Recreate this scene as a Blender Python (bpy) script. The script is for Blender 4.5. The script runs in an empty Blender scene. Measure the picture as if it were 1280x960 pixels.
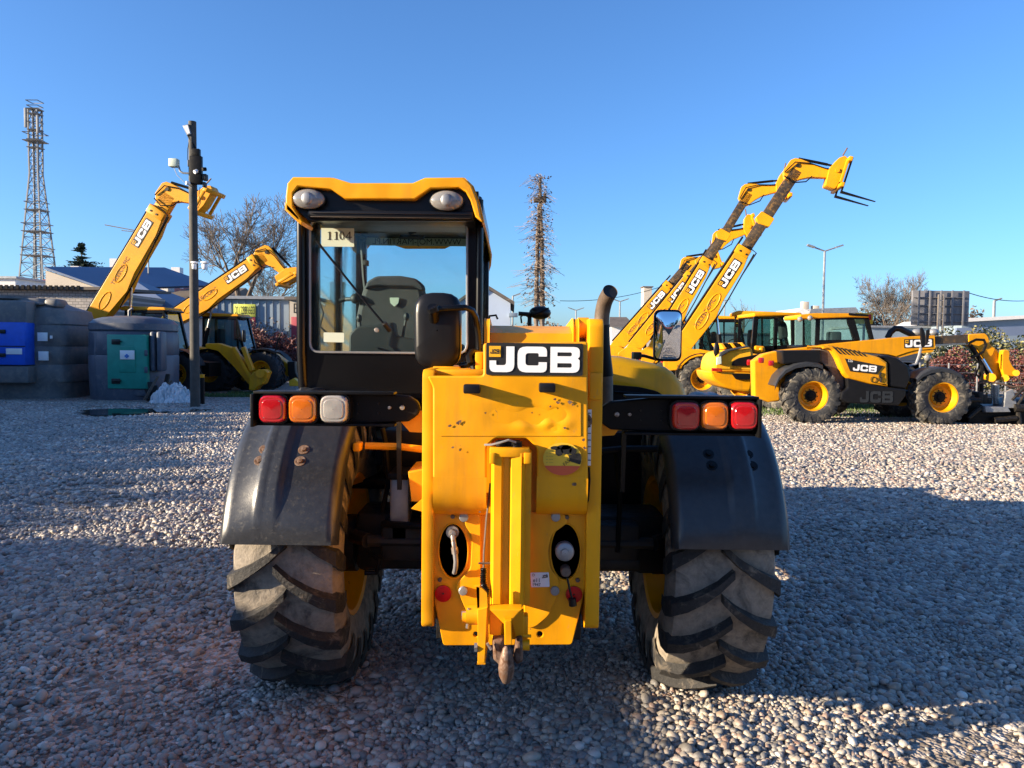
VAN_H = 2.09; SHED_H = 3.97
import bpy, bmesh, math, random
import numpy as np
from mathutils import Vector, Matrix
random.seed(7)
rng = np.random.default_rng(11)
scene = bpy.context.scene
COL = scene.collection
R = math.radians

# ------------------------------------------------------------------ camera
F = 960.0; CX, CY = 640.0, 480.0; H = 1.6
PITCH = R(2.86); ROLL = R(0.6)
fw = Vector((0, math.cos(PITCH), -math.sin(PITCH)))
up = Vector((0, math.sin(PITCH), math.cos(PITCH)))
rt = Vector((1, 0, 0))
cr = rt * math.cos(ROLL) + up * math.sin(ROLL)
cu = up * math.cos(ROLL) - rt * math.sin(ROLL)
cam_d = bpy.data.cameras.new("camera"); cam = bpy.data.objects.new("camera", cam_d); COL.objects.link(cam)
cam.matrix_world = Matrix(((cr.x, cu.x, -fw.x, 0), (cr.y, cu.y, -fw.y, 0), (cr.z, cu.z, -fw.z, H), (0, 0, 0, 1)))
cam_d.sensor_width = 36; cam_d.lens = 36 * F / 1280; cam_d.clip_end = 4000; cam_d.clip_start = 0.05
scene.camera = cam

def P(px, py, Y):
    """point at depth Y that the picture shows at (px, py)"""
    d = fw + cr * ((px - CX) / F) + cu * ((CY - py) / F)
    return Vector((d.x, d.y, d.z)) * (Y / d.y) + Vector((0, 0, H))
def G(px, py):
    """point on the ground"""
    d = fw + cr * ((px - CX) / F) + cu * ((CY - py) / F)
    return d * (-H / d.z) + Vector((0, 0, H))

# ------------------------------------------------------------------ materials
def new_mat(name):
    m = bpy.data.materials.new(name); m.use_nodes = True
    nt = m.node_tree
    return m, nt, nt.nodes["Principled BSDF"]
def N(nt, t, **kw):
    n = nt.nodes.new(t)
    for k, v in kw.items():
        if k in n.inputs: n.inputs[k].default_value = v
        else: setattr(n, k, v)
    return n
def mixc(nt, fac, a, b, bt='MIX'):
    m = nt.nodes.new('ShaderNodeMix'); m.data_type = 'RGBA'; m.blend_type = bt
    for s, v in ((0, fac), (6, a), (7, b)):
        if isinstance(v, bpy.types.NodeSocket): nt.links.new(v, m.inputs[s])
        else: m.inputs[s].default_value = v if s == 0 else (*v[:3], 1)
    return m.outputs[2]
def noise(nt, scale, detail=4, rough=0.55, coord='Object', dist=0.0, sc3=None):
    tc = nt.nodes.new('ShaderNodeTexCoord'); n = N(nt, 'ShaderNodeTexNoise', Scale=scale, Detail=detail, Roughness=rough, Distortion=dist)
    if sc3:
        mp = nt.nodes.new('ShaderNodeMapping'); mp.inputs['Scale'].default_value = sc3
        nt.links.new(tc.outputs[coord], mp.inputs[0]); nt.links.new(mp.outputs[0], n.inputs['Vector'])
    else: nt.links.new(tc.outputs[coord], n.inputs['Vector'])
    return n.outputs['Fac']
def ramp(nt, fac, stops):
    r = nt.nodes.new('ShaderNodeValToRGB'); nt.links.new(fac, r.inputs[0])
    el = r.color_ramp.elements
    while len(el) < len(stops): el.new(0.5)
    for e, (p, c) in zip(el, stops):
        e.position = p; e.color = (*c, 1) if len(c) == 3 else c
    return r.outputs[0]
def bump(nt, bsdf, h, strength=0.3, dist=0.01):
    b = N(nt, 'ShaderNodeBump', Strength=strength, Distance=dist); nt.links.new(h, b.inputs['Height'])
    nt.links.new(b.outputs[0], bsdf.inputs['Normal'])
def mat(name, col, rough=0.5, metal=0.0, var=0.25, scale=6, dirt=None, dirt_amt=0.0, bmp=0.0, bscale=40, coat=0.0, bdist=0.004, spec=0.5):
    m, nt, b = new_mat(name)
    n1 = noise(nt, scale, 6, 0.6)
    dark = tuple(c * (1 - var) for c in col); lite = tuple(min(1, c * (1 + var * 0.5)) for c in col)
    c = ramp(nt, n1, [(0.3, dark), (0.7, lite)])
    if dirt:
        n2 = noise(nt, scale * 1.7 + 1.3, 8, 0.7, dist=0.4)
        f = ramp(nt, n2, [(max(0.0, 0.62 - dirt_amt * 0.5), (0, 0, 0)), (max(0.05, 0.8 - dirt_amt * 0.4), (1, 1, 1))])
        c = mixc(nt, f, c, dirt)
        rr = N(nt, 'ShaderNodeMapRange'); rr.inputs[3].default_value = rough; rr.inputs[4].default_value = min(1, rough + 0.4)
        nt.links.new(f, rr.inputs[0]); nt.links.new(rr.outputs[0], b.inputs['Roughness'])
    else: b.inputs['Roughness'].default_value = rough
    nt.links.new(c, b.inputs['Base Color'])
    b.inputs['Metallic'].default_value = metal
    b.inputs['Specular IOR Level'].default_value = spec
    if coat: b.inputs['Coat Weight'].default_value = coat; b.inputs['Coat Roughness'].default_value = 0.12
    if bmp: bump(nt, b, noise(nt, bscale, 5, 0.6), bmp, bdist)
    return m

M = {}
def yellow_paint(name, col=(0.84, 0.36, 0.0015), dents=0.12, chips=0.68):
    m, nt, b = new_mat(name)
    n1 = noise(nt, 2.3, 5, 0.6); n3 = noise(nt, 18, 8, 0.72, dist=0.5); n4 = noise(nt, 60, 6, 0.7)
    c = ramp(nt, n1, [(0.3, tuple(x * 0.80 for x in col)), (0.7, col)])
    streak = noise(nt, 9, 6, 0.65, sc3=(1, 1, 0.12))
    c = mixc(nt, ramp(nt, streak, [(0.5, (0, 0, 0)), (0.80, (0.42, 0.42, 0.42))]), c, (0.26, 0.13, 0.03))
    fine = noise(nt, 45, 8, 0.8, dist=1.5, sc3=(1, 1, .3)); c = mixc(nt, ramp(nt, fine, [(0.60, (0, 0, 0)), (0.66, (0.4, 0.4, 0.4))]), c, (0.30, 0.20, 0.10))
    ch = ramp(nt, n3, [(chips, (0, 0, 0)), (chips + 0.015, (1, 1, 1))])
    c = mixc(nt, ch, c, (0.12, 0.075, 0.05))
    nt.links.new(c, b.inputs['Base Color'])
    rr = N(nt, 'ShaderNodeMapRange'); rr.inputs[3].default_value = 0.28; rr.inputs[4].default_value = 0.55
    nt.links.new(n4, rr.inputs[0]); nt.links.new(rr.outputs[0], b.inputs['Roughness'])
    b.inputs['Coat Weight'].default_value = 0.06; b.inputs['Coat Roughness'].default_value = 0.15; b.inputs['Specular IOR Level'].default_value = 0.3
    if dents:
        n5 = noise(nt, 3.2, 2, 0.4)
        mm = N(nt, 'ShaderNodeMath', operation='ADD'); nt.links.new(n5, mm.inputs[0])
        m2 = N(nt, 'ShaderNodeMath', operation='MULTIPLY'); nt.links.new(n4, m2.inputs[0]); m2.inputs[1].default_value = 0.01
        nt.links.new(m2.outputs[0], mm.inputs[1])
        bump(nt, b, mm.outputs[0], dents, 0.12)
    return m
M['yellow'] = yellow_paint('yellow_paint', dents=0.25)
M['yellow_far'] = yellow_paint('yellow_paint_far', col=(0.74, 0.315, 0.002), dents=0, chips=0.72)
M['yellow_pale'] = yellow_paint('yellow_paint_pale', col=(0.86, 0.44, 0.02), dents=0, chips=0.76)
M['yellow_shade_offset'] = yellow_paint('yellow_paint_shade_offset', (0.98, 0.39, 0.001), dents=0, chips=.75)  # redder copy of the yellow, offsets the blue shade on the hood
M['black_gloss'] = mat('black_gloss_paint', (0.0045, 0.0045, 0.005), 0.25, var=0.3, scale=4, coat=0.08, spec=0.25)
M['black'] = mat('black_paint', (0.006, 0.006, 0.0065), 0.42, var=0.3, scale=5, dirt=(0.014, 0.011, 0.008), dirt_amt=0.12, spec=0.15)
M['black_satin'] = mat('black_satin', (0.007, 0.007, 0.008), 0.34, var=0.2, scale=8, bmp=0.15, bscale=220, bdist=0.001, spec=0.28)
M['dark_metal'] = mat('dark_greasy_metal', (0.009, 0.008, 0.007), 0.5, 0.2, var=0.5, scale=9, dirt=(0.03, 0.022, 0.014), dirt_amt=0.3, bmp=0.3, bscale=30)
M['steel'] = mat('bare_steel', (0.45, 0.43, 0.40), 0.4, 0.8, var=0.3, scale=30, dirt=(0.16, 0.09, 0.05), dirt_amt=0.35)
M['rusty'] = mat('rusty_steel', (0.24, 0.17, 0.13), 0.55, 0.5, var=0.45, scale=26, dirt=(0.13, 0.065, 0.035), dirt_amt=0.5, bmp=0.5, bscale=60)
M['chrome'] = mat('chrome', (0.75, 0.75, 0.75), 0.12, 1.0, var=0.08)
M['fender'] = mat('fender_plastic', (0.028, 0.030, 0.034), 0.33, var=0.25, scale=30, dirt=(0.045, 0.044, 0.042), dirt_amt=0.16, bmp=0.25, bscale=260, bdist=0.0015)
M['exhaust'] = mat('exhaust_steel', (0.13, 0.10, 0.08), 0.6, 0.5, var=0.35, scale=20, bmp=0.2, bscale=90)
M['white'] = mat('white_vinyl', (0.80, 0.80, 0.80), 0.35, var=0.06, scale=12)
M['paper'] = mat('pale_paper', (0.55, 0.62, 0.50), 0.6, var=0.05)
M['ink'] = mat('black_ink', (0.01, 0.01, 0.01), 0.5)
M['red'] = mat('red_reflector', (0.55, 0.008, 0.007), 0.35, var=0.15, scale=60, coat=0.1, spec=.2)
M['seat'] = mat('grey_seat_cloth', (0.05, 0.05, 0.052), 0.85, var=0.2, scale=20, bmp=0.3, bscale=300, bdist=0.001)
M['seat_dark'] = mat('dark_seat_cloth', (0.035, 0.04, 0.05), 0.8, var=0.2, scale=20)
M['interior'] = mat('cab_plastic', (0.014, 0.017, 0.02), 0.6, var=0.2)
M['grey_metal'] = mat('galvanised_metal', (0.30, 0.31, 0.32), 0.45, 0.5, var=0.25, scale=8)
def lens(name, col, em=0.0):
    m, nt, b = new_mat(name)
    tc = nt.nodes.new('ShaderNodeTexCoord'); ck = N(nt, 'ShaderNodeTexVoronoi', Scale=160.0); nt.links.new(tc.outputs['Object'], ck.inputs['Vector'])
    nz = noise(nt, 12, 4)
    c = mixc(nt, nz, tuple(x * 0.5 for x in col), col)
    nt.links.new(c, b.inputs['Base Color']); b.inputs['Roughness'].default_value = 0.12
    b.inputs['Coat Weight'].default_value = 1.0; b.inputs['Coat Roughness'].default_value = 0.05
    b.inputs['Subsurface Weight'].default_value = 0.3; b.inputs['Subsurface Scale'].default_value = 0.02
    b.inputs['Subsurface Radius'].default_value = (1, 0.5, 0.4)
    bump(nt, b, ck.outputs['Distance'], 0.16, 0.0012)
    return m
M['lens_red'] = lens('red_lens', (0.55, 0.008, 0.012))
M['lens_amber'] = lens('amber_lens', (0.72, 0.17, 0.01))
M['lens_white'] = lens('clear_lens', (0.46, 0.43, 0.39))
M['lens_lamp'] = lens('lamp_glass', (0.30, 0.29, 0.27))
def glass(name, tint=(0.88, 0.95, 0.955), refl=1.0):
    m, nt, b = new_mat(name); nt.nodes.remove(b)
    out = nt.nodes['Material Output']
    t = nt.nodes.new('ShaderNodeBsdfTransparent'); t.inputs[0].default_value = (*tint, 1)
    g = nt.nodes.new('ShaderNodeBsdfGlossy'); g.inputs['Roughness'].default_value = 0.03; g.inputs[0].default_value = (0.9, 0.95, 0.95, 1)
    d = nt.nodes.new('ShaderNodeBsdfDiffuse'); d.inputs[0].default_value = (0.25, 0.24, 0.22, 1)
    fr = N(nt, 'ShaderNodeFresnel', IOR=1.5)
    ml = N(nt, 'ShaderNodeMath', operation='MULTIPLY'); ml.inputs[1].default_value = refl; nt.links.new(fr.outputs[0], ml.inputs[0])
    dn = ramp(nt, noise(nt, 5, 7, 0.7, dist=0.6), [(0.35, (0.003, 0.003, 0.003)), (0.8, (0.035, 0.035, 0.035))])
    m1 = nt.nodes.new('ShaderNodeMixShader'); nt.links.new(dn, m1.inputs[0]); nt.links.new(t.outputs[0], m1.inputs[1]); nt.links.new(d.outputs[0], m1.inputs[2])
    m2 = nt.nodes.new('ShaderNodeMixShader'); nt.links.new(ml.outputs[0], m2.inputs[0]); nt.links.new(m1.outputs[0], m2.inputs[1]); nt.links.new(g.outputs[0], m2.inputs[2])
    nt.links.new(m2.outputs[0], out.inputs[0])
    return m
M['glass'] = glass('cab_glass', refl=.55)
M['glass_far'] = glass('cab_glass_far', (0.50, 0.66, 0.64), 1.2)
M['mirror'] = mat('mirror_glass', (0.85, 0.88, 0.9), 0.02, 1.0, var=0.02)
def rubber(name, col, mud, amt, sc=6.0):
    m, nt, b = new_mat(name)
    a = noise(nt, sc, 8, 0.68, dist=0.8); a2 = noise(nt, sc * 5, 6, 0.7)
    f = ramp(nt, a, [(0.60 - amt * 0.5, (0, 0, 0)), (0.74 - amt * 0.4, (1, 1, 1))])
    mc = ramp(nt, a2, [(0.3, tuple(x * 0.55 for x in mud)), (0.7, mud)])
    rc = ramp(nt, a2, [(0.35, tuple(x * 0.5 for x in col)), (0.7, tuple(x * 1.5 for x in col))])
    nt.links.new(mixc(nt, f, rc, mc), b.inputs['Base Color'])
    b.inputs['Roughness'].default_value = 0.72
    mm = N(nt, 'ShaderNodeMath', operation='ADD'); nt.links.new(a, mm.inputs[0]); nt.links.new(a2, mm.inputs[1])
    bump(nt, b, mm.outputs[0], 0.5, 0.012)
    return m
M['tyre'] = rubber('muddy_tyre', (0.028, 0.027, 0.027), (0.30, 0.255, 0.20), 0.58)
M['lug'] = rubber('tyre_lug', (0.016, 0.0155, 0.0155), (0.17, 0.14, 0.105), 0.13, 14)
M['tyre_far'] = rubber('dusty_tyre', (0.03, 0.03, 0.03), (0.24, 0.21, 0.16), 0.22)
M['tyre_black'] = rubber('black_tyre', (0.02, 0.02, 0.022), (0.06, 0.055, 0.05), 0.1)

# ------------------------------------------------------------------ mesh builder
def rounded(poly, rad):
    """round polygon corners; rad is a number or a list"""
    out = []; n = len(poly)
    for i, p in enumerate(poly):
        r = rad[i] if isinstance(rad, (list, tuple)) else rad
        p = Vector(p[:2]); a = Vector(poly[i - 1][:2]); b = Vector(poly[(i + 1) % n][:2])
        if r <= 0: out.append((p.x, p.y)); continue
        da, db = a - p, b - p
        r = min(r, da.length * 0.49, db.length * 0.49)
        s, e = p + da.normalized() * r, p + db.normalized() * r
        for k in range(5):
            t = k / 4; q = s * (1 - t) ** 2 + p * 2 * t * (1 - t) + e * t * t
            out.append((q.x, q.y))
    return out
def ellipse(cx, cy, rx, ry, n=28):
    return [(cx + rx * math.cos(2 * math.pi * k / n), cy + ry * math.sin(2 * math.pi * k / n)) for k in range(n)]
def fill2d(shapes, extrude=0.0, bevel=0.0):
    """mesh data (verts, faces) of a flat shape with holes, in local XY, extruded along Z"""
    cu_ = bpy.data.curves.new('tmp', 'CURVE'); cu_.dimensions = '2D'; cu_.fill_mode = 'BOTH'
    cu_.extrude = max(0, extrude - bevel); cu_.bevel_depth = bevel; cu_.bevel_resolution = 1; cu_.offset = -bevel
    for pts in shapes:
        s = cu_.splines.new('POLY'); s.points.add(len(pts) - 1)
        for q, p in zip(s.points, pts): q.co = (p[0], p[1], 0, 1)
        s.use_cyclic_u = True
    return curve_mesh(cu_)
def curve_mesh(cu_):
    o = bpy.data.objects.new('tmp', cu_); COL.objects.link(o)
    dg = bpy.context.evaluated_depsgraph_get(); me = bpy.data.meshes.new_from_object(o.evaluated_get(dg))
    v = [x.co.copy() for x in me.vertices]; f = [tuple(p.vertices) for p in me.polygons]
    bpy.data.objects.remove(o); bpy.data.meshes.remove(me)
    return v, f
def text2d(s, size, extrude=0.0, align='CENTER'):
    t = bpy.data.curves.new('tmp', 'FONT'); t.body = s; t.size = size; t.extrude = extrude; t.align_x = align; t.align_y = 'CENTER'
    return curve_mesh(t)

class MB:
    def __init__(self): self.v = []; self.f = []; self.m = []
    def add(self, verts, faces, mi=0, mtx=None):
        o = len(self.v)
        self.v += [(mtx @ Vector(x)) if mtx else Vector(x) for x in verts]
        self.f += [tuple(i + o for i in q) for q in faces]; self.m += [mi] * len(faces)
        return self
    def bm(self, b, mi=0, mtx=None):
        b.verts.index_update()
        self.add([x.co.copy() for x in b.verts], [[q.index for q in f.verts] for f in b.faces], mi, mtx); b.free(); return self
    def box(self, a, b, bev=0.0, mi=0, mtx=None, seg=2):
        a = Vector(a); b = Vector(b)
        lo = Vector(map(min, a, b)); hi = Vector(map(max, a, b))
        q = bmesh.new(); bmesh.ops.create_cube(q, size=1)
        for v in q.verts: v.co = Vector([(lo[i] + hi[i]) / 2 + v.co[i] * (hi[i] - lo[i]) for i in range(3)])
        if bev: bmesh.ops.bevel(q, geom=q.edges[:], offset=min(bev, min(hi - lo) * 0.45), segments=seg, profile=0.5, affect='EDGES')
        return self.bm(q, mi, mtx)
    def pbox(self, x0, y0, x1, y1, Y0, Y1, bev=0.004, mi=0):
        """box whose near face (at depth Y0) shows at picture rectangle (x0,y0)-(x1,y1)"""
        a = P(x0, y0, Y0); b = P(x1, y1, Y0)
        return self.box((a.x, Y0, a.z), (b.x, Y1, b.z), bev, mi)
    def prism(self, poly, Y0, Y1, bev=0.0, mi=0, holes=(), mtx=None):
        """poly in XZ extruded from Y0 to Y1"""
        v, f = fill2d([poly, *holes], abs(Y1 - Y0) / 2, bev)
        ym = (Y0 + Y1) / 2
        return self.add([(x.x, ym + x.z, x.y) for x in v], [tuple(reversed(q)) for q in f], mi, mtx)
    def ppoly(self, pts, Y0, Y1, bev=0.0, mi=0, holes=(), rad=0):
        c = lambda L: [(lambda p: (p.x, p.z))(P(x, y, Y0)) for x, y in L]
        poly = rounded(c(pts), rad) if rad else c(pts)
        return self.prism(poly, Y0, Y1, bev, mi, [c(h) for h in holes])
    def tube(self, path, r, seg=8, mi=0, cap=True):
        path = [Vector(p) for p in path]; n = len(path)
        rs = r if isinstance(r, (list, tuple)) else [r] * n
        rings = []; u = None
        for i, p in enumerate(path):
            d = (path[min(i + 1, n - 1)] - path[max(i - 1, 0)])
            if d.length < 1e-9: d = Vector((0, 0, 1))
            d.normalize()
            if u is None: u = d.orthogonal().normalized()
            else:
                u = (u - d * u.dot(d))
                u = u.normalized() if u.length > 1e-6 else d.orthogonal().normalized()
            w = d.cross(u)
            rings.append([p + (u * math.cos(2 * math.pi * k / seg) + w * math.sin(2 * math.pi * k / seg)) * rs[i] for k in range(seg)])
        v = [x for q in rings for x in q]; f = []
        for i in range(n - 1):
            for k in range(seg):
                k2 = (k + 1) % seg
                f.append((i * seg + k, i * seg + k2, (i + 1) * seg + k2, (i + 1) * seg + k))
        if cap: f.append(tuple(range(seg - 1, -1, -1))); f.append(tuple((n - 1) * seg + k for k in range(seg)))
        return self.add(v, f, mi)
    def bar(self, a, b, w, h, mi=0, upv=(0, 0, 1)):
        a = Vector(a); b = Vector(b); d = (b - a); L = d.length; d.normalize()
        s = d.cross(Vector(upv)); s = s.normalized() if s.length > 1e-5 else Vector((1, 0, 0)); t = s.cross(d)
        v = [p + s * (i * w / 2) + t * (j * h / 2) for p in (a, b) for i, j in ((-1, -1), (1, -1), (1, 1), (-1, 1))]
        return self.add(v, [(3, 2, 1, 0), (4, 5, 6, 7), (0, 1, 5, 4), (1, 2, 6, 5), (2, 3, 7, 6), (3, 0, 4, 7)], mi)
    def lathe(self, prof, seg=32, mi=0, mtx=None, close=False):
        """prof = (s, r) revolved about local Y"""
        n = len(prof); v = []; f = []
        for k in range(seg):
            a = 2 * math.pi * k / seg
            for s, r in prof: v.append((r * math.cos(a), s, r * math.sin(a)))
        for k in range(seg):
            k2 = (k + 1) % seg
            for i in range(n - 1):
                f.append((k * n + i, k2 * n + i, k2 * n + i + 1, k * n + i + 1))
        if close: f.append(tuple(k * n for k in range(seg))); f.append(tuple(k * n + n - 1 for k in range(seg - 1, -1, -1)))
        return self.add(v, f, mi, mtx)
    def grid(self, rows, mi=0, thick=0.0):
        """surface through rows of points; thick adds a second skin along the normals"""
        nr, nc = len(rows), len(rows[0])
        b = bmesh.new(); vs = [[b.verts.new(p) for p in r] for r in rows]
        for i in range(nr - 1):
            for j in range(nc - 1): b.faces.new((vs[i][j], vs[i][j + 1], vs[i + 1][j + 1], vs[i + 1][j]))
        if thick:
            bmesh.ops.recalc_face_normals(b, faces=b.faces[:])
            bmesh.ops.solidify(b, geom=b.faces[:], thickness=thick)
        return self.bm(b, mi)
    def ball(self, c, r, seg=12, mi=0, mtx=None):
        q = bmesh.new(); bmesh.ops.create_uvsphere(q, u_segments=seg, v_segments=max(6, seg // 2), radius=1)
        rr = r if isinstance(r, (tuple, list)) else (r, r, r)
        for v in q.verts: v.co = Vector((v.co.x * rr[0] + c[0], v.co.y * rr[1] + c[1], v.co.z * rr[2] + c[2]))
        return self.bm(q, mi, mtx)
    def mesh(self, name, mats, angle=35):
        me = bpy.data.meshes.new(name); me.from_pydata([tuple(x) for x in self.v], [], self.f)
        for x in (mats if isinstance(mats, (list, tuple)) else [mats]): me.materials.append(x)
        if len(me.materials) > 1: me.polygons.foreach_set('material_index', self.m)
        if angle:
            me.polygons.foreach_set('use_smooth', [True] * len(me.polygons)); me.set_sharp_from_angle(angle=R(angle))
        me.validate(); me.update()
        return me
    def build(self, name, mats, parent=None, angle=35, world=True, label=None):
        """one object; world=True: vertices are in world space and the parent chain only translates"""
        if parent is not None and world:
            off = Vector((0, 0, 0)); q = parent
            while q is not None: off += q.location; q = q.parent
            self.v = [x - off for x in self.v]
        org = None
        if parent is None and world and self.v:
            mn = Vector([min(x[i] for x in self.v) for i in range(3)]); mx = Vector([max(x[i] for x in self.v) for i in range(3)])
            org = Vector(((mn.x + mx.x) / 2, (mn.y + mx.y) / 2, mn.z)); self.v = [x - org for x in self.v]
        o = bpy.data.objects.new(name, self.mesh(name, mats, angle)); COL.objects.link(o)
        if org is not None: o.location = org
        if parent is not None: o.parent = parent
        if label: o['label'] = label
        return o
def tag(o, label=None, cat=None, group=None, kind=None):
    if label: o['label'] = label
    if cat: o['category'] = cat
    if group: o['group'] = group
    if kind: o['kind'] = kind
    return o
def thing(name, label, cat, loc=(0, 0, 0), rz=0.0, sc=1.0, group=None):
    o = bpy.data.objects.new(name, None); COL.objects.link(o); o.empty_display_size = 0.3
    o.location = loc; o.rotation_euler = (0, 0, rz); o.scale = (sc, sc, sc)
    return tag(o, label, cat, group)
def empty(name, parent, loc=(0, 0, 0), rot=(0, 0, 0)):
    o = bpy.data.objects.new(name, None); COL.objects.link(o); o.parent = parent; o.location = loc; o.rotation_euler = rot
    return o
def link(name, me, parent, loc=(0, 0, 0), rot=(0, 0, 0)):
    o = bpy.data.objects.new(name, me); COL.objects.link(o); o.parent = parent; o.location = loc; o.rotation_euler = rot
    return o
def frame(o, x, y, z):
    """matrix with columns x, y, z at origin o"""
    x, y, z = Vector(x), Vector(y), Vector(z)
    return Matrix(((x.x, y.x, z.x, o[0]), (x.y, y.y, z.y, o[1]), (x.z, y.z, z.z, o[2]), (0, 0, 0, 1)))

# the three bold square letters, in a box 3.3 wide and 1 high
def jcb_shapes():
    J = rounded([(0, .45), (0, 0), (1, 0), (1, 1), (.67, 1), (.67, .27), (.27, .27), (.27, .45)], [0, .3, .3, 0, 0, .12, .05, 0])
    C = rounded([(1, 1), (0, 1), (0, 0), (1, 0), (1, .40), (.72, .40), (.72, .27), (.27, .27), (.27, .75), (.72, .75), (.72, .62), (1, .62)],
                [.3, .3, .3, .3, 0, 0, .08, .12, .12, .08, 0, 0])
    B = rounded([(0, 0), (1, 0), (1, .50), (.93, .55), (1, .62), (1, 1), (0, 1)], [0, .26, .16, .03, .12, .26, 0])
    h1 = rounded([(.24, .20), (.73, .20), (.73, .37), (.24, .37)], [0, .06, .06, 0]); h2 = rounded([(.24, .64), (.73, .64), (.73, .79), (.24, .79)], [0, .06, .06, 0])
    sh = lambda L, dx, k=1.18: [(x * k + dx, y) for x, y in L]
    return [[sh(J, 0, 1.0)], [sh(C, 1.13)], [sh(B, 2.45), sh(h1, 2.45), sh(h2, 2.45)]]
_J = None
def jcb(mb, mtx, w, h, depth=0.002, mi=0):
    """letters filling w x h in the matrix's XY plane, origin bottom left"""
    global _J
    if _J is None: _J = [fill2d(s, 0.0) for s in jcb_shapes()]
    S = mtx @ Matrix.Diagonal((w / 3.63, h, 1, 1))
    for v, f in _J: mb.add(v, f, mi, S)
    return mb
def badge(parent, mtx, w, h, mats=None, square=True, name='badge', world=True):
    """black plate with white letters; origin = bottom left, local Z outwards"""
    b = MB(); v, f = fill2d([rounded([(0, 0), (w, 0), (w, h), (0, h)], h * 0.06)], 0.002)
    b.add(v, f, 0, mtx); o = b.build(name, M['ink'], parent, world=world)
    l = MB(); jcb(l, mtx @ Matrix.Translation((w * .035, h * .09, 0.0045)), w * .93, h * .80); l.build('lettering', M['white'], o, angle=0, world=world)
    if square:
        s = MB(); s.add([(w * .03, h * .56, .005), (w * .15, h * .56, .005), (w * .15, h * .9, .005), (w * .03, h * .9, .005)], [(0, 1, 2, 3)], 0, mtx)
        s2 = MB(); q = s.build('emblem', M['yellow_pale'], o, angle=0, world=world)
        jcb(s2, mtx @ Matrix.Translation((w * .042, h * .66, 0.0065)), w * .095, h * .14); s2.build('lettering', M['ink'], o, angle=0, world=world)
    return o

# ------------------------------------------------------------------ wheel meshes (axis = local Y, outer side = +Y)
def tyre_mesh(name, Rr, W, rr, nl, seg, mats, lugh=0.045, rev=1):
    b = MB()
    h = W / 2
    prof = [(-.80 * h, rr), (-.92 * h, rr + .03), (-1.03 * h, (Rr + rr) / 2), (-1.02 * h, Rr - .09), (-.93 * h, Rr - .045), (-.6 * h, Rr - .02), (0, Rr - .012)]
    prof = prof + [(-s, r) for s, r in reversed(prof[:-1])]
    b.lathe(prof, seg, 0)
    def rad(s):
        s = abs(s) / h
        return Rr - .012 - .01 * s * s if s < .6 else Rr - .016 - (s - .6) * .085
    for i in range(nl):
        for sd in (-1, 1):
            ph0 = 2 * math.pi * (i + (0.5 if sd > 0 else 0)) / nl
            st = []
            for t, wd in ((0, .036), (.25, .042), (.5, .05), (.75, .060), (1, .074)):
                s = (-.10 + 1.12 * t) * h; ph = ph0 + rev * (t ** 0.8) * (0.17 / Rr)
                st.append((s, ph, wd / Rr, rad(s), rad(s) + lugh * (1 if t < 1 else .8)))
            st.append((1.075 * h, ph0 + rev * .205 / Rr, .08 / Rr, Rr - .10, Rr - .075))
            st.append((1.05 * h, ph0 + rev * .225 / Rr, .07 / Rr, Rr - .165, Rr - .16))
            vs = []
            for (s, ph, wa, r0, r1) in st:
                for (dp, r) in ((-.55, r0 - .02), (-.42, r1), (.42, r1), (.55, r0 - .02)):
                    a = ph + dp * wa
                    vs.append((r * math.cos(a), s * sd if r > 0 else 0, r * math.sin(a)))
            fs = [(3, 2, 1, 0)]
            for k in range(len(st) - 1):
                for j in range(3): fs.append((k * 4 + j, k * 4 + j + 1, k * 4 + j + 5, k * 4 + j + 4))
            e = (len(st) - 1) * 4; fs.append((e, e + 1, e + 2, e + 3))
            if sd < 0: fs = [tuple(reversed(q)) for q in fs]
            b.add(vs, fs, 1)
    return b.mesh(name, mats, 40)
def rim_mesh(name, rr, W, mats, seg=40, dish=0.25):
    h = W / 2; b = MB()
    b.lathe([(.84 * h, rr + .02), (.88 * h, rr + .015), (.86 * h, rr - .008), (.60 * h, rr - .025), (.3 * h, rr - .045), (dish * h, rr - .07), (dish * h - .01, rr * .62), (dish * h + .015, rr * .55), (dish * h + .015, rr * .3)], seg)
    b.lathe([(-.84 * h, rr + .02), (-.88 * h, rr + .01), (-.84 * h, rr - .012), (-.4 * h, rr - .04), (dish * h - .02, rr - .075), (dish * h - .02, rr * .3)], seg)
    me = b.mesh(name, mats, 40)
    return me
def hub_mesh(name, rr, W, mats, dish=0.25, seg=20, flip=False):
    h = W / 2; b = MB(); s0 = dish * h
    b.lathe([(-.9 * h, 0.001), (-.9 * h, rr * .42), (s0, rr * .42), (s0 + .03, rr * .40), (s0 + .035, rr * .25), (s0 + .06, rr * .22), (s0 + .065, .001)], seg)
    for k in range(10):
        a = 2 * math.pi * k / 10
        b.tube([(rr * .47 * math.cos(a), s0, rr * .47 * math.sin(a)), (rr * .47 * math.cos(a), s0 + .035, rr * .47 * math.sin(a))], .014, 6)
    return b.mesh(name, mats, 40)
# ================================================================== THE MAIN MACHINE
AX = 3.78
T = thing('telehandler', 'large yellow telehandler seen from behind in the foreground, card 1104 in its rear window', 'telehandler', (0, AX, 0))
YP = 2.84   # depth of the rear plate
def XZ(px, py, Y): p = P(px, py, Y); return (p.x, p.z)
def W(px, py, Y): return tuple(P(px, py, Y))

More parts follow.
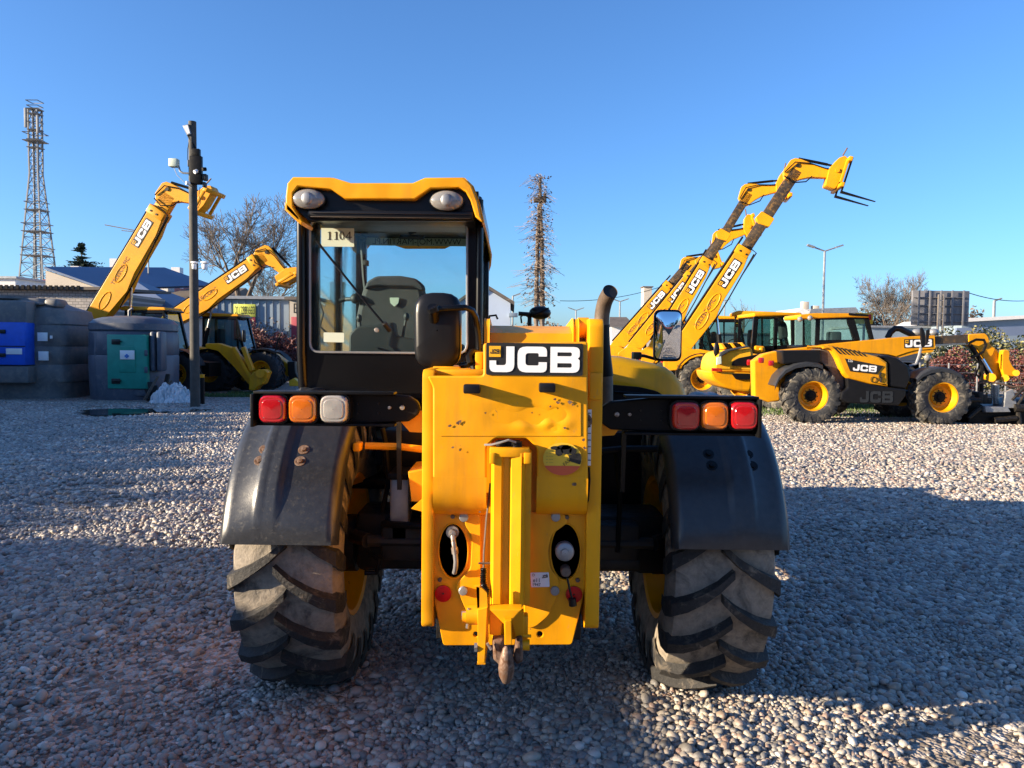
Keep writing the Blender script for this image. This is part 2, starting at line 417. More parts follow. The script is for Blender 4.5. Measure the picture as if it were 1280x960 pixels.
# --- rear frame: recessed plate with cut-outs, two cheeks
b = MB()
slot = rounded([(608, 660), (608, 552), (669, 552), (669, 660)], [0, 8, 8, 0])
b.ppoly([(540, 540), (738, 540), (738, 690), (728, 752), (715, 806), (554, 807), (543, 752), (540, 690)], 2.90, 2.92, 0.003,
        holes=[ellipse(566.5, 689, 18, 34), ellipse(707, 690, 18.5, 35), ellipse(595, 793, 3.2, 3.2, 12), ellipse(675, 793, 3.8, 3.8, 12)], rad=0.012)
rear_frame = b.build('rear_plate', M['yellow'], T)
b = MB()   # cheeks run forward along the machine
for (xa, xb, yt, yb, ytop2) in ((528, 541, 462, 790, 470), (737, 748.5, 398, 792, 398)):
    a = P(xa, yt, 2.86); c = P(xb, yb, 2.86)
    prof = [(2.86, c.z + .02), (2.92, c.z), (3.05, c.z + .02), (3.6, c.z + .15), (4.4, c.z + .2), (4.4, a.z - .3), (3.5, a.z), (2.88, a.z), (2.86, a.z - .02)]
    v, f = fill2d([rounded(prof, 0.02)], abs(c.x - a.x) / 2, 0.004)
    xm = (a.x + c.x) / 2
    b.add([(xm + q.z, q.x, q.y) for q in v], f)
b.build('cheek_plate', M['yellow'], T, label='pair of long yellow side plates of the boom tower')
b = MB()   # outer flanges of the cheeks and gussets towards the light bars
b.ppoly([(492, 517), (530, 513), (530, 541), (512, 540)], 3.05, 3.07, 0.002); b.build('gusset', M['yellow'], T); b = MB(); b.ppoly([(742, 512), (786, 520), (768, 544), (742, 546)], 3.05, 3.07, 0.002)
b.build('gusset', M['yellow'], T)
b = MB(); b.ppoly([(510, 590), (530, 588), (530, 628), (514, 627)], 3.3, 3.6, 0.004); b.build('side_bracket', M['yellow'], T); b = MB(); b.ppoly([(514, 636), (530, 622), (530, 640)], 3.2, 3.22); b.build('side_bracket', M['yellow'], T)
b = MB(); b.pbox(729, 437, 751, 640, 2.875, 3.3, .006); b.pbox(737, 466, 752, 500, 2.85, 2.87, .004)
b.build('gusset', M['yellow'], T)
# dark box behind the oval holes
b = MB(); b.pbox(546, 640, 726, 800, 3.0, 3.02); b.pbox(600, 545, 676, 640, 2.98, 3.0); b.build('inner_web', M['dark_metal'], T)
# oval rims
b = MB()
for cx, cy, rx, ry in ((566.5, 689, 18.6, 34.6), (707, 690, 19, 35.6)):
    b = MB(); b.tube([W(x, y, 2.897) for x, y in ellipse(cx, cy, rx, ry, 36)] + [W(cx + rx, cy, 2.897)], 0.0028, 6, cap=False); b.build('cutout_rim', M['yellow'], T)
# raised stiffener around the hitch
b = MB(); b.ppoly([(672, 640), (700, 637), (712, 652), (690, 668), (685, 690), (688, 712), (700, 724), (697, 745), (686, 770), (668, 785), (655, 785), (655, 640)], 2.888, 2.9, .003, rad=.02)
b.ppoly([(584, 640), (601, 640), (601, 780), (588, 775), (570, 735), (572, 728), (588, 712), (590, 670), (580, 655)], 2.888, 2.9, .003, rad=.02)
b.build('stiffener_plate', M['yellow'], T)

# --- upper cover panel with rolled lower edge
b = MB()
b.ppoly([(534, 470), (604, 470), (604, 429), (735, 427), (735, 602), (671, 602), (671, 560), (659, 548), (619, 548), (608, 558), (608, 602), (541, 602), (541, 484)], YP - .03, YP + .005, 0.006, rad=.012)
def curl(x0, x1):
    c = P(x0, 596, YP - .0312); d = P(x1, 596, YP - .0312); rows = []
    for k in range(13):
        t = k / 12
        if t < .35: y = YP - .0312; z = c.z - t * .17
        else:
            a = (t - .35) / .65 * R(95); y = YP - .0312 + .10 * (1 - math.cos(a)); z = c.z - .0595 - .10 * math.sin(a)
        rows.append([(c.x + (d.x - c.x) * j / 3, y, z) for j in range(4)])
    b.grid(rows, thick=-.008)
curl(541, 608); curl(671, 735)
b.pbox(541, 603, 543, 620, YP - .026, YP + .06)
cover = b.build('cover_panel', M['yellow'], T)
# dent: push a few vertices is not possible on a flat sheet, so lay a softly dished grid over the right shoulder
b = MB(); rows = []
nx, nz = 44, 30
for j in range(nz + 1):
    row = []
    for i in range(nx + 1):
        u, v = i / nx, j / nz
        p = P(548 + 178 * u, 496 + 49 * v, YP - .0335)
        edge = min(1, u * 4, (1 - u) * 4, v * 3, (1 - v) * 3); edge = edge * edge * (3 - 2 * edge)
        px, py = 548 + 178 * u, 496 + 49 * v
        d = 0
        for (cx, cy, r, a) in ((700, 519, 11, .012), (668, 521, 15, .009), (684, 530, 9, -.004), (655, 535, 12, -.005), (712, 531, 9, -.007), (692, 539, 9, .008), (640, 524, 16, .003), (720, 512, 8, .006), (617, 518, 22, .003)):
            d += a * math.exp(-((px - cx) ** 2 + ((py - cy) * 1.3) ** 2) / (r * r))
        row.append((p.x, p.y + .003 * 0 + edge * (d * 1.35) - .0004 * edge + (1 - edge) * .0006, p.z))
    rows.append(row)
b.grid(rows); b.build('dented_skin', M['yellow'], T, angle=80)
b = MB()   # scratches and chipped spots
for (x, y, s) in ((572, 529, 3), (575, 527, 2.4), (566, 559, 2), (575, 563, 1.2), (607, 516, 1.4), (665, 516, 1.4), (694, 499, 2), (697, 503, 2.4), (713, 503, 3), (716, 506, 2), (729, 550, 2.4), (731, 560, 2), (718, 606, 3), (704, 558, 1.4), (706, 535, 1.6), (562, 532, 2), (600, 640, 1.6), (688, 508, 1.4)):
    q = P(x, y, YP - .0375)
    n = 7; pts = [(q.x + s * .003 * (0.6 + .8 * random.random()) * math.cos(2 * math.pi * k / n), q.y, q.z + s * .0022 * (0.5 + random.random()) * math.sin(2 * math.pi * k / n)) for k in range(n)]
    b.add(pts, [tuple(range(n))])
b.build('paint_chips', M['rusty'], T, angle=0)

# --- JCB plate
a = P(607.5, 468.5, YP - .033); c = P(729, 429.5, YP - .033)
badge(T, frame((a.x, a.y, a.z), (1, 0, 0), (0, 0, 1), (0, -1, 0)), c.x - a.x, c.z - a.z)
# --- rubber stops
for (x0, y0, x1, y1) in ((579, 480.5, 600, 492.5), (674, 479, 694.5, 491)):
    b = MB(); b.pbox(x0, y0, x1, y1, YP - .085, YP - .028, .006); b.build('rubber_stop', M['black_satin'], T)
# --- hitch beam with folded ridges
def beam(prof, z0, z1, bb):
    v, f = fill2d([prof], (z1 - z0) / 2, 0.0); zm = (z0 + z1) / 2
    bb.add([(q.x, q.y, zm + q.z) for q in v], f)
xs = lambda px: P(px, 660, 2.74).x
z1, z0 = P(640, 567, 2.74).z, P(640, 762, 2.74).z
prof = [(xs(613), 2.86), (xs(613), 2.775), (xs(617), 2.75), (xs(626), 2.75), (xs(628.5), 2.764), (xs(636), 2.766), (xs(639), 2.752), (xs(651), 2.744), (xs(654), 2.762), (xs(656), 2.79), (xs(664), 2.79), (xs(664), 2.86)]
b = MB(); beam(prof, z0, z1, b)
b.pbox(612, 560, 662, 572, 2.745, 2.80, .004); b.pbox(612, 566, 619, 580, 2.74, 2.76, .003); b.pbox(655, 566, 664, 580, 2.74, 2.76, .003)
b.build('hitch_beam', M['yellow'], T)
b = MB(); b.tube([W(627, 560, 2.80), W(627, 551, 2.80)], .022, 12); b.tube([W(646, 562, 2.79), W(646, 552, 2.79)], .02, 12); b.pbox(622, 551, 650, 560, 2.79, 2.83)
b.build('cylinder_head', M['black'], T)
b = MB(); b.tube([W(606, 556, 2.79), W(614, 556, 2.77), (W(626, 553, 2.765)), W(636, 550, 2.76), W(645, 553, 2.77)], .004, 6); b.build('hydraulic_line', M['grey_metal'], T)
# --- pick-up hitch mechanism
b = MB()
b.ppoly([(592, 733), (600, 732), (600, 822), (597, 830), (606, 830), (610, 800), (608, 742), (602, 736)], 2.70, 2.715, .002)
b.ppoly([(597, 762), (609, 760), (606, 829), (597, 829)], 2.68, 2.70, .002)
b.tube([W(583, 768, 2.72), W(600, 768, 2.72)], .036, 18); b.tube([W(578, 771, 2.72), W(586, 771, 2.72)], .020, 14)
b.ppoly([(612, 762), (652, 762), (636, 780), (634, 800), (631, 800), (630, 780)], 2.66, 2.72, .003)
b.ppoly([(612, 765), (655, 765), (655, 797), (645, 797), (640, 780), (628, 780), (626, 797), (612, 793)], 2.72, 2.76, .003)
b.pbox(615, 770, 660, 800, 2.75, 2.80, .006)
b.ppoly([(631, 776), (639, 776), (640, 806), (631, 806)], 2.63, 2.66, .002)
b.tube([W(650, 806, 2.71), W(662, 806, 2.71)], .020, 12); b.tube([W(655, 795, 2.70), W(664, 795, 2.70)], .006, 8)
b.build('hitch_bracket', M['yellow'], T)
b = MB()
for (x0, y0, x1, y1, Y_, r_) in ((577, 769, 584, 769, 2.72, .016), (584, 785, 586, 760, 2.70, .006), (593, 809, 597, 809, 2.69, .017), (609, 804, 614, 812, 2.67, .006)):
    b = MB(); b.tube([W(x0, y0, Y_), W(x1, y1, Y_)], r_, 6); b.build('hitch_bolt', M['steel'], T)
b = MB()
b.ppoly([(615, 800), (630, 799), (630, 812), (634, 840), (626, 838), (622, 830), (616, 826)], 2.68, 2.74, .012, rad=.01)
b.ppoly([(645, 800), (653, 799), (654, 828), (646, 832), (641, 824)], 2.68, 2.74, .010, rad=.01)
p = W(633, 828, 2.66)
b.lathe([(-.075, .003), (-.072, .014), (-.05, .025), (-.02, .029), (.02, .022), (.05, .014), (.06, .004)], 16, 0, Matrix.Translation(p) @ Matrix.Rotation(R(90), 4, 'X'))
b.build('tow_hook', M['rusty'], T, angle=50)
# --- control cable
b = MB(); b.tube([W(613, 604, 2.86), W(611, 625, 2.84), W(608, 650, 2.82), W(605, 690, 2.80), W(604.5, 712, 2.79)], .0042, 7)
b.tube([W(605.5, 742, 2.76), W(605, 765, 2.75)], .004, 7); b.tube([W(598, 704, 2.79), W(613, 704, 2.79)], .004, 6); b.build('control_cable', M['exhaust'], T)
b = MB()
pts = [W(604.5, 710, 2.785), W(604, 720, 2.78), W(604, 730, 2.77), W(608, 738, 2.765), W(607, 746, 2.76)]
path = []; rs = []
for i in range(60):
    t = i / 59 * 4; k = min(3, int(t)); u = t - k
    q = Vector(pts[k]).lerp(Vector(pts[k + 1]), u); path.append(q); rs.append(.011 + .0028 * math.sin(i * 1.9))
b.tube(path, rs, 10); b.build('cable_boot', M['black_satin'], T, angle=60)
# --- bolts, reflectors
def disc(bb, px, py, Y, r, th=.006, seg=24, dome=.002):
    p = P(px, py, Y); bb.lathe([(th * .5, r), (-th * .5, r), (-th * .5 - dome, r * .86), (-th * .5 - dome * 1.3, .0005)], seg, 0, Matrix.Translation((p.x, Y, p.z)))
for (x, y, r) in ((580, 646.5, .0175), (694.5, 646, .0175), (579, 738.5, .017), (693.5, 738.5, .017)):
    b = MB(); disc(b, x, y, 2.882, r, .012); b.build('pin_cap', M['grey_metal'], T)
for (x, y, r) in ((566, 645.5, .009), (708.5, 646.5, .009), (550, 724.5, .0085), (722, 725, .009)):
    b = MB(); disc(b, x, y, 2.896, r, .012, 6); b.build('bolt', M['exhaust'], T)
for (x, y) in ((554, 742), (717.5, 743)):
    b = MB(); disc(b, x, y, 2.893, .0315, .010, 32, .002); r_ = b.build('reflector', M['red'], T)
    b = MB(); disc(b, x, y, 2.886, .0035, .003, 10); b.build('screw', M['ink'], r_)
# trailer hose and socket inside the ovals
b = MB(); b.lathe([(0, .024), (-.02, .024), (-.02, .014), (-.04, .014), (-.042, .001)], 16, 0, Matrix.Translation(W(566, 664, 2.90)))
b.tube([W(566, 668, 2.87), W(567, 676, 2.85), W(568, 684, 2.85)], .009, 10); b.tube([W(568, 684, 2.85), W(569, 692, 2.85)], .0125, 10); b.build('hose_coupling', M['steel'], T)
b = MB(); b.tube([W(569, 692, 2.85), W(570, 702, 2.85), W(569.5, 710, 2.86), W(568, 716, 2.88)], .009, 10); b.build('air_hose', M['grey_metal'], T)
b = MB(); p = P(706, 690, 2.88)
b.lathe([(.03, .036), (-.0, .036), (-.004, .033), (-.006, .030), (-.008, .016), (-.018, .014), (-.02, .001)], 28, 0, Matrix.Translation(p)); b.build('trailer_socket', M['grey_metal'], T)
b = MB(); b.lathe([(.03, .020), (-.01, .020), (-.016, .017), (-.017, .001)], 20, 0, Matrix.Translation(W(707, 714, 2.88))); b.build('socket_port', M['exhaust'], T)
b = MB(); b.tube([W(709, 722, 2.865), W(712, 736, 2.86), W(715, 748, 2.862)], .0045, 7); b.tube([W(715, 748, 2.862), W(716, 757, 2.862)], .015, 12); b.build('dust_cap', M['black_satin'], T)
# --- approval label
b = MB(); b.ppoly([(663, 716), (686, 715.5), (687, 733.5), (664, 734)], 2.884, 2.887, 0, rad=.004); lab = b.build('data_label', M['white'], T)
def put_text(s, size, px, py, Y, m, parent, rot=0, name='lettering', sx=1.0):
    v, f = text2d(s, size); p = P(px, py, Y)
    mx = frame((p.x, Y, p.z), (math.cos(rot), 0, math.sin(rot)), (-math.sin(rot), 0, math.cos(rot)), (0, -1, 0)) @ Matrix.Diagonal((sx, 1, 1, 1))
    b = MB(); b.add(v, f, 0, mx); return b.build(name, m, parent, angle=0)
put_text('D', .014, 667, 719, 2.882, M['ink'], lab); put_text('e11', .020, 671, 725.5, 2.882, M['ink'], lab); put_text('1947', .016, 670.5, 731, 2.882, M['ink'], lab)
b = MB(); jcb(b, frame(W(678, 723, 2.882), (.96, 0, .2), (-.2, 0, .96), (0, -1, 0)), .022, .012); b.build('emblem', M['ink'], lab, angle=0)
# --- round sticker
c = P(703, 573.5, YP - .036); Rs = .072
def fan(pts, m, name, parent, y): b = MB(); b.add([(x, y, z) for x, z in pts], [tuple(range(len(pts)))]); return b.build(name, m, parent, angle=0)
M['sticker'] = mat('sticker_yellow', (0.72, 0.45, 0.03), .4, var=.1); M['sticker_red'] = mat('sticker_red', (.6, .09, .03), .4, var=.1)
arc = lambda a0, a1, r=Rs, n=18: [(c.x + r * math.cos(R(a0 + (a1 - a0) * k / n)), c.z + r * .84 * math.sin(R(a0 + (a1 - a0) * k / n))) for k in range(n + 1)]
st = fan(arc(0, 340), M['sticker'], 'round_sticker', T, YP - .038)
fan(arc(205, 335), M['sticker_red'], 'red_segment', st, YP - .0395)
fan(arc(-20, 22, Rs * .96) + arc(40, -20, Rs * .35), M['ink'], 'black_segment', st, YP - .0395)
b = MB()
for (x, y, rx, ry) in ((699, 565, 5, 5), (708, 562, 7, 6), (716, 564, 4.5, 4.5), (705, 559, 9, 3), (694, 560, 6, 2.5)): b.add([(q[0], YP - .041, q[1]) for q in [XZ(u, v, YP - .041) for u, v in ellipse(x, y, rx, ry, 14)]], [tuple(range(14))])
b.build('tractor_drawing', M['ink'], st, angle=0)
put_text('FASTRAC', .018, 714, 573, YP - .0415, M['ink'], st, rot=.75)
for k, yy in enumerate((566, 570, 574, 578)): put_text('xx xxxx'.replace('x', '-'), .012, 687, yy, YP - .0405, M['exhaust'], st)
# --- angle sticker on the cheek
b = MB(); b.pbox(733.5, 512, 738.5, 582, 2.855, 2.86, 0); sg = b.build('gauge_strip', M['white'], T)
b = MB(); 
for k in range(8): b.pbox(733.5, 516 + k * 8.4, 738.5, 517 + k * 8.4, 2.852, 2.854, 0)
b.build('tick_marks', M['ink'], sg)
b = MB(); b.tube([W(736, 584, 2.855), W(737, 600, 2.855), W(735, 625, 2.86), W(732, 640, 2.88)], .004, 6); b.build('cable', M['black'], T)
b = MB(); b.lathe([(.02, .03), (-.005, .03), (-.01, .001)], 20, 0, Matrix.Translation(W(730, 526, 2.86))); b.build('rubber_plug', M['rusty'], T)

# --- boom: rear end above the plate, body running forward
b = MB()
for (x0, x1, yt) in ((605.5, 612, 398), (717, 724, 398)):
    q0, q1 = P(x0, yt, 2.95), P(x1, yt, 2.95); zt = q0.z
    prof = rounded([(2.95, zt - .14), (2.95, zt - .02), (2.98, zt), (3.05, zt), (3.5, zt - .03), (3.9, zt - .10), (6.9, zt - .55), (6.9, zt - .9), (3.6, zt - .42), (2.95, zt - .35)], .02)
    v, f = fill2d([prof], abs(q1.x - q0.x) / 2, .003); xm = (q0.x + q1.x) / 2
    b.add([(xm + q.z, q.x, q.y) for q in v], f)
zt = P(660, 405, 2.98).z; xl, xr = P(611, 405, 2.98).x, P(718, 405, 2.98).x
# sloping closed end plates between the flanges
sec = [(2.97, zt - .11), (2.99, zt - .035), (3.12, zt - .004), (3.9, zt - .08), (6.9, zt - .55), (6.9, zt - .85), (3.3, zt - .3), (2.97, zt - .24)]
v, f = fill2d([sec], (xr - xl) / 2 - .002, 0); xm = (xl + xr) / 2
b.add([(xm + q.z, q.x, q.y) for q in v], f)
b.tube([(P(722, 440, 3.0).x, 3.0, P(0, 402, 3.0).z), (P(735, 440, 3.0).x, 3.0, P(0, 402, 3.0).z)], .04, 16)
boom = b.build('boom', M['yellow'], T)
b = MB()   # head and carriage at the front end, low down
b.box((-.28, 6.7, .55), (.28, 7.5, 1.2), .03); b.box((-.7, 7.5, .25), (.7, 7.62, 1.15), .02); b.build('carriage', M['yellow'], T)
for x in (-.45, .45):
    b = MB(); b.box((x - .06, 7.62, .08), (x + .06, 7.66, 1.0), .01); b.box((x - .06, 7.62, .06), (x + .06, 8.75, .10), .01); b.build('fork', M['dark_metal'], T)
b = MB(); b.tube([W(588, 455, 3.0), W(586, 446, 3.02), W(590, 440, 3.05), W(598, 441, 3.1), W(602, 452, 3.15)], .013, 8); b.build('hydraulic_hose', M['black'], T); b = MB(); b.tube([W(594, 470, 3.0), W(590, 452, 3.02), W(594, 444, 3.1), W(602, 442, 3.2)], .012, 8); b.build('hydraulic_hose', M['black'], T)
b = MB(); b.pbox(541, 462, 606, 471, 2.9, 3.3, .005); b.pbox(541, 458, 575, 463, 3.1, 3.3, .004); b.pbox(594, 440, 603, 471, 3.0, 3.3, .005); b.build('tower_ledge', M['yellow'], T)
# little lugs on top edge of the cheek plate
b = MB(); b.ppoly([(735, 436), (748, 436), (751, 470), (737, 500), (736, 470)], 2.87, 2.885, .003); b.build('pivot_bracket', M['yellow'], T)
# work lamp standing on the boom
b = MB(); b.ball(W(675, 391, 4.3), (.062, .05, .038), 16); b.tube([W(648, 392, 4.3), W(662, 393, 4.3)], .012, 8); b.tube([W(662, 410, 4.3), W(662, 396, 4.3), W(657, 392, 4.3)], .012, 8); b.build('boom_lamp', M['black_satin'], T)
b = MB(); b.tube([W(652, 404, 4.3), W(651, 396, 4.3), W(655, 393, 4.3), W(663, 394, 4.3)], .005, 6); b.build('hose_loop', M['black'], T); b = MB(); b.tube([W(611, 402, 4.2), W(612, 395, 4.2), W(620, 394, 4.2), W(622, 399, 4.2)], .006, 6); b.build('hose_loop', M['black'], T); b = MB(); b.tube([W(668, 394, 4.24), W(680, 388, 4.24), W(686, 385, 4.24)], .005, 6); b.build('hose_loop', M['black'], T)

# --- exhaust
b = MB(); e = [W(757, 505, 3.35), W(757, 470, 3.35), W(753, 440, 3.35), W(752, 410, 3.35), W(752.5, 392, 3.34), W(756, 376, 3.31), W(763, 364, 3.25)]
sm = []
for i in range(len(e) - 1):
    for k in range(4): sm.append(Vector(e[i]).lerp(Vector(e[i + 1]), k / 4))
sm.append(Vector(e[-1]))
sm = [sm[0]] + [(sm[i - 1] + sm[i] * 2 + sm[i + 1]) / 4 for i in range(1, len(sm) - 1)] + [sm[-1]]
sm = [sm[0]] + [(sm[i - 1] + sm[i] * 2 + sm[i + 1]) / 4 for i in range(1, len(sm) - 1)] + [sm[-1]]
b.tube(sm, .0325, 24, cap=False); ex = b.build('exhaust_pipe', M['exhaust'], T, angle=70)
b = MB(); d = (sm[-1] - sm[-2]).normalized(); b.tube([sm[-1] - d * .004, sm[-1] - d * .012], .031, 24); b.build('pipe_mouth', M['ink'], ex)
b = MB(); b.tube([sm[i] for i in range(4, 14)], .035, 24); b.build('heat_shield', M['black'], ex, angle=70)

# --- engine hood on the right
b = MB()
rows = []
HP = [(745, 445), (760, 444.5), (780, 446), (801, 450), (822, 454.5), (837, 459), (847, 466), (855, 475), (860, 485), (863, 498), (864, 560)]
for k, (y, s, dz) in enumerate(((4.50, .80, -.14), (4.51, .93, -.05), (4.56, .985, -.012), (4.66, 1, 0), (6.1, 1, .0), (6.3, .97, -.05))):
    row = []
    for (x, yy) in HP:
        q = P(x, yy, 4.5); x0 = P(745, 445, 4.5).x
        row.append((x0 + (q.x - x0) * s, y, q.z + dz * (1 if yy < 540 else 0)))
    rows.append(row)
b.grid(rows); r0 = rows[0]; b.add([*r0, (r0[0][0], r0[0][1], r0[-1][2])], [tuple(range(len(r0) + 1))])
hood = b.build('engine_hood', M['yellow_shade_offset'], T, angle=50)
b = MB(); b.ppoly([(752, 482), (766, 481), (800, 484), (822, 489), (833, 497), (836, 505), (836, 520), (752, 520)], 4.44, 4.49, .004, rad=.02); b.build('hood_grille', M['black'], hood)
b = MB(); b.tube([W(768, 490, 4.43), W(800, 492, 4.43), W(822, 496, 4.43), W(828, 503, 4.43)], .007, 6); b.build('trim_strip', M['black_gloss'], hood)
b = MB(); b.box((.40, 4.7, .62), (1.0, 6.2, 1.25), .03); b.build('engine_bay', M['black'], T)

# --- chassis, axle
b = MB(); b.box((-.34, 3.0, .62), (.34, 7.0, .92), .02); b.box((-.30, 3.1, .9), (.30, 4.3, 1.3), .01); b.build('chassis', M['dark_metal'], T)
b = MB()
b.box((-.74, 3.62, .52), (.74, 3.90, .80), .03); b.box((-.60, 3.50, .60), (.60, 3.62, .78), .02)
b.lathe([(-.17, .05), (-.15, .17), (0, .22), (.15, .17), (.17, .05)], 20, 0, Matrix.Translation((0, 3.74, .66)))
for s in (-1, 1):
    b.box((s * .60, 3.66, .50), (s * .74, 3.88, .76), .03); b.tube([(s * .30, 3.52, .69), (s * .66, 3.52, .69)], .028, 10); b.tube([(s * .66, 3.52, .69), (s * .74, 3.60, .69)], .035, 10)
b.build('rear_axle', M['dark_metal'], T)
b = MB(); b.box((-.75, 6.42, .50), (.75, 6.66, .78), .03); b.build('front_axle', M['dark_metal'], T)
b = MB(); b.tube([W(478, 655, 3.5), W(500, 656, 3.45), W(528, 658, 3.4)], .016, 8); b.build('hydraulic_hose', M['black'], T)
b = MB(); b.tube([W(478, 640, 3.6), W(486, 600, 3.6), W(482, 555, 3.6), W(478, 535, 3.6)], .012, 8); b.build('hydraulic_hose', M['black'], T)
b = MB(); b.tube([W(748, 690, 3.6), W(790, 700, 3.6)], .02, 8); b.build('hydraulic_hose', M['black'], T)
b = MB(); b.tube([W(460, 690, 3.5), W(475, 700, 3.45), W(470, 716, 3.45), W(456, 716, 3.45)], .012, 8); b.build('hydraulic_hose', M['black'], T)
b = MB(); b.tube([W(770, 560, 3.5), W(775, 620, 3.5), W(772, 690, 3.5)], .012, 8); b.build('hydraulic_hose', M['black'], T)
b = MB(); b.pbox(487, 594, 511, 680, 3.5, 3.9, .015); b.build('battery_box', M['grey_metal'], T)
b = MB(); b.pbox(485, 592, 510, 600, 3.48, 3.9, .004); b.build('box_lid', M['black'], T)
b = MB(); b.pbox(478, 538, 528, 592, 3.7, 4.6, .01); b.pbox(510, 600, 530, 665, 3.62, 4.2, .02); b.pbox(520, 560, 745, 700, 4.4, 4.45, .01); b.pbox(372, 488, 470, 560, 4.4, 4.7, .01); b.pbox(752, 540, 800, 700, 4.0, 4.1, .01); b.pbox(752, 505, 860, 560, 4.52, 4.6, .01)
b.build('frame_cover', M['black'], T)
b = MB(); b.pbox(512, 598, 526, 628, 3.58, 3.64, .006); b.build('tank_panel', M['yellow'], T)
b = MB(); b.pbox(700, 560, 706, 700, 4.1, 4.2); b.build('tie_rod', M['dark_metal'], T); b = MB(); b.pbox(742, 700, 800, 712, 3.5, 3.55, .004); b.build('tie_rod', M['dark_metal'], T)

# --- wheels
tyre = tyre_mesh('tyre', .635, .445, .33, 19, 76, [M['tyre'], M['lug']], rev=1)
rim = rim_mesh('rim', .335, .445, M['yellow']); hub = hub_mesh('hub', .33, .445, M['dark_metal'])
for (x, y, sgn) in ((-.955, AX, -1), (.905, AX, 1), (-.955, AX + 2.75, -1), (.905, AX + 2.75, 1)):
    w = empty('wheel', T, (x, y - AX, .613), (R(-37 if y < 5 else 12) , 0, R(90 if sgn < 0 else -90)))
    w.rotation_mode = 'XYZ'
    w.matrix_basis = Matrix.Translation((x, y - AX, .613)) @ Matrix.Rotation(R(90 if sgn < 0 else -90), 4, 'Z') @ Matrix.Rotation(R(14 if sgn < 0 else 5), 4, 'Y') @ (Matrix.Scale(-1, 4, (1, 0, 0)) if sgn > 0 else Matrix.Identity(4))
    link('tyre', tyre, w); link('rim', rim, w); link('hub', hub, w)

# --- fenders
def fender(sgn, label):
    b = MB(); rows = []
    xi, xo = .685, 1.165
    n = 26
    for k in range(n + 1):
        a = R(180 - 12 - (112 - 12) * k / n)  # angle about the axle seen from the side; 180 = straight back
        rr = .735
        row = []
        prof = [(xi, -.075), (xi + .004, -.035), (xi + .02, -.008), (xi + .045, 0), (xi + .225, .001), (xi + .235, .004), (xi + .248, .018), (xi + .262, .021), (xi + .29, .015),
                (xi + .305, .017), (xi + .325, .021), (xi + .34, .014), (xi + .352, .002), (xo - .05, .0), (xo - .02, -.008), (xo - .003, -.03), (xo, -.06)]
        flat = min(1, max(0, (k - 1.5) / 3))  # ribs fade out before the lower edge
        for (x, h) in prof:
            hh = h if h < 0 else h * flat
            taper = 1 + .0 * k
            q = rr + hh - (.014 if k == 0 and h >= 0 else 0)
            row.append((sgn * x - .022, AX + q * math.cos(a), .635 + q * math.sin(a) * .99))
        rows.append(row)
    if sgn < 0: rows = [list(reversed(r)) for r in rows]
    b.grid(rows, thick=.006)
    fo = b.build('fender', M['fender'], T, angle=50, label=label)
    for (px, py) in (((330, 578), (323, 582), (0, 0), (0, 0)) if 0 else ()): pass
    for k, x in ((8.5, 1.030), (8.5, .863), (7.3, 1.038), (7.3, .868)):
        a = R(180 - 12 - 100 * k / n)
        pos = Vector((sgn * x - .022, AX + .736 * math.cos(a), .635 + .736 * math.sin(a) * .99))
        out = Vector((0, math.cos(a), math.sin(a))); mx = Matrix.Translation(pos) @ out.to_track_quat('-Y', 'Z').to_matrix().to_4x4()
        q = MB(); q.lathe([(.004, .024), (-.002, .024), (-.003, .021), (-.001, .012), (-.003, .012), (-.010, .011), (-.011, .001)], 18, 0, mx); q.build('fender_bolt', M['rusty'] if sgn < 0 else M['black_satin'], fo)
    q = MB(); q.tube([(sgn * .30, AX - .35, 1.12), (sgn * .5, AX - .34, 1.14), (sgn * .655, AX - .36, 1.145)], .016, 8); q.box((sgn * .665, AX - .42, 1.125), (sgn * .70, AX - .34, 1.165), .01); q.build('fender_bracket', M['yellow'] if sgn < 0 else M['black'], fo)
    q = MB(); q.bar((sgn * .50, AX - .4, 1.35), (sgn * .50, AX - .36, .95), .02, .015); q.build('support_bar', M['dark_metal'], fo)
fender(-1, 'left mudguard with rusty bolts and dust'); fender(1, 'right mudguard in shade')

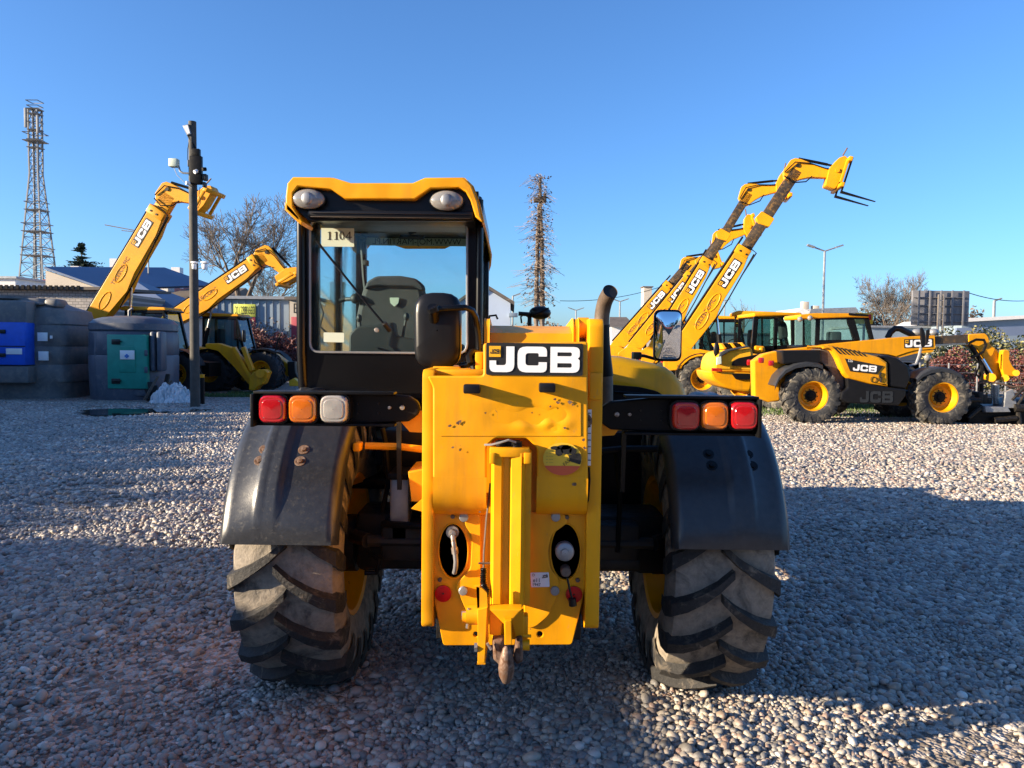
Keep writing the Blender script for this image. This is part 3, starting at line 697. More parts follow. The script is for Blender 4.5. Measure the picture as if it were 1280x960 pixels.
# --- light bars
def light_bar(xin, xout, y0, y1, lamps, sgn):
    Y0 = 2.98; b = MB()
    pts = [(xout, y0 - 1), (xin - sgn * 60, y0 + 1), (xin - sgn * 14, y0 + 5), (xin - sgn * 3, y0 + 12), (xin, (y0 + y1) / 2), (xin - sgn * 3, y1 - 12), (xin - sgn * 14, y1 - 4), (xin - sgn * 70, y1 - 1), (xout, y1)]
    b.ppoly(pts, Y0 + .03, Y0 + .07, .006, rad=.008)
    a, c = P(xout, y0 - 1, Y0 + .03), P(xin - sgn * 30, y1, Y0 + .03)
    b.box((a.x, Y0 - .03, a.z + .004), (c.x, Y0 + .05, a.z - .006), .002); b.box((a.x, Y0 - .01, c.z + .006), (c.x, Y0 + .05, c.z - .004), .002)
    b.box((a.x - .006, Y0 - .05, a.z - .006), (a.x + .006, Y0 + .08, c.z - .006), .002)
    bar = b.build('light_bar', M['black'], T)
    for (px, m, nm) in lamps:
        q = MB(); p = P(px, (y0 + y1) / 2 + .5, Y0 - .02); hw = .053
        sq = rounded([(-hw, -hw), (hw, -hw), (hw, hw), (-hw, hw)], .034)
        rows = []
        for (s, d) in ((1.12, .05), (1.12, .0)): rows.append([(p.x + x * s, p.y + d, p.z + z * s) for x, z in sq + sq[:1]])
        q.grid(rows); q.add([*[(p.x + x * 1.12, p.y, p.z + z * 1.12) for x, z in sq]], [tuple(range(len(sq)))])
        base = q.build('lamp_base', M['black_satin'], bar)
        q = MB(); rows = []
        for (s, d) in ((1.0, .002), (1.0, -.012), (.97, -.020), (.88, -.026), (.72, -.026), (.68, -.0285), (.40, -.030), (.02, -.031)): rows.append([(p.x + x * s, p.y + d, p.z + z * s) for x, z in sq + sq[:1]])
        q.grid(rows); q.build('lens', m, base, angle=25, label=nm)
        for s_ in (-1, 1):
            q = MB(); q.tube([(p.x + s_ * .028, p.y - .024, p.z + s_ * .03), (p.x + s_ * .028, p.y - .0285, p.z + s_ * .03)], .0035, 8); q.build('screw', M['grey_metal'], base)
    for dx, r in ((sgn * -22, .010), (sgn * -38, .007)):
        q = MB(); disc(q, xin + dx, (y0 + y1) / 2 - 1, Y0 + .026, r, .01, 10); q.build('bolt', M['steel'], bar)
    for i in range(4):
        q = MB(); disc(q, xin - sgn * (52 + 26 * (i // 2)), (y0 + y1) / 2 - 6 + 12 * (i % 2), Y0 + .028, .004, .004, 8); q.build('rivet', M['dark_metal'], bar)
light_bar(525, 323, 490, 531, ((342, M['lens_red'], 'red tail lamp'), (379.5, M['lens_amber'], 'amber indicator'), (418.5, M['lens_white'], 'white reversing lamp')), 1)
light_bar(749, 943, 497, 541, ((856.5, M['lens_red'], 'inner red lamp'), (892, M['lens_amber'], 'amber indicator'), (928.5, M['lens_red'], 'outer red tail lamp')), -1)

# --- CAB
Yc, Yf = 3.90, 5.32
XL = P(376, 400, Yc).x; XR = P(600, 400, Yc).x
cab = MB()
zt = P(480, 262, Yc).z; zb = P(480, 492, Yc).z
win = rounded([XZ(388, 440, Yc), XZ(584, 442, Yc), XZ(584, 277, Yc), XZ(388, 275, Yc)], .05)
cab.prism([(XL, zb), (XR, zb), (XR, zt + .06), (XL, zt + .06)], Yc, Yc + .05, .004, holes=[win])
cab.box((XL, Yc + .05, zb - .25), (XL + .05, Yf, 1.52), .004)               # side lower walls
cab.box((XR - .04, Yc + .05, zb - .25), (XR, Yf, 1.50), .004)
cab.box((XL + .05, Yf - .04, zb - .2), (XR - .04, Yf, 1.40), .004)
cab.box((XL + .05, Yc + .05, .85), (XR - .04, Yf, .9), .004)
for x0, x1 in ((XL, XL + .07), (XR - .055, XR)):
    cab.box((x0, Yc + .05, 1.52), (x1, Yc + .13, 2.36), .01)                     # rear posts
    cab.box((x0, Yf - .06, 1.4), (x1, Yf, 2.36), .01)                        # front posts
    cab.box((x0, Yc + .13, 2.29), (x1, Yf - .06, 2.37), .006)
cab.box((XL, Yc + .72, 1.5), (XL + .04, Yc + .78, 2.3), .006)
cab.box((XL + .07, Yf - .05, 2.29), (XR - .055, Yf, 2.37), .006)
cabo = cab.build('cab', M['black_gloss'], T)
b = MB(); b.tube([(XL + .01, Yc + .01, zb), (XL + .005, Yc - .005, zb + .2), (XL + .005, Yc - .005, 2.27)], .024, 12); b.build('corner_post', M['black_gloss'], cabo); b = MB()
b.tube([(XR - .005, Yc + .0, zb + .1), (XR - .005, Yc + .0, 2.33)], .018, 12); b.build('corner_post', M['black_gloss'], cabo)
b = MB()   # glass panes
b.prism(rounded([XZ(386, 442, Yc), XZ(586, 444, Yc), XZ(586, 275, Yc), XZ(386, 273, Yc)], .05), Yc - .006, Yc - .002); b.build('rear_window', M['glass'], cabo)
b = MB(); b.box((XL + .02, Yc + .12, 1.5), (XL + .024, Yf - .06, 2.3)); b.build('side_window', M['glass'], cabo)
b = MB(); b.box((XR - .024, Yc + .12, 1.48), (XR - .02, Yf - .06, 2.3)); b.build('side_window', M['glass'], cabo)
b = MB(); b.box((XL + .06, Yf - .03, 1.38), (XR - .05, Yf - .026, 2.3)); ws = b.build('windscreen', M['glass'], cabo)
p0, p1 = P(458, 297, Yf - .05), P(584, 308, Yf - .05)
b = MB(); b.box((p0.x, Yf - .052, p0.z), (p1.x, Yf - .05, p1.z)); M['tape'] = mat('windscreen_strip', (.30, .33, .24), .6); sv = b.build('sun_strip', M['tape'], cabo)
# mirrored writing on the strip, read from in front
v, f = text2d('WWW.MOJ-MARTIN.PL', .058); b = MB(); b.add(v, f, 0, frame(((p0.x + p1.x) / 2, Yf - .055, (p0.z + p1.z) / 2), (-1, 0, 0), (0, 0, 1), (0, 1, 0))); b.build('lettering', M['interior'], sv, angle=0)
# seal around the rear window
b = MB(); sq = win + win[:1]; b.tube([(x, Yc - .008, z) for x, z in sq], .006, 6, cap=False); b.build('window_seal', M['grey_metal'], cabo)
# roof
b = MB()
Yr = 3.64
outer = [(357, 262), (357, 245), (359, 229), (366, 221), (413, 221.5), (436, 228.5), (516, 228.5), (531, 222), (579, 221.5), (589, 231), (597, 252), (602, 276)]
inner = [(594, 270), (588, 250), (582, 239), (573, 234), (538, 235.5), (518, 249), (430, 248), (413, 236), (372, 233), (366, 241), (366, 258), (377, 276), (372, 276)]
b.ppoly(outer + inner, Yr, Yr + .07, .006)
# shell behind, rounded
sec0 = [XZ(x, y, Yr) for x, y in [(357, 262), (357, 245), (359, 229), (366, 221), (413, 221.5), (436, 228.5), (516, 228.5), (531, 222), (579, 221.5), (589, 231), (597, 252), (602, 276)]]
rows = []
xm = (XL + XR) / 2
for (y, s, dz) in ((Yr + .06, 1, 0), (Yr + .35, 1.0, .01), (Yf - .2, 1.0, .012), (Yf + .08, .97, -.03), (Yf + .14, .93, -.08)):
    rows.append([(xm + (x - xm) * s, y, z + dz) for x, z in sec0])
b.grid(rows, thick=-.01)
# under lip on the left going down to the post
b.ppoly([(356, 252), (366, 262), (378, 277), (376, 281), (366, 272), (356, 262)], Yr + .0, Yr + .2, .003)
roof = b.build('roof', M['yellow'], cabo, angle=40)
b = MB(); b.ppoly([(364, 236), (372, 232), (414, 235), (430, 247), (518, 248), (538, 234), (574, 233), (584, 240), (592, 258), (592, 276), (385, 276), (364, 256)], Yr + .05, Yr + .09, .003)
b.pbox(384, 262, 592, 274, Yr + .02, Yc + .2, .01); b.box((XL + .01, Yr + .2, 2.33), (XR - .01, Yf, 2.36), 0)
b.build('roof_lining', M['black_satin'], cabo)
b = MB(); b.pbox(388, 266, 588, 268, Yr + .012, Yr + .03, .001); b.pbox(388, 271, 588, 272.5, Yr + .012, Yr + .03, .001); b.build('drip_channel', M['exhaust'], cabo)
for (px, py) in ((385.5, 249), (558.5, 251)):
    p = P(px, py, Yr + .02); q = MB(); rows = []
    el = ellipse(0, 0, .078, .047, 32); el = el + el[:1]
    for (s, d) in ((1.06, .04), (1.06, -.004), (1.0, -.006)): rows.append([(p.x + x * s, p.y + d, p.z + z * s) for x, z in el])
    q.grid(rows); lb = q.build('roof_lamp', M['black_gloss'], cabo)
    q = MB(); rows = []
    for (s, d) in ((1.0, -.004), (.97, -.010), (.85, -.018), (.6, -.025), (.3, -.029), (.02, -.030)): rows.append([(p.x + x * s, p.y + d, p.z + z * s) for x, z in el])
    q.grid(rows); q.build('lamp_glass', M['lens_lamp'], lb, angle=60)
    q = MB(); q.ball((p.x, p.y - .026, p.z), (.028, .010, .030), 14); q.build('bulb', M['grey_metal'], lb, angle=60)
# paper sign, small label, wiper
b = MB(); b.pbox(401.5, 285, 442.5, 308.5, Yc - .012, Yc - .009, 0); sign = b.build('number_card', M['paper'], cabo)
# old style numerals 1104
b = MB()
def cell(px0, px1, py0, py1): a = P(px0, py1, Yc - .0135); c = P(px1, py0, Yc - .0135); return a, c
def rect(x0, x1, y0, y1): b.add([W(x0, y1, Yc - .0135), W(x1, y1, Yc - .0135), W(x1, y0, Yc - .0135), W(x0, y0, Yc - .0135)], [(0, 1, 2, 3)])
for x in (411.2, 419.6): rect(x, x + 1.5, 289.5, 299.5); rect(x - 1.6, x + 3.1, 299, 299.8); rect(x - 1.3, x, 290.2, 291)
oe, oi = ellipse(427.4, 294.6, 3.3, 5.2, 20), ellipse(427.4, 294.6, 1.9, 4.5, 20)
for k in range(20): b.add([W(*oe[k], Yc - .0135), W(*oe[(k + 1) % 20], Yc - .0135), W(*oi[(k + 1) % 20], Yc - .0135), W(*oi[k], Yc - .0135)], [(0, 1, 2, 3)])
rect(436.6, 438.1, 289.5, 299.5); rect(432, 440, 296, 297); b.add([W(432, 296.6, Yc - .0135), W(433.2, 296.6, Yc - .0135), W(437.6, 290, Yc - .0135), W(436.9, 289.5, Yc - .0135)], [(0, 1, 2, 3)])
b.build('lettering', M['ink'], sign, angle=0)
b = MB(); b.ppoly([(404.5, 415.5), (430, 416), (430, 428), (404.5, 427.5)], Yc - .012, Yc - .009, 0, rad=.006); b.build('window_label', M['paper'], cabo)
b = MB(); b.tube([W(395.5, 301, Yc - .05), W(430, 344, Yc - .055), W(468, 391, Yc - .06), W(484, 410, Yc - .04)], .006, 8); b.tube([W(480, 404, Yc - .06), W(487, 413, Yc - .03)], .014, 10)
b.tube([W(399, 304, Yc - .03), W(452, 371, Yc - .03)], .004, 6); b.build('wiper', M['black_satin'], cabo)
b = MB(); disc(b, 471, 412.5, Yc - .01, .012, .012, 12); b.build('glass_fixing', M['steel'], cabo)
# inside
b = MB(); rows = []
def seat_rows(pts0, yb, yf):
    return pts0
sp = [(452, 430), (446, 415), (444, 398), (449, 375), (454, 358), (462, 350), (476, 346), (505, 346), (520, 349), (528, 357), (531, 372), (534, 398), (534, 415), (532, 430)]
b.ppoly(sp, 4.42, 4.56, .03, rad=.04); b.box((-.78, 4.5, 1.25), (-.36, 4.98, 1.42), .05); seat = b.build('seat', M['seat'], cabo, angle=60)
b = MB(); b.ppoly([(455, 362), (458, 352), (470, 345), (500, 344.5), (520, 348), (529, 356), (530, 364), (518, 359), (470, 358)], 4.40, 4.5, .012, rad=.02); b.build('headrest', M['seat_dark'], seat, angle=60)
b = MB(); b.ppoly([(487, 372), (499, 372), (498, 379), (493, 383.5), (488, 379)], 4.408, 4.415, .001, rad=.006); b.build('emblem', M['paper'], seat)
b = MB(); b.ppoly([(436, 445), (436, 418), (446, 408), (480, 405), (492, 402), (495, 420), (560, 430), (580, 430), (580, 445)], 4.2, 4.3, .01, rad=.02); b.box((XL + .06, 4.1, .95), (XR - .06, 5.2, 1.1), .01); b.box((XL + .1, 5.02, 1.1), (XR - .1, 5.24, 1.44), .04); b.build('console', M['interior'], cabo)
b = MB(); b.tube([(XL + .06, 4.5, 1.85), (XL + .10, 4.5, 1.86), (XL + .16, 4.45, 1.86)], .012, 8); b.ball((XL + .17, 4.42, 1.86), .03); b.build('door_handle', M['interior'], cabo)
b = MB(); b.tube([W(452, 300, 5.1), W(455, 345, 5.1), W(460, 390, 5.1)], .014, 8); b.pbox(454, 325, 460, 332, 5.08, 5.12, .004); b.tube([W(512, 283, 4.4), W(516, 293, 4.4)], .02, 8); b.tube([W(500, 296, 4.4), W(530, 297, 4.4)], .012, 8); b.build('inner_fitting', M['interior'], cabo)
b = MB(); b.lathe([(s * .012, .17 + c * .012) for s, c in [(math.sin(k), math.cos(k)) for k in [j * math.pi / 4 for j in range(9)]]], 28, 0, Matrix.Translation((-.58, 5.0, 1.62)) @ Matrix.Rotation(R(-35), 4, 'X')); b.tube([(-.58, 5.0, 1.62), (-.58, 5.15, 1.4)], .02, 8); b.tube([(-.74, 5.0, 1.62), (-.42, 5.0, 1.62)], .012, 6); b.build('steering_wheel', M['black_satin'], cabo)

for (x0, y0, x1, y1, Y_, r_) in ((502, 428, 508, 396, 4.25, .008), (452, 425, 449, 398, 4.3, .008), (425, 430, 428, 372, 4.8, .014)):
    b = MB(); b.tube([W(x0, y0, Y_), W(x1, y1, Y_)], r_, 8); b.ball(W(x1, y1, Y_), (.016, .016, .024), 10); b.build('control_lever', M['interior'], cabo)
b = MB(); b.pbox(412, 352, 432, 376, 4.9, 4.93, .008); b.build('monitor', M['interior'], cabo)
b = MB(); b.tube([W(398, 372, 4.1), W(404, 392, 4.1), W(400, 408, 4.1), W(412, 420, 4.1), W(430, 424, 4.15)], .006, 6); b.build('wiring', M['ink'], cabo)
# --- rear view mirror, back turned to us
b = MB(); Ym = 3.12
def mirror_rows(cx, cy, hw, hh, Y, depth, rad):
    c0 = P(cx, cy, Y); s = Y / F
    sq = rounded([(-hw * s, -hh * s), (hw * s, -hh * s), (hw * s, hh * s), (-hw * s, hh * s)], rad); sq = sq + sq[:1]
    rows = []
    for (k, d) in ((.96, depth), (1.0, depth * .85), (1.0, depth * .55), (.97, depth * .30), (.90, depth * .14), (.76, depth * .05), (.5, 0.0), (.02, -.002)):
        rows.append([(c0.x + x * k, c0.y + d, c0.z + z * k) for x, z in sq])
    return rows, c0
rows, c0 = mirror_rows(546.5, 413, 29.5, 47.5, Ym, .06, .075)
b.grid(rows); mo = b.build('rear_mirror', M['black_satin'], T, angle=50)
sq = rows[0]; q = MB(); q.add([(x, y + .001, z) for x, y, z in sq[:-1]], [tuple(range(len(sq) - 1))]); q.build('mirror_glass', M['mirror'], mo, angle=0)
b = MB(); b.tube([W(543, 389, Ym - .04), W(541, 384, Ym - .045)], .028, 14); b.tube([W(541, 384, Ym - .04), W(543, 400, Ym + .01)], .022, 12)
loop = [W(541, 387, Ym - .04), W(560, 385, Ym - .05), W(582, 384.5, Ym - .04), W(590, 388, Ym - .02), W(595, 397, Ym), W(598, 420, Ym + .02), W(599, 440, Ym + .02), W(598, 450, Ym + .02), W(593, 455, Ym + .02), W(575, 457, Ym + .04)]
b.tube(loop, .0125, 10); b.build('mirror_arm', M['black_gloss'], mo, angle=60)
# --- right mirror, glass towards us
b = MB(); rows, c0 = mirror_rows(833, 419.5, 17.5, 32, 5.6, .06, .05)
rows = [[(x, 2 * 5.6 - y + .0, z) for x, y, z in r] for r in rows]; b.grid(rows); mr = b.build('side_mirror', M['black_satin'], T, angle=50)
q = MB(); sq = rows[0]
q.grid([[(c0.x + (x - c0.x) * .93 * s_, 5.6 - .062 - .024 * (1 - s_ * s_) - .10 * (z - c0.z) * s_ * .5, c0.z + (z - c0.z) * .95 * s_) for x, y, z in sq] for s_ in (1, .9, .8, .7, .6, .5, .4, .3, .2, .1, .01)]); gl = q.build('mirror_glass', M['mirror'], mr, angle=80)
b = MB(); b.tube([W(795, 444, 5.5), W(806, 445, 5.55), W(820, 449, 5.62), W(833, 448, 5.62)], .012, 8); b.pbox(792, 440, 802, 449, 5.4, 5.5, .005); b.build('mirror_arm', M['black'], mr)
# ================================================================== OTHER MACHINES
FT = {}
for key, mats in (('dusty', [M['tyre_far'], M['tyre_far']]), ('dark', [M['tyre_black'], M['tyre_black']])):
    FT[key] = tyre_mesh('tyre', .61, .42, .30, 18, 40, mats, lugh=.035)
FRIM = rim_mesh('rim', .305, .42, M['yellow_far'], 28, dish=.1); FHUB = hub_mesh('hub', .30, .42, M['black'], dish=.1, seg=16)
def put_wheels(root, pts, key, r=.61):
    for (x, y) in pts:
        w = empty('wheel', root); s = 1 if y > 0 else -1
        w.matrix_basis = Matrix.Translation((x, y, r - .02)) @ Matrix.Rotation(0 if s > 0 else math.pi, 4, 'Z') @ Matrix.Rotation(random.uniform(0, 6), 4, 'Y')
        link('tyre', FT[key], w); link('rim', FRIM, w); link('hub', FHUB, w)
def sx(mb, poly, y0, y1, bev=.01, mi=0):
    """side profile (x, z) extruded across the machine"""
    return mb.prism(poly, y0, y1, bev, mi)
def telehandler(label, loc, rz, sc, pitch, outer=3.8, ext=0.0, bh=.46, neck=-10, carr=-35, tyre='dusty', cabx=-.2, forks=True, group='telehandlers parked around the yard', lettering=True, wheels=True, pz=1.55):
    t = thing('telehandler', label, 'telehandler', loc, rz, sc, group)
    Y_ = M['yellow_far']
    b = MB(); sx(b, [(-2.0, .55), (2.0, .5), (2.0, .9), (1.2, .98), (-1.2, 1.0), (-2.0, .95)], -.36, .36); b.build('chassis', M['black'], t, world=False)
    b = MB(); sx(b, rounded([(-2.35, .75), (-1.1, .95), (-1.35, 1.35), (-1.75, pz + .22), (-2.1, pz + .22), (-2.42, 1.3)], .08), -.36, .36, .02); b.build('boom_tower', Y_, t, world=False)
    b = MB(); sx(b, rounded([(-.85, .5), (.75, .5), (.8, .95), (.55, 1.22), (-.6, 1.42), (-1.0, 1.3)], .1), -1.02, -.42, .04); cov = b.build('engine_cover', Y_, t, world=False)
    b = MB(); sx(b, rounded([(-.8, .46), (.72, .46), (.74, .85), (-.8, .85)], .04), -1.035, -.9, .01); b.build('side_skirt', M['black'], cov, world=False)
    for k in range(5):
        q = MB(); q.box((-.75 + k * .17, -1.03, 1.10), (-.68 + k * .17, -.95, 1.28), .01); q.build('vent', M['black'], cov, world=False)
    put_wheels(t, ((-1.35, -.93), (-1.35, .93), (1.4, -.93), (1.4, .93)), tyre)
    for (x, s) in ((-1.35, -1), (-1.35, 1), (1.4, -1), (1.4, 1)):
        q = MB(); rows = []
        for k in range(11):
            a = R(20 + 140 * k / 10); rows.append([(x + .72 * math.cos(a), s * yy, .60 + .70 * math.sin(a)) for yy in (.70, .72, 1.13, 1.15)])
        q.grid(rows, thick=.02); q.build('fender', M['black'], t, world=False)
    # cab
    c0, c1 = cabx - .62, cabx + .85
    b = MB(); sx(b, rounded([(c0, .75), (c1 + .1, .75), (c1 + .1, 1.2), (c1, 1.3), (c0, 1.3)], .04), .12, 1.02, .02)
    b.box((c0, .12, 2.36), (c1 - .1, 1.02, 2.42), .02)
    for y in (.14, 1.0):
        b.bar((c0 + .04, y, 1.3), (c0 + .06, y, 2.4), .08, .08, upv=(1, 0, 0)); b.bar((c1, y, 1.3), (c1 - .26, y, 2.4), .07, .07, upv=(1, 0, 0)); b.bar((c0 + .04, y, 2.37), (c1 - .26, y, 2.37), .06, .08); 
    b.bar((c1 - .62, .99, 1.3), (c1 - .66, .99, 2.4), .05, .05, upv=(1, 0, 0))
    cb = b.build('cab', M['black_gloss'], t, world=False)
    for y in (.15, .99):
        q = MB(); q.add([(c0 + .05, y, 1.3), (c1, y, 1.3), (c1 - .26, y, 2.37), (c0 + .06, y, 2.37)], [(0, 1, 2, 3)]); q.build('side_window', M['glass_far'], cb, world=False)
    q = MB(); q.add([(c1, .15, 1.3), (c1, .99, 1.3), (c1 - .26, .99, 2.37), (c1 - .26, .15, 2.37)], [(0, 1, 2, 3)]); q.build('windscreen', M['glass_far'], cb, world=False)
    q = MB(); q.add([(c0 + .02, .15, 1.3), (c0 + .02, .99, 1.3), (c0 + .04, .99, 2.37), (c0 + .04, .15, 2.37)], [(0, 1, 2, 3)]); q.build('rear_window', M['glass_far'], cb, world=False)
    q = MB(); sx(q, rounded([(c0 - .12, 2.40), (c1 - .15, 2.41), (c1 - .2, 2.50), (c0, 2.54), (c0 - .14, 2.48)], .04), .1, 1.04, .03); q.build('roof', Y_, cb, world=False)
    q = MB(); q.box((cabx - .25, .38, 1.3), (cabx - .1, .78, 2.0), .05); q.box((cabx - .25, .38, 1.3), (cabx + .25, .78, 1.42), .04); q.build('seat', M['seat_dark'], cb, world=False)
    q = MB(); q.tube([(c1 - .2, .55, 1.3), (c1 - .35, .55, 1.65)], .03, 6); q.lathe([(-.012, .16), (.012, .16), (.012, .18), (-.012, .18), (-.012, .16)], 14, 0, Matrix.Translation((c1 - .35, .55, 1.66)) @ Matrix.Rotation(R(60), 4, 'X')); q.build('steering_wheel', M['black'], cb, world=False)
    q = MB(); q.box((c1 + .02, -.06, 1.55), (c1 + .08, .14, 1.95), .03); q.build('side_mirror', M['black'], cb, world=False)
    # boom, in its own frame: x along the boom
    B = empty('boom', t, (-2.0, 0, pz), (0, -R(pitch), 0))
    h = bh; L0 = outer
    b = MB(); sx(b, rounded([(-.25, -.22), (-.15, .2), (.3, .24), (L0, .20), (L0, .20 - h * .85), (L0 * .85, .16 - h), (L0 * .55, .14 - h), (L0 * .42, .05 - h), (.3, -.26)], .05), -.17, .17, .015)
    b.box((L0 - .22, -.20, .24 - h), (L0 + .04, .20, .24), .02); out = b.build('outer_boom', Y_, B, world=False)
    for u_ in (-.1, .10): 
        q = MB(); q.tube([(L0 - .12, -.205, u_), (L0 - .12, -.215, u_)], .03, 8); q.build('bolt', M['dark_metal'], out, world=False)
    b = MB()
    for k in range(2):
        u0 = .9 + k * (L0 - 2.2) * .45; pts = [(u0 + .3 + .3 * math.cos(q_ / 12 * 6.2832) , -.166, -.07 + .12 * math.sin(q_ / 12 * 6.2832)) for q_ in range(13)]; b.tube(pts, .02, 6)
    b.build('pressed_rib', Y_, out, world=False)
    b = MB(); b.tube([(.3, -.1, .27), (L0 - .1, -.1, .245)], .035, 6); b.tube([(.3, .08, .27), (L0 + .3, .08, .245)], .03, 6); b.tube([(L0 * .3, -.12, .02 - h), (L0 * .6, -.13, .05 - h), (L0, -.15, .14 - h)], .02, 6); b.tube([(L0 * .8, -.16, .10 - h), (L0 + .05, -.22, -.02 - h * .7), (L0 + .1, -.15, .0)], .02, 6); b.build('hose_bundle', M['black'], B, world=False)
    if lettering:
        badge(out, frame((L0 - 1.25, -.178, -.13), (1, 0, 0), (0, 0, 1), (0, -1, 0)), .88, .26, world=False)
        v, f = text2d('TELESCOPIC', .17); q = MB(); q.add(v, f, 0, frame((L0 - 2.1, -.178, -.02), (1, 0, 0), (0, 0, 1), (0, -1, 0))); q.build('lettering', M['rusty'], out, angle=0, world=False)
    e = L0 + .35 + ext
    b = MB(); b.box((L0 - .3, -.12, .20 - h * .86), (e, .12, .15), .01); b.build('inner_boom', M['boomdark'] if ext > .2 else Y_, B, world=False)
    if ext > 1.0:
        b = MB(); m_ = L0 + ext * .45; sx(b, rounded([(m_ - .15, .2 - h), (m_ + .12, .2 - h), (m_ + .12, .2), (m_ - .1, .24), (m_ - .22, .1)], .03), -.16, .16, .01); b.build('boom_collar', Y_, B, world=False)
    # neck and carriage
    Nk = empty('boom_head', B, (e, 0, -.02), (0, -R(neck - pitch), 0))
    b = MB(); sx(b, rounded([(-.38, -.05), (-.22, .27), (-.10, .33), (.05, .31), (.62, .13), (1.0, .09), (1.07, -.06), (.98, -.14), (.35, -.17), (.12, -.24), (-.12, -.36), (-.30, -.34)], .02), -.12, .12, .012); gn = b.build('gooseneck', Y_, Nk, world=False)
    q = MB(); q.tube([(-.02, -.15, .12), (-.02, .15, .12)], .055, 12); q.build('pivot_pin', M['dark_metal'], gn, world=False)
    q = MB(); q.tube([(.0, 0, .34), (.5, 0, .28), (.8, 0, .24)], .04, 8); q.tube([(.8, 0, .24), (1.05, 0, .20)], .03, 8); q.build('tilt_cylinder', M['black'], Nk, world=False)
    q = MB(); q.tube([(-.35, -.15, -.1), (-.1, -.17, .2), (.3, -.16, .2), (.7, -.15, .10), (1.1, -.15, .05)], .018, 5); q.tube([(-.35, -.16, -.2), (-.1, -.2, -.38), (.25, -.18, -.32), (.4, -.15, -.15)], .018, 5); q.build('hose_loop', M['black'], Nk, world=False)
    Ck = empty('fork_carriage', Nk, (1.03, 0, 0), (0, -R(carr - neck), 0))
    b = MB(); sx(b, rounded([(-.18, -.42), (.10, -.45), (.20, -.1), (.20, .42), (.08, .5), (-.06, .40), (-.22, .05)], .04), -.2, .2, .015)
    b.box((.14, -.55, .30), (.24, .55, .42), .01); b.box((.14, -.55, -.42), (.24, .55, -.30), .01); b.box((.10, -.5, -.3), (.18, -.42, .3), .01); b.box((.10, .42, -.3), (.18, .5, .3), .01)
    b.tube([(.0, -.24, .05), (.0, .24, .05)], .06, 10); b.build('carriage_frame', Y_, Ck, world=False)
    b = MB(); b.tube([(0, -.3, .45), (.05, -.3, .68)], .02, 6); b.build('locking_pin', M['rusty'], Ck, world=False)
    if forks:
        for y in (-.32, .32):
            q = MB(); q.box((.24, y - .05, -.55), (.28, y + .05, .45), .006); q.add([(.24, y - .05, -.55), (.24, y + .05, -.55), (.24, y + .05, -.49), (.24, y - .05, -.49), (1.2, y - .04, -.55), (1.2, y + .04, -.55), (1.2, y + .04, -.535), (1.2, y - .04, -.535)], [(0, 1, 2, 3), (7, 6, 5, 4), (0, 4, 5, 1), (1, 5, 6, 2), (2, 6, 7, 3), (3, 7, 4, 0)]); q.build('fork', M['black'], Ck, world=False)
    # lift ram
    b = MB(); a = R(pitch); pt = lambda u, v: (-2.0 + u * math.cos(a) - v * math.sin(a), 0, pz + u * math.sin(a) + v * math.cos(a))
    p0 = Vector((-.7, 0, .95)); p1 = Vector(pt(L0 * .45, .1 - h)); b.tube([p0, p0.lerp(p1, .6)], .075, 10); b.build('lift_cylinder', M['black'], t, world=False)
    b = MB(); b.tube([p0.lerp(p1, .58), p1], .04, 8); b.build('piston_rod', M['chrome'], t, world=False)
    for y in (-.3, .3):
        q = MB(); q.ball((-2.42, y, 1.05), (.03, .06, .06), 8); q.build('tail_lamp', M['lens_red'], t, world=False)
    return t
M['boomdark'] = mat('greasy_boom', (.06, .045, .03), .4, .2, var=.5, scale=5, dirt=(.25, .13, .03), dirt_amt=.25)

def place(px, py_base, Y, hx=0.0):
    p = P(px, py_base, Y); return (p.x, Y, 0)
def pivot_at(px, Y, rz, sc):
    """root position so that the boom pivot (local x = -2.0) shows at column px"""
    p = P(px, 430, Y); return (p.x + 2.0 * sc * math.cos(rz), Y + 2.0 * sc * math.sin(rz), 0)
# left pair
rz = R(-6)
telehandler('telehandler with steeply raised boom rising between the blue-door tank and the green-door tank', pivot_at(108, 24.6, rz, 1.08), rz, 1.08, 57, outer=4.3, ext=.2, bh=.56, neck=-10, carr=-32, forks=False, tyre='dark', cabx=-.25, pz=1.70)
rz = R(-6)
telehandler('telehandler with half raised boom in front of the large leafless tree', pivot_at(206, 27.5, rz, 1.05), rz, 1.05, 33, outer=3.95, ext=.0, bh=.50, neck=-38, carr=-60, forks=False, tyre='dark', cabx=-.1, pz=2.1)
# right group
rz = R(-9)
telehandler('telehandler with the highest raised and extended boom, its forks against the sky', pivot_at(846, 24.8, rz, 1.1), rz, 1.1, 58.5, outer=3.55, ext=2.25, bh=.42, neck=-6, carr=-16, cabx=.35, pz=1.25)
rz = R(-10)
telehandler('telehandler with extended boom just left of and behind the one with the highest boom', pivot_at(816, 28.5, rz, 1.1), rz, 1.1, 60, outer=3.5, ext=2.15, bh=.38, neck=12, carr=0, cabx=.2, forks=False, pz=1.3)
telehandler('telehandler whose raised boom is second from the left in the right-hand group', pivot_at(787, 30, rz, 1.05), rz, 1.05, 52.5, outer=3.6, ext=1.3, bh=.38, neck=20, carr=20, cabx=.2, forks=False, pz=1.3)
telehandler('telehandler with the leftmost and lowest of the raised booms on the right', pivot_at(766, 33, rz, 1.05), rz, 1.05, 50, outer=3.5, ext=.7, bh=.42, neck=15, carr=20, cabx=.2, forks=False, pz=1.35)

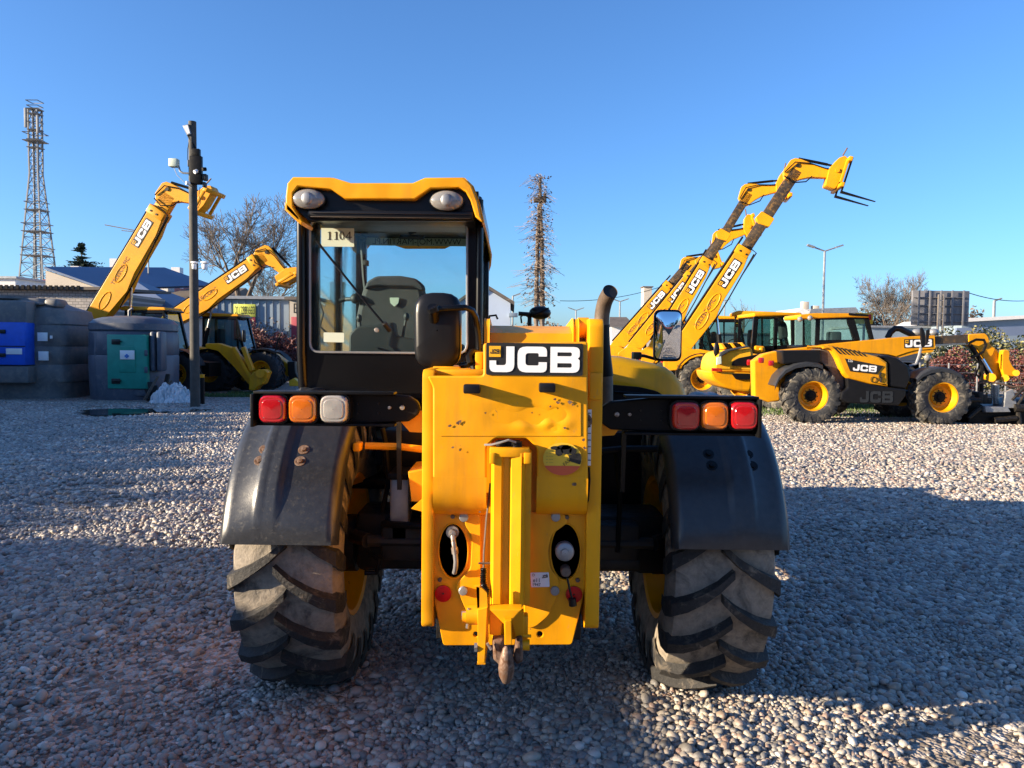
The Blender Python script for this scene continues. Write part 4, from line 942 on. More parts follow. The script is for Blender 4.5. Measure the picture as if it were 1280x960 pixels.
# ---- machine parked side-on at the right (profile read from its side)
def tr(L, ox, oy, k): return [(ox + x / k, oy + y / k) for x, y in L]
z4 = lambda L: tr(L, 960, 350, 4.0)
Yn = 16.2
t = thing('telehandler', 'telehandler parked side-on at the right with lowered boom and black side skirt', 'telehandler', (P(1095, 500, 17.2).x, 17.2, 0), group='telehandlers parked around the yard')
b = MB(); b.ppoly(z4([(250, 332), (300, 322), (680, 285), (835, 276), (838, 345), (740, 352), (700, 362), (640, 382), (600, 372), (480, 362), (250, 380), (60, 372), (60, 352)]), 17.0, 17.4, .01); bo = b.build('boom', M['yellow_far'], t)
b = MB(); b.ppoly(z4([(640, 384), (700, 364), (740, 352), (835, 347), (820, 362), (740, 368), (700, 378), (660, 388)]), 17.02, 17.38, .005); b.build('boom_underside', M['yellow_far'], bo)
b = MB(); b.ppoly(z4([(838, 282), (1000, 272), (1003, 320), (838, 328)]), 17.06, 17.34, .005); b.build('inner_boom', M['boomdark'], t)
b = MB(); b.ppoly(z4([(838, 322), (1000, 314), (1003, 322), (838, 331)]), 17.0, 17.05, .002); b.build('extension_rod', M['chrome'], t)
a = P(*z4([(681, 341)])[0], 16.995); c = P(*z4([(826, 291)])[0], 16.995)
badge(bo, frame((a.x, 16.995, a.z), (1, 0, .045), (-.045, 0, 1), (0, -1, 0)), c.x - a.x, c.z - a.z - .03)
b = MB(); b.ppoly(z4([(1000, 272), (1090, 266), (1105, 285), (1110, 320), (1150, 352), (1165, 395), (1200, 430), (1230, 462), (1225, 488), (1180, 500), (1110, 502), (1105, 478), (1130, 468), (1085, 400), (1050, 345), (1003, 320)]), 17.05, 17.35, .02, rad=.05); hd = b.build('boom_head', M['yellow_far'], t)
b = MB(); b.ppoly(z4([(1172, 360), (1182, 348), (1205, 350), (1212, 362), (1208, 395), (1222, 425), (1245, 455), (1245, 475), (1225, 485), (1180, 480), (1170, 440)]), 16.9, 17.05, .02, rad=.04); b.tube([W(*z4([(1240, 465)])[0], 16.85), W(*z4([(1240, 465)])[0], 17.6)], .07, 12); b.tube([W(*z4([(1115, 488)])[0], 16.88), W(*z4([(1115, 488)])[0], 17.4)], .1, 12); b.tube([W(*z4([(1185, 490)])[0], 16.88), W(*z4([(1185, 490)])[0], 17.4)], .08, 12); b.build('quick_hitch', M['yellow_far'], t)
b = MB(); b.tube([W(x, y, 16.95) for x, y in z4([(1005, 315), (1040, 298), (1080, 300), (1090, 325), (1075, 360), (1040, 380), (1015, 385)])], .03, 7); b.tube([W(x, y, 17.0) for x, y in z4([(1010, 325), (1050, 380), (1080, 430), (1100, 470)])], .05, 8); b.tube([W(x, y, 16.9) for x, y in z4([(1030, 390), (1060, 420), (1040, 470), (1065, 500)])], .02, 6); b.build('hydraulic_hose', M['black'], t)
b = MB(); b.tube([W(x, y, 16.93) for x, y in z4([(1070, 395), (1115, 470)])], .045, 8); b.build('tilt_cylinder', M['chrome'], t)
b = MB(); b.ppoly(z4([(262, 335), (300, 326), (380, 340), (460, 358), (560, 385), (600, 412), (604, 535), (515, 522), (400, 492), (378, 470), (345, 390), (320, 350)]), Yn - .03, 17.0, .05, rad=.03); hood = b.build('engine_hood', M['yellow_far'], t)
for k in range(7):
    q = MB(); x0 = 325 + k * 21; q.add([W(*z4([(x0, 332 + k * 3.5)])[0], Yn - .085), W(*z4([(x0 + 9, 332 + k * 3.5)])[0], Yn - .085), W(*z4([(x0 + 52, 372 + k * 2)])[0], Yn - .085), W(*z4([(x0 + 40, 370 + k * 2)])[0], Yn - .085)], [(0, 1, 2, 3)]); q.v = [v + Vector((0, .05, 0)) for v in q.v]; q.build('louvre', M['ink'], hood, angle=0)
b = MB(); b.ppoly(z4([(385, 392), (578, 430), (545, 471), (412, 456)]), Yn - .045, Yn - .03, .002); bd = b.build('badge', M['ink'], hood)
p = P(*z4([(424, 452)])[0], Yn - .05); q = MB(); jcb(q, frame((p.x, Yn - .05, p.z), (.995, 0, -.07), (.07, 0, .995), (0, -1, 0)), .50, .135); q.build('lettering', M['white'], bd, angle=0)
q = MB(); v, f = text2d('526', .07); q.add(v, f, 0, frame(W(*z4([(412, 405)])[0], Yn - .05), (1, 0, -.1), (.1, 0, 1), (0, -1, 0))); q.build('lettering', M['white'], bd, angle=0)
q = MB(); e = ellipse(0, 0, 1, 1, 16)
for (cx, cy, r) in ((528, 498, 14), (560, 495, 9)):
    pts = [W(*z4([(cx + r * u, cy + r * w_)])[0], Yn - .04) for u, w_ in e]; q.tube(pts + pts[:1], .006, 5)
q.tube([W(x, y, Yn - .04) for x, y in z4([(565, 462), (558, 480), (568, 490), (562, 512)])], .02, 5); q.build('line_drawing', M['ink'], hood)
b = MB(); b.ppoly(z4([(540, 380), (600, 376), (650, 390), (705, 430), (716, 488), (692, 545), (608, 535), (604, 412)]), Yn, 17.0, .04, rad=.04); b.build('front_cowl', M['black_satin'], t)
b = MB(); b.ppoly(z4([(398, 490), (515, 522), (605, 537), (692, 546), (690, 580), (655, 628), (400, 616), (362, 600), (372, 560), (398, 540)]), Yn - .05, 17.0, .03, rad=.03); sk = b.build('side_skirt', M['black_satin'], t)
p = P(*z4([(458, 612)])[0], Yn - .06); q = MB(); jcb(q, frame((p.x, Yn - .058, p.z), (1, 0, 0), (0, 0, 1), (0, -1, 0)), .70, .24); q.build('lettering', M['interior'], sk, angle=0)
b = MB(); b.ppoly(z4([(70, 352), (268, 350), (270, 415), (75, 420)]), Yn + .1, 16.9, .03, rad=.03); b.build('air_filter_box', M['black_satin'], t)
b = MB(); b.ppoly(z4([(262, 345), (320, 355), (380, 470), (395, 560), (365, 560), (300, 440), (262, 410)]), Yn + .15, 16.9, .03); b.build('rear_panel', M['exhaust'], t)
b = MB(); b.ppoly(z4([(-70, 405), (-20, 370), (70, 350), (110, 430), (60, 500), (60, 525), (60, 605), (0, 612), (-20, 600), (-65, 585)]), Yn + .45, Yn + .75, .03); b.ppoly(z4([(60, 420), (300, 420), (390, 560), (400, 600), (60, 560)]), Yn + .5, 17.3, .03); b.build('rear_frame', M['yellow_far'], t)
b = MB(); b.ppoly(z4([(150, 540), (900, 560), (1000, 540), (1000, 610), (900, 620), (150, 600)]), 16.85, 17.6, .02); b.build('chassis', M['black'], t)
for (x, y) in ((5, 416), (-45, 402)):
    q = MB(); q.pbox(*z4([(x, y - 14)])[0], *z4([(x + 26, y + 14)])[0], Yn + .28, Yn + .36, .02); q.build('tail_lamp', M['lens_red'], t)
t.location.y = 17.2
for (px, py, Yw) in ((1012.3, 495, Yn + .21), (1173, 501.5, Yn + .21), (1030, 498, 18.1), (1121, 507, 18.1)):
    w_ = empty('wheel', t); p = P(px, py, Yw); s = -1
    w_.matrix_basis = Matrix.Translation((p.x - t.location.x, Yw - 17.2, .60)) @ Matrix.Rotation(math.pi if Yw < 17 else 0, 4, 'Z') @ Matrix.Rotation(random.uniform(0, 6), 4, 'Y')
    link('tyre', FT['dusty'], w_); link('rim', FRIM, w_); link('hub', FHUB, w_)
def arch(path, y0, y1, th=.03, m='fender', nm='fender'):
    b = MB(); n = len(path); rows = []
    for (x, y) in path:
        p = P(x, y, y0); rows.append([(p.x, y0, p.z - .10), (p.x, y0, p.z - .03), (p.x, y0 + .04, p.z), (p.x, y1, p.z)])
    b.grid(rows, thick=th); return b.build(nm, M[m], t, angle=50)
arch(z4([(35, 527), (55, 480), (90, 443), (140, 418), (200, 408), (250, 412), (275, 422)]), Yn - .02, Yn + .5)
arch(z4([(745, 492), (775, 462), (820, 442), (870, 434), (920, 444), (970, 468)]), Yn - .02, Yn + .5)
# cab
Yb = 17.35; b = MB()
b.pbox(*z4([(170, 325)])[0], *z4([(530, 345)])[0], Yb, Yb + .95, .02)
for L_ in ([(242, 195), (262, 195), (258, 330), (236, 330)], [(395, 192), (432, 192), (462, 300), (440, 310), (400, 220)], [(485, 190), (505, 190), (532, 300), (515, 300)], [(236, 188), (505, 186), (505, 196), (236, 200)], [(262, 300), (460, 298), (460, 330), (250, 340)]):
    b.ppoly(z4(L_), Yb, Yb + .05, .003)
for L_ in ([(176, 195), (184, 195), (186, 330), (176, 330)], [(395, 192), (415, 192), (440, 300), (425, 300)], [(480, 190), (498, 190), (526, 300), (510, 300)]):
    b.ppoly(z4(L_), Yb + .9, Yb + .95, .003)
cb = b.build('cab', M['black_gloss'], t)
q = MB(); q.ppoly(z4([(262, 200), (396, 196), (405, 225), (460, 305), (258, 308)]), Yb + .02, Yb + .025); q.ppoly(z4([(432, 192), (486, 192), (516, 300), (458, 302)]), Yb + .02, Yb + .025); q.build('side_window', M['glass_far'], cb)
q = MB(); q.ppoly(z4([(185, 200), (242, 196), (238, 330), (180, 330)]), Yb + .3, Yb + .305); q.build('rear_window', M['glass_far'], cb)
q = MB(); q.ppoly(z4([(165, 172), (240, 165), (420, 166), (505, 178), (508, 188), (420, 186), (240, 192), (165, 196), (158, 185)]), Yb - .05, Yb + 1.0, .02, rad=.02); q.build('roof', M['yellow_far'], cb)
q = MB(); q.ppoly(z4([(405, 165), (500, 172), (506, 182), (405, 176)]), Yb - .07, Yb - .051, .003); q.build('roof_end', M['black'], cb)
for x in (160, 210):
    q = MB(); q.ball(W(*z4([(x, 196 - (x > 200) * 6)])[0], Yb - .1), .06, 10); q.build('work_lamp', M['lens_lamp'], cb)
q = MB(); q.box((P(1042, 400, 17.8).x - .1, 17.65, 1.4), (P(1042, 400, 17.8).x + .15, 18.0, 2.0), .05); q.build('seat', M['seat_dark'], cb)
b = MB(); b.tube([W(x, y, 17.6) for x, y in z4([(598, 290), (612, 262), (635, 243), (660, 243), (690, 258), (730, 276)])], .07, 8); b.build('hose_guard', M['black_satin'], t)
b = MB(); b.ppoly(z4([(762, 240), (775, 236), (788, 262), (792, 330), (770, 338), (765, 300)]), 16.6, 16.65, .02, rad=.05); b.ppoly(z4([(793, 250), (808, 246), (812, 255), (800, 320), (790, 325)]), 16.4, 16.44, .01, rad=.03); b.build('side_mirror', M['black_satin'], t)
b = MB(); b.tube([W(x, y, 16.6) for x, y in z4([(765, 338), (755, 380), (740, 420), (705, 430)])], .03, 7); b.build('mirror_arm', M['grey_metal'], t)
b = MB(); b.ball(W(*z4([(797, 388)])[0], 16.55), (.075, .05, .075), 12); b.build('headlamp', M['lens_lamp'], t)
b = MB(); b.tube([W(x, y, 16.58) for x, y in z4([(797, 400), (797, 435)])], .025, 7); b.tube([W(x, y, 16.58) for x, y in z4([(770, 372), (797, 388)])], .02, 7); b.build('lamp_bracket', M['black'], t)
b = MB(); b.ball(W(*z4([(748, 262)])[0], 17.6), (.15, .1, .09), 12); b.ball(W(*z4([(828, 262)])[0], 17.6), (.12, .1, .09), 12); b.build('roof_beacon', M['grey_metal'], t)
# ---- front attachment at the far right, posts and rams
t2 = thing('flail_mower', 'black folded implement on the ground in front of the side-on telehandler', 'implement', (P(1240, 520, 16.6).x, 16.6, 0))
b = MB(); 
b.ppoly(z4([(985, 575), (1100, 640), (1200, 625), (1280, 600), (1420, 600), (1420, 735), (1250, 742), (1100, 730), (1000, 720)]), 16.5, 17.4, .03); b.build('deck', M['black'], t2)
b = MB(); b.ppoly(z4([(1085, 632), (1200, 636), (1215, 660), (1090, 662)]), 16.35, 16.5, .01); b.ppoly(z4([(1190, 560), (1225, 545), (1250, 640), (1180, 640)]), 16.4, 16.5, .01); b.build('side_plate', M['grey_metal'], t2)
b = MB()
for (x0, y0, x1, y1, r) in ((1220, 600, 1300, 520, .03), (1000, 600, 1060, 600, .05), (1230, 640, 1320, 640, .09), (1250, 660, 1260, 740, .05), (1060, 640, 1000, 690, .05), (1130, 700, 1240, 690, .06), (1290, 560, 1240, 640, .03)):
    b.tube([W(*z4([(x0, y0)])[0], 16.4), W(*z4([(x1, y1)])[0], 16.4)], r, 8)
for k in range(6): b.pbox(*z4([(990 + k * 22, 560 + 14 * (k % 3))])[0], *z4([(1012 + k * 22, 620)])[0], 16.6, 16.9, .02)
b.build('linkage', M['dark_metal'], t2)
b = MB(); b.tube([W(*z4([(1142, 505)])[0], 16.9), W(*z4([(1140, 622)])[0], 16.9)], .06, 12); b.tube([W(*z4([(1125, 505)])[0], 16.95), W(*z4([(1122, 600)])[0], 16.95)], .035, 8); b.build('support_ram', M['steel'], t2)
b = MB(); b.tube([W(*z4([(1068, 425)])[0], 16.9), W(*z4([(1066, 610)])[0], 16.9)], .045, 8); b.build('prop_stand', M['black'], t2)
b = MB(); b.tube([W(x, y, 16.5) for x, y in z4([(1050, 515), (1100, 510), (1170, 520), (1220, 535), (1290, 528)])], .02, 6); b.build('red_strap', M['rusty'], t2)

# ---- loader between the side-on machine and the raised booms, rear end to the left
z5 = lambda L: tr(L, 760, 370, 4.923)
t = thing('wheel_loader', 'yellow loader with rounded bonnet and black vents standing behind the side-on telehandler', 'loader', (P(950, 500, 20.4).x, 20.4, 0))
b = MB(); b.ppoly(z5([(648, 440), (655, 400), (672, 365), (700, 345), (780, 325), (890, 316), (905, 400), (895, 470), (650, 466)]), 19.6, 21.0, .08, rad=.08); bn = b.build('bonnet', M['yellow_pale'], t)
b = MB(); b.ppoly(z5([(632, 462), (895, 472), (890, 540), (880, 592), (795, 586), (715, 563), (650, 520), (634, 490)]), 19.5, 21.1, .06, rad=.08); b.build('counterweight', M['yellow_far'], t)
b = MB(); b.ppoly(z5([(760, 430), (770, 400), (805, 382), (925, 358), (940, 366), (900, 432)]), 19.55, 19.6, .01, rad=.04); b.build('side_grille', M['black_satin'], bn)
b = MB(); b.ppoly(z5([(760, 475), (880, 478), (876, 515), (790, 515)]), 19.44, 19.5, .01, rad=.04); b.build('step', M['black_satin'], t)
b = MB(); b.ppoly(z5([(690, 350), (720, 332), (850, 306), (880, 312), (750, 340), (700, 372), (690, 420), (672, 420)]), 19.52, 19.6, .02, rad=.04); b.build('hood_edge', M['seat_dark'], bn)
for k in range(5):
    q = MB(); x0 = 690 + k * 30; q.ppoly(z5([(x0, 292 - k), (x0 + 18, 290 - k), (x0 + 42, 322 - 3 * k), (x0 + 22, 326 - 3 * k)]), 20.0 , 20.9, .02); q.build('vent', M['yellow_pale'] if k % 2 == 0 else M['black'], bn)
b = MB(); b.ppoly(z5([(670, 378), (697, 372), (700, 418), (668, 424)]), 19.45, 19.5, .01); b.build('number_plate', M['paper'], t)
b = MB(); b.ppoly(z5([(640, 442), (700, 445), (708, 468), (640, 462)]), 19.42, 19.5, .02); b.build('bumper_lamp', M['lens_red'], t)
q = MB(); q.pbox(*z5([(858, 390)])[0], *z5([(895, 428)])[0], 19.42, 19.5, .03); q.build('tail_lamp', M['lens_red'], t)
q = MB(); q.ball(W(*z5([(668, 330)])[0], 19.7), (.08, .05, .2), 10); q.build('side_mirror', M['black_satin'], t)
b = MB()
for L_ in ([(900, 122), (928, 122), (912, 320), (885, 320)], [(1028, 140), (1048, 140), (1040, 340), (1020, 340)], [(1130, 140), (1150, 140), (1150, 320), (1135, 320)], [(900, 310), (1150, 300), (1150, 345), (900, 345)], [(900, 118), (1190, 118), (1190, 135), (900, 130)]):
    b.ppoly(z5(L_), 19.8, 19.9, .004)
cb = b.build('cab', M['black_gloss'], t)
q = MB(); q.ppoly(z5([(925, 128), (1030, 132), (1022, 318), (910, 312)]), 19.86, 19.87); q.ppoly(z5([(1048, 135), (1250, 135), (1250, 310), (1042, 315)]), 19.86, 19.87); q.build('cab_window', M['glass_far'], cb)
q = MB(); q.ppoly(z5([(898, 104), (960, 97), (1190, 102), (1200, 122), (900, 126)]), 19.7, 21.2, .03, rad=.03); q.build('roof', M['yellow_far'], cb)
q = MB(); q.ppoly(z5([(1060, 170), (1085, 150), (1105, 175), (1115, 260), (1060, 270)]), 20.3, 20.5, .05, rad=.1); q.build('seat', M['seat'], cb)
q = MB(); q.ppoly(z5([(905, 305), (965, 308), (972, 345), (905, 350)]), 19.7, 19.8, .03, rad=.05); q.ball(W(*z5([(945, 330)])[0], 19.66), (.07, .05, .07), 10); q.build('lamp_housing', M['yellow_far'], cb)
for (x, y, Yw) in ((972, 500, 20.0), (928, 498, 20.9)):
    w_ = empty('wheel', t); p = P(x, y, Yw)
    w_.matrix_basis = Matrix.Translation((p.x - t.location.x, Yw - t.location.y, .59)) @ Matrix.Rotation(math.pi - R(35), 4, 'Z')
    link('tyre', FT['dusty'], w_); link('rim', FRIM, w_); link('hub', FHUB, w_)
w_ = empty('wheel', t, (1.9, .2, .59), (0, 0, math.pi)); link('tyre', FT['dusty'], w_); link('rim', FRIM, w_); link('hub', FHUB, w_)

# ---- loader frame between the left machines
zl = lambda L: tr(L, 160, 360, 5.333)
t = thing('telehandler', 'telehandler with lowered yellow boom in front of the red bush at the left', 'telehandler', (P(300, 490, 25).x, 25.2, 0))
b = MB(); b.ppoly(zl([(515, 370), (600, 368), (700, 400), (830, 570), (860, 590), (850, 640), (800, 640), (700, 520), (600, 420), (515, 400)]), 24.4, 24.7, .02, rad=.05); b.build('boom', M['yellow_far'], t)
for L_ in ([(690, 395), (710, 392), (830, 600), (805, 610)], [(750, 400), (775, 390), (835, 545), (810, 560)]):
    b = MB(); b.ppoly(zl(L_), 24.1, 24.3, .02); b.build('lift_arm', M['yellow_far'], t)
b = MB(); b.ppoly(zl([(805, 590), (840, 560), (900, 540), (930, 560), (900, 640), (860, 660), (840, 685), (805, 680)]), 24.0, 24.5, .03, rad=.04); b.tube([W(*zl([(880, 570)])[0], 23.9), W(*zl([(880, 570)])[0], 24.6)], .14, 12); b.build('quick_hitch', M['yellow_far'], t)
b = MB(); b.ppoly(zl([(800, 420), (980, 440), (1060, 500), (1130, 500), (1140, 560), (1060, 590), (1000, 540), (800, 520)]), 25.6, 26.1, .03); b.build('chassis', M['yellow_far'], t)
b = MB(); b.ppoly(zl([(1060, 490), (1110, 490), (1115, 560), (1140, 620), (1100, 650), (1065, 580)]), 25.3, 25.6, .03); b.tube([W(x, y, 25.4) for x, y in zl([(980, 440), (1000, 350), (1020, 300)])], .03, 6); b.build('coupling', M['black'], t)
b = MB(); b.ppoly(zl([(1070, 620), (1105, 600), (1150, 640), (1140, 655), (1075, 655)]), 25.0, 25.3, .02); b.build('foot_plate', M['lens_amber'] if 0 else M['yellow_pale'], t)
b = MB(); rows = []
for (x, y) in zl([(795, 430), (830, 405), (880, 400), (930, 405), (980, 425)]): p = P(x, y, 24.9); rows.append([(p.x, 24.9, p.z - .05), (p.x, 24.95, p.z), (p.x, 25.5, p.z)])
b.grid(rows, thick=.03); b.build('fender', M['black'], t)
for (x, y, Yw, s) in ((905, 540, 25.2, 1.12), (620, 540, 25.6, 1.2)):
    w_ = empty('wheel', t); p = P(*zl([(x, y)])[0], Yw)
    w_.matrix_basis = Matrix.Translation((p.x - t.location.x, Yw - t.location.y, .60 * s)) @ Matrix.Rotation(math.pi - R(12), 4, 'Z') @ Matrix.Scale(s, 4)
    link('tyre', FT['dark'], w_); link('rim', FRIM, w_); link('hub', FHUB, w_)

# ================================================================== TANKS, POLE, HEAP
M['tank_grey'] = mat('grey_polyethylene', (.13, .135, .14), .5, var=.25, scale=3, dirt=(.22, .20, .18), dirt_amt=.3, bmp=.1, bscale=30)
M['tank_navy'] = mat('navy_polyethylene', (.065, .08, .11), .45, var=.2, scale=3, dirt=(.15, .15, .16), dirt_amt=.2)
M['door_blue'] = mat('blue_door', (.012, .10, .62), .4, var=.12); M['door_green'] = mat('green_door', (.015, .27, .20), .45, var=.15)
zz = lambda L: tr(L, 0, 230, 3.31)
Yt = 21.0
t = thing('fuel_tank', 'large grey plastic fuel tank with a blue door at the left edge', 'tank', (P(40, 495, 22).x, 22, 0))
b = MB(); rows = []
c0, c1 = P(-50, 495, 22.2), P(104, 495, 22.2); cx = (c0.x + c1.x) / 2; hw = (c1.x - c0.x) / 2
def ring(z, s, n=28, sq=.35, cy=22.3, dp=1.1):
    out = []
    for k in range(n + 1):
        a = 2 * math.pi * k / n; c, s_ = math.cos(a), math.sin(a)
        out.append((cx + hw * s * math.copysign(abs(c) ** sq, c), cy + dp * s * math.copysign(abs(s_) ** sq, s_), z))
    return out
zs = lambda py: P(50, py, Yt).z
rows = [ring(0, .97), ring(zs(480), .98), ring(zs(478), 1.0), ring(zs(458), 1.0), ring(zs(456), .985), ring(zs(454), 1.0), ring(zs(435), 1.0), ring(zs(433), .985), ring(zs(431), 1.0), ring(zs(410), .99), ring(zs(406), .97), ring(zs(404), .985), ring(zs(386), .93), ring(zs(380), .70), ring(zs(377), .62), ring(zs(371), .58), ring(zs(370), .2)]
b.grid(list(reversed(rows))); b.build('tank_shell', M['tank_grey'], t)
b = MB(); b.pbox(*zz([(-120, 480)])[0], *zz([(110, 600)])[0], 20.9, 21.4, .06); b.build('cabinet', M['tank_grey'], t); b = MB(); b.pbox(*zz([(-120, 750)])[0], *zz([(118, 825)])[0], 20.85, 21.4, .05); b.build('cabinet_base', M['tank_grey'], t)
b = MB(); b.pbox(*zz([(-100, 570)])[0], *zz([(105, 750)])[0], 20.8, 21.3, .03); dr = b.build('door', M['door_blue'], t)
b = MB(); b.pbox(*zz([(-90, 668)])[0], *zz([(103, 674)])[0], 20.79, 20.81, .002); b.build('door_gap', M['ink'], dr)
b = MB(); b.pbox(*zz([(24, 680)])[0], *zz([(90, 705)])[0], 20.78, 20.8, .003); b.build('label_plate', M['white'], dr)
for y in (610, 708):
    q = MB(); q.pbox(*zz([(-5, y - 8)])[0], *zz([(20, y + 8)])[0], 20.76, 20.8, .01); q.build('handle', M['ink'], dr)
for (x0, y0, x1, y1) in ((154, 614, 196, 650), (206, 627, 216, 640), (158, 692, 200, 730)):
    q = MB(); q.pbox(*zz([(x0, y0)])[0], *zz([(x1, y1)])[0], 21.08, 21.1, .003); q.build('label_plate', M['white'], t)
b = MB(); b.pbox(*zz([(10, 488)])[0], *zz([(160, 500)])[0], 21.3, 22, .03); b.pbox(*zz([(180, 474)])[0], *zz([(235, 510)])[0], 21.5, 22, .08); b.tube([(P(20, 380, 22).x, 22, zs(372)), (P(20, 380, 22).x, 22, zs(368))], .5, 20); b.build('manhole_cover', M['tank_grey'], t)

t = thing('fuel_tank', 'navy round-topped tank with green door left of the concrete pole', 'tank', (P(158, 495, 21.6).x, 21.6, 0))
c0, c1 = P(110, 495, 21.4), P(207, 495, 21.4); cx = (c0.x + c1.x) / 2; hw = (c1.x - c0.x) / 2
ring2 = lambda z, s: ring(z, s, 32, .75, 21.9, 1.05)
b = MB(); b.grid(list(reversed([ring2(0, .98), ring2(zs(486), 1.0), ring2(zs(445), 1.02), ring2(zs(443), 1.0), ring2(zs(441), 1.02), ring2(zs(415), 1.0), ring2(zs(413), .97), ring2(zs(411), 1.01), ring2(zs(403), 1.0), ring2(zs(398), .9), ring2(zs(395), .7), ring2(zs(393), .4), ring2(zs(392), .05)])))
for x0, x1 in ((618, 640), (645, 668)): b.pbox(*zz([(x0, 610)])[0], *zz([(x1, 775)])[0], 20.93, 21.3, .05)
b.pbox(*zz([(385, 610)])[0], *zz([(440, 880)])[0], 20.92, 21.3, .05); b.pbox(*zz([(438, 845)])[0], *zz([(612, 880)])[0], 20.9, 21.3, .04); b.build('tank_shell', M['tank_navy'], t)
b = MB(); b.pbox(*zz([(441, 622)])[0], *zz([(608, 848)])[0], 20.82, 21.0, .02); b.pbox(*zz([(492, 690)])[0], *zz([(560, 780)])[0], 20.80, 20.83, .01); b.ppoly(zz([(492, 690), (500, 672), (550, 672), (560, 690)]), 20.805, 20.83, .01); dr = b.build('door', M['door_green'], t)
for y in (652, 815):
    q = MB(); q.pbox(*zz([(460, y - 10)])[0], *zz([(496, y + 12)])[0], 20.79, 20.82, .02); q.pbox(*zz([(466, y - 4)])[0], *zz([(500, y + 2)])[0], 20.75, 20.79, .01); q.build('handle', M['ink'], dr)
for y in (700, 770):
    q = MB(); q.pbox(*zz([(596, y - 14)])[0], *zz([(610, y + 12)])[0], 20.78, 20.82, .02); q.build('hinge', M['tank_navy'], dr)
b = MB(); b.pbox(*zz([(496, 688)])[0], *zz([(556, 726)])[0], 20.775, 20.79, .003); lb = b.build('label_plate', M['white'], dr)
M['logo_blue'] = mat('logo_blue', (.05, .2, .55), .4)
b = MB()
for (dx, dy) in ((0, -5), (0, 5), (-5, 0), (5, 0)): b.pbox(*zz([(524 + dx - 4, 712 + dy - 4)])[0], *zz([(524 + dx + 4, 712 + dy + 4)])[0], 20.765, 20.772, .004)
b.build('emblem', M['logo_blue'], lb)
b = MB(); b.tube([(cx, 21.6, zs(393)), (cx, 21.6, zs(386)), (cx + .1, 21.6, zs(383))], .04, 8); b.build('vent_pipe', M['tank_navy'], t)

# concrete pole with boxes, lamps and cameras
M['concrete'] = mat('weathered_concrete', (.065, .062, .055), .85, var=.35, scale=6, bmp=.4, bscale=40)
Yp = 18.7; t = thing('utility_pole', 'tall dark concrete pole carrying floodlights, cameras and boxes', 'pole', (P(244, 510, Yp).x, Yp, 0))
xp = t.location.x; zp = lambda py: P(244, py, Yp).z; s_ = Yp / F
b = MB(); b.tube([(xp, Yp, 0), (xp, Yp, zp(300)), (xp, Yp, zp(152))], [.115, .10, .09], 14); b.build('pole', M['concrete'], t)
zq = lambda L: tr(L, 0, 120, 4.0)
b = MB(); b.pbox(*zq([(946, 298)])[0], *zq([(1006, 440)])[0], Yp - .22, Yp - .10, .01); b.pbox(*zq([(957, 262)])[0], *zq([(995, 300)])[0], Yp - .22, Yp - .10, .01); b.build('equipment_board', M['black'], t)
for (x0, y0, x1, y1) in ((1008, 388, 1030, 420), (1010, 428, 1024, 454), (936, 318, 948, 352)):
    q = MB(); q.pbox(*zq([(x0, y0)])[0], *zq([(x1, y1)])[0], Yp - .2, Yp - .05, .015); q.build('junction_box', M['interior'], t)
for (x0, y0, x1, y1) in ((972, 380, 985, 375), (1012, 366, 1030, 366), (930, 434, 948, 438)):
    q = MB(); q.tube([W(*zq([(x0, y0)])[0], Yp - .3), W(*zq([(x1, y1)])[0], Yp - .24)], .045, 10); q.build('camera', M['white'] if x0 != 1012 else M['black'], t)
b = MB(); b.ppoly(zq([(912, 148), (940, 140), (956, 190), (934, 196)]), Yp - .12, Yp - .05, .01); fl = b.build('floodlight', M['grey_metal'], t)
b = MB(); b.ppoly(zq([(917, 150), (938, 145), (950, 186), (936, 190)]), Yp - .13, Yp - .121, .002); b.build('lamp_glass', M['white'], fl)
b = MB(); b.tube([W(*zq([(940, 195)])[0], Yp - .06), W(*zq([(964, 240)])[0], Yp - .06), W(*zq([(975, 262)])[0], Yp - .04)], .03, 8); b.tube([W(*zq([(944, 232)])[0], Yp - .06), W(*zq([(938, 270)])[0], Yp - .06), W(*zq([(938, 320)])[0], Yp - .06)], .008, 5); b.build('lamp_bracket', M['black'], fl)
b = MB(); b.pbox(*zq([(840, 310)])[0], *zq([(884, 352)])[0], Yp - .2, Yp - .02, .02); fl = b.build('floodlight', M['paper'], t)
b = MB(); b.tube([W(x, y, Yp - .1) for x, y in zq([(884, 350), (895, 356), (900, 376), (915, 385), (946, 387)])], .025, 8); b.tube([W(x, y, Yp - .1) for x, y in zq([(868, 356), (885, 395), (925, 435), (960, 460)])], .008, 5); b.build('lamp_bracket', M['grey_metal'], fl)
for (x0, x1) in ((952, 980), (1002, 1034)):
    q = MB(); q.pbox(*zq([(x0, 826)])[0], *zq([(x1, 836)])[0], Yp - .2, Yp - .05, .01); q.pbox(*zq([(x0 + 5, 836)])[0], *zq([(x1 - 6, 866)])[0], Yp - .18, Yp - .05, .02); q.build('siren', M['white'], t)
b = MB(); b.tube([W(x, y, Yp - .1) for x, y in zq([(1000, 455), (995, 500), (1004, 530), (990, 560)])], .008, 5); b.tube([W(x, y, Yp - .1) for x, y in zq([(985, 820), (1000, 812), (1010, 830)])], .015, 5); b.build('cable', M['black'], t)

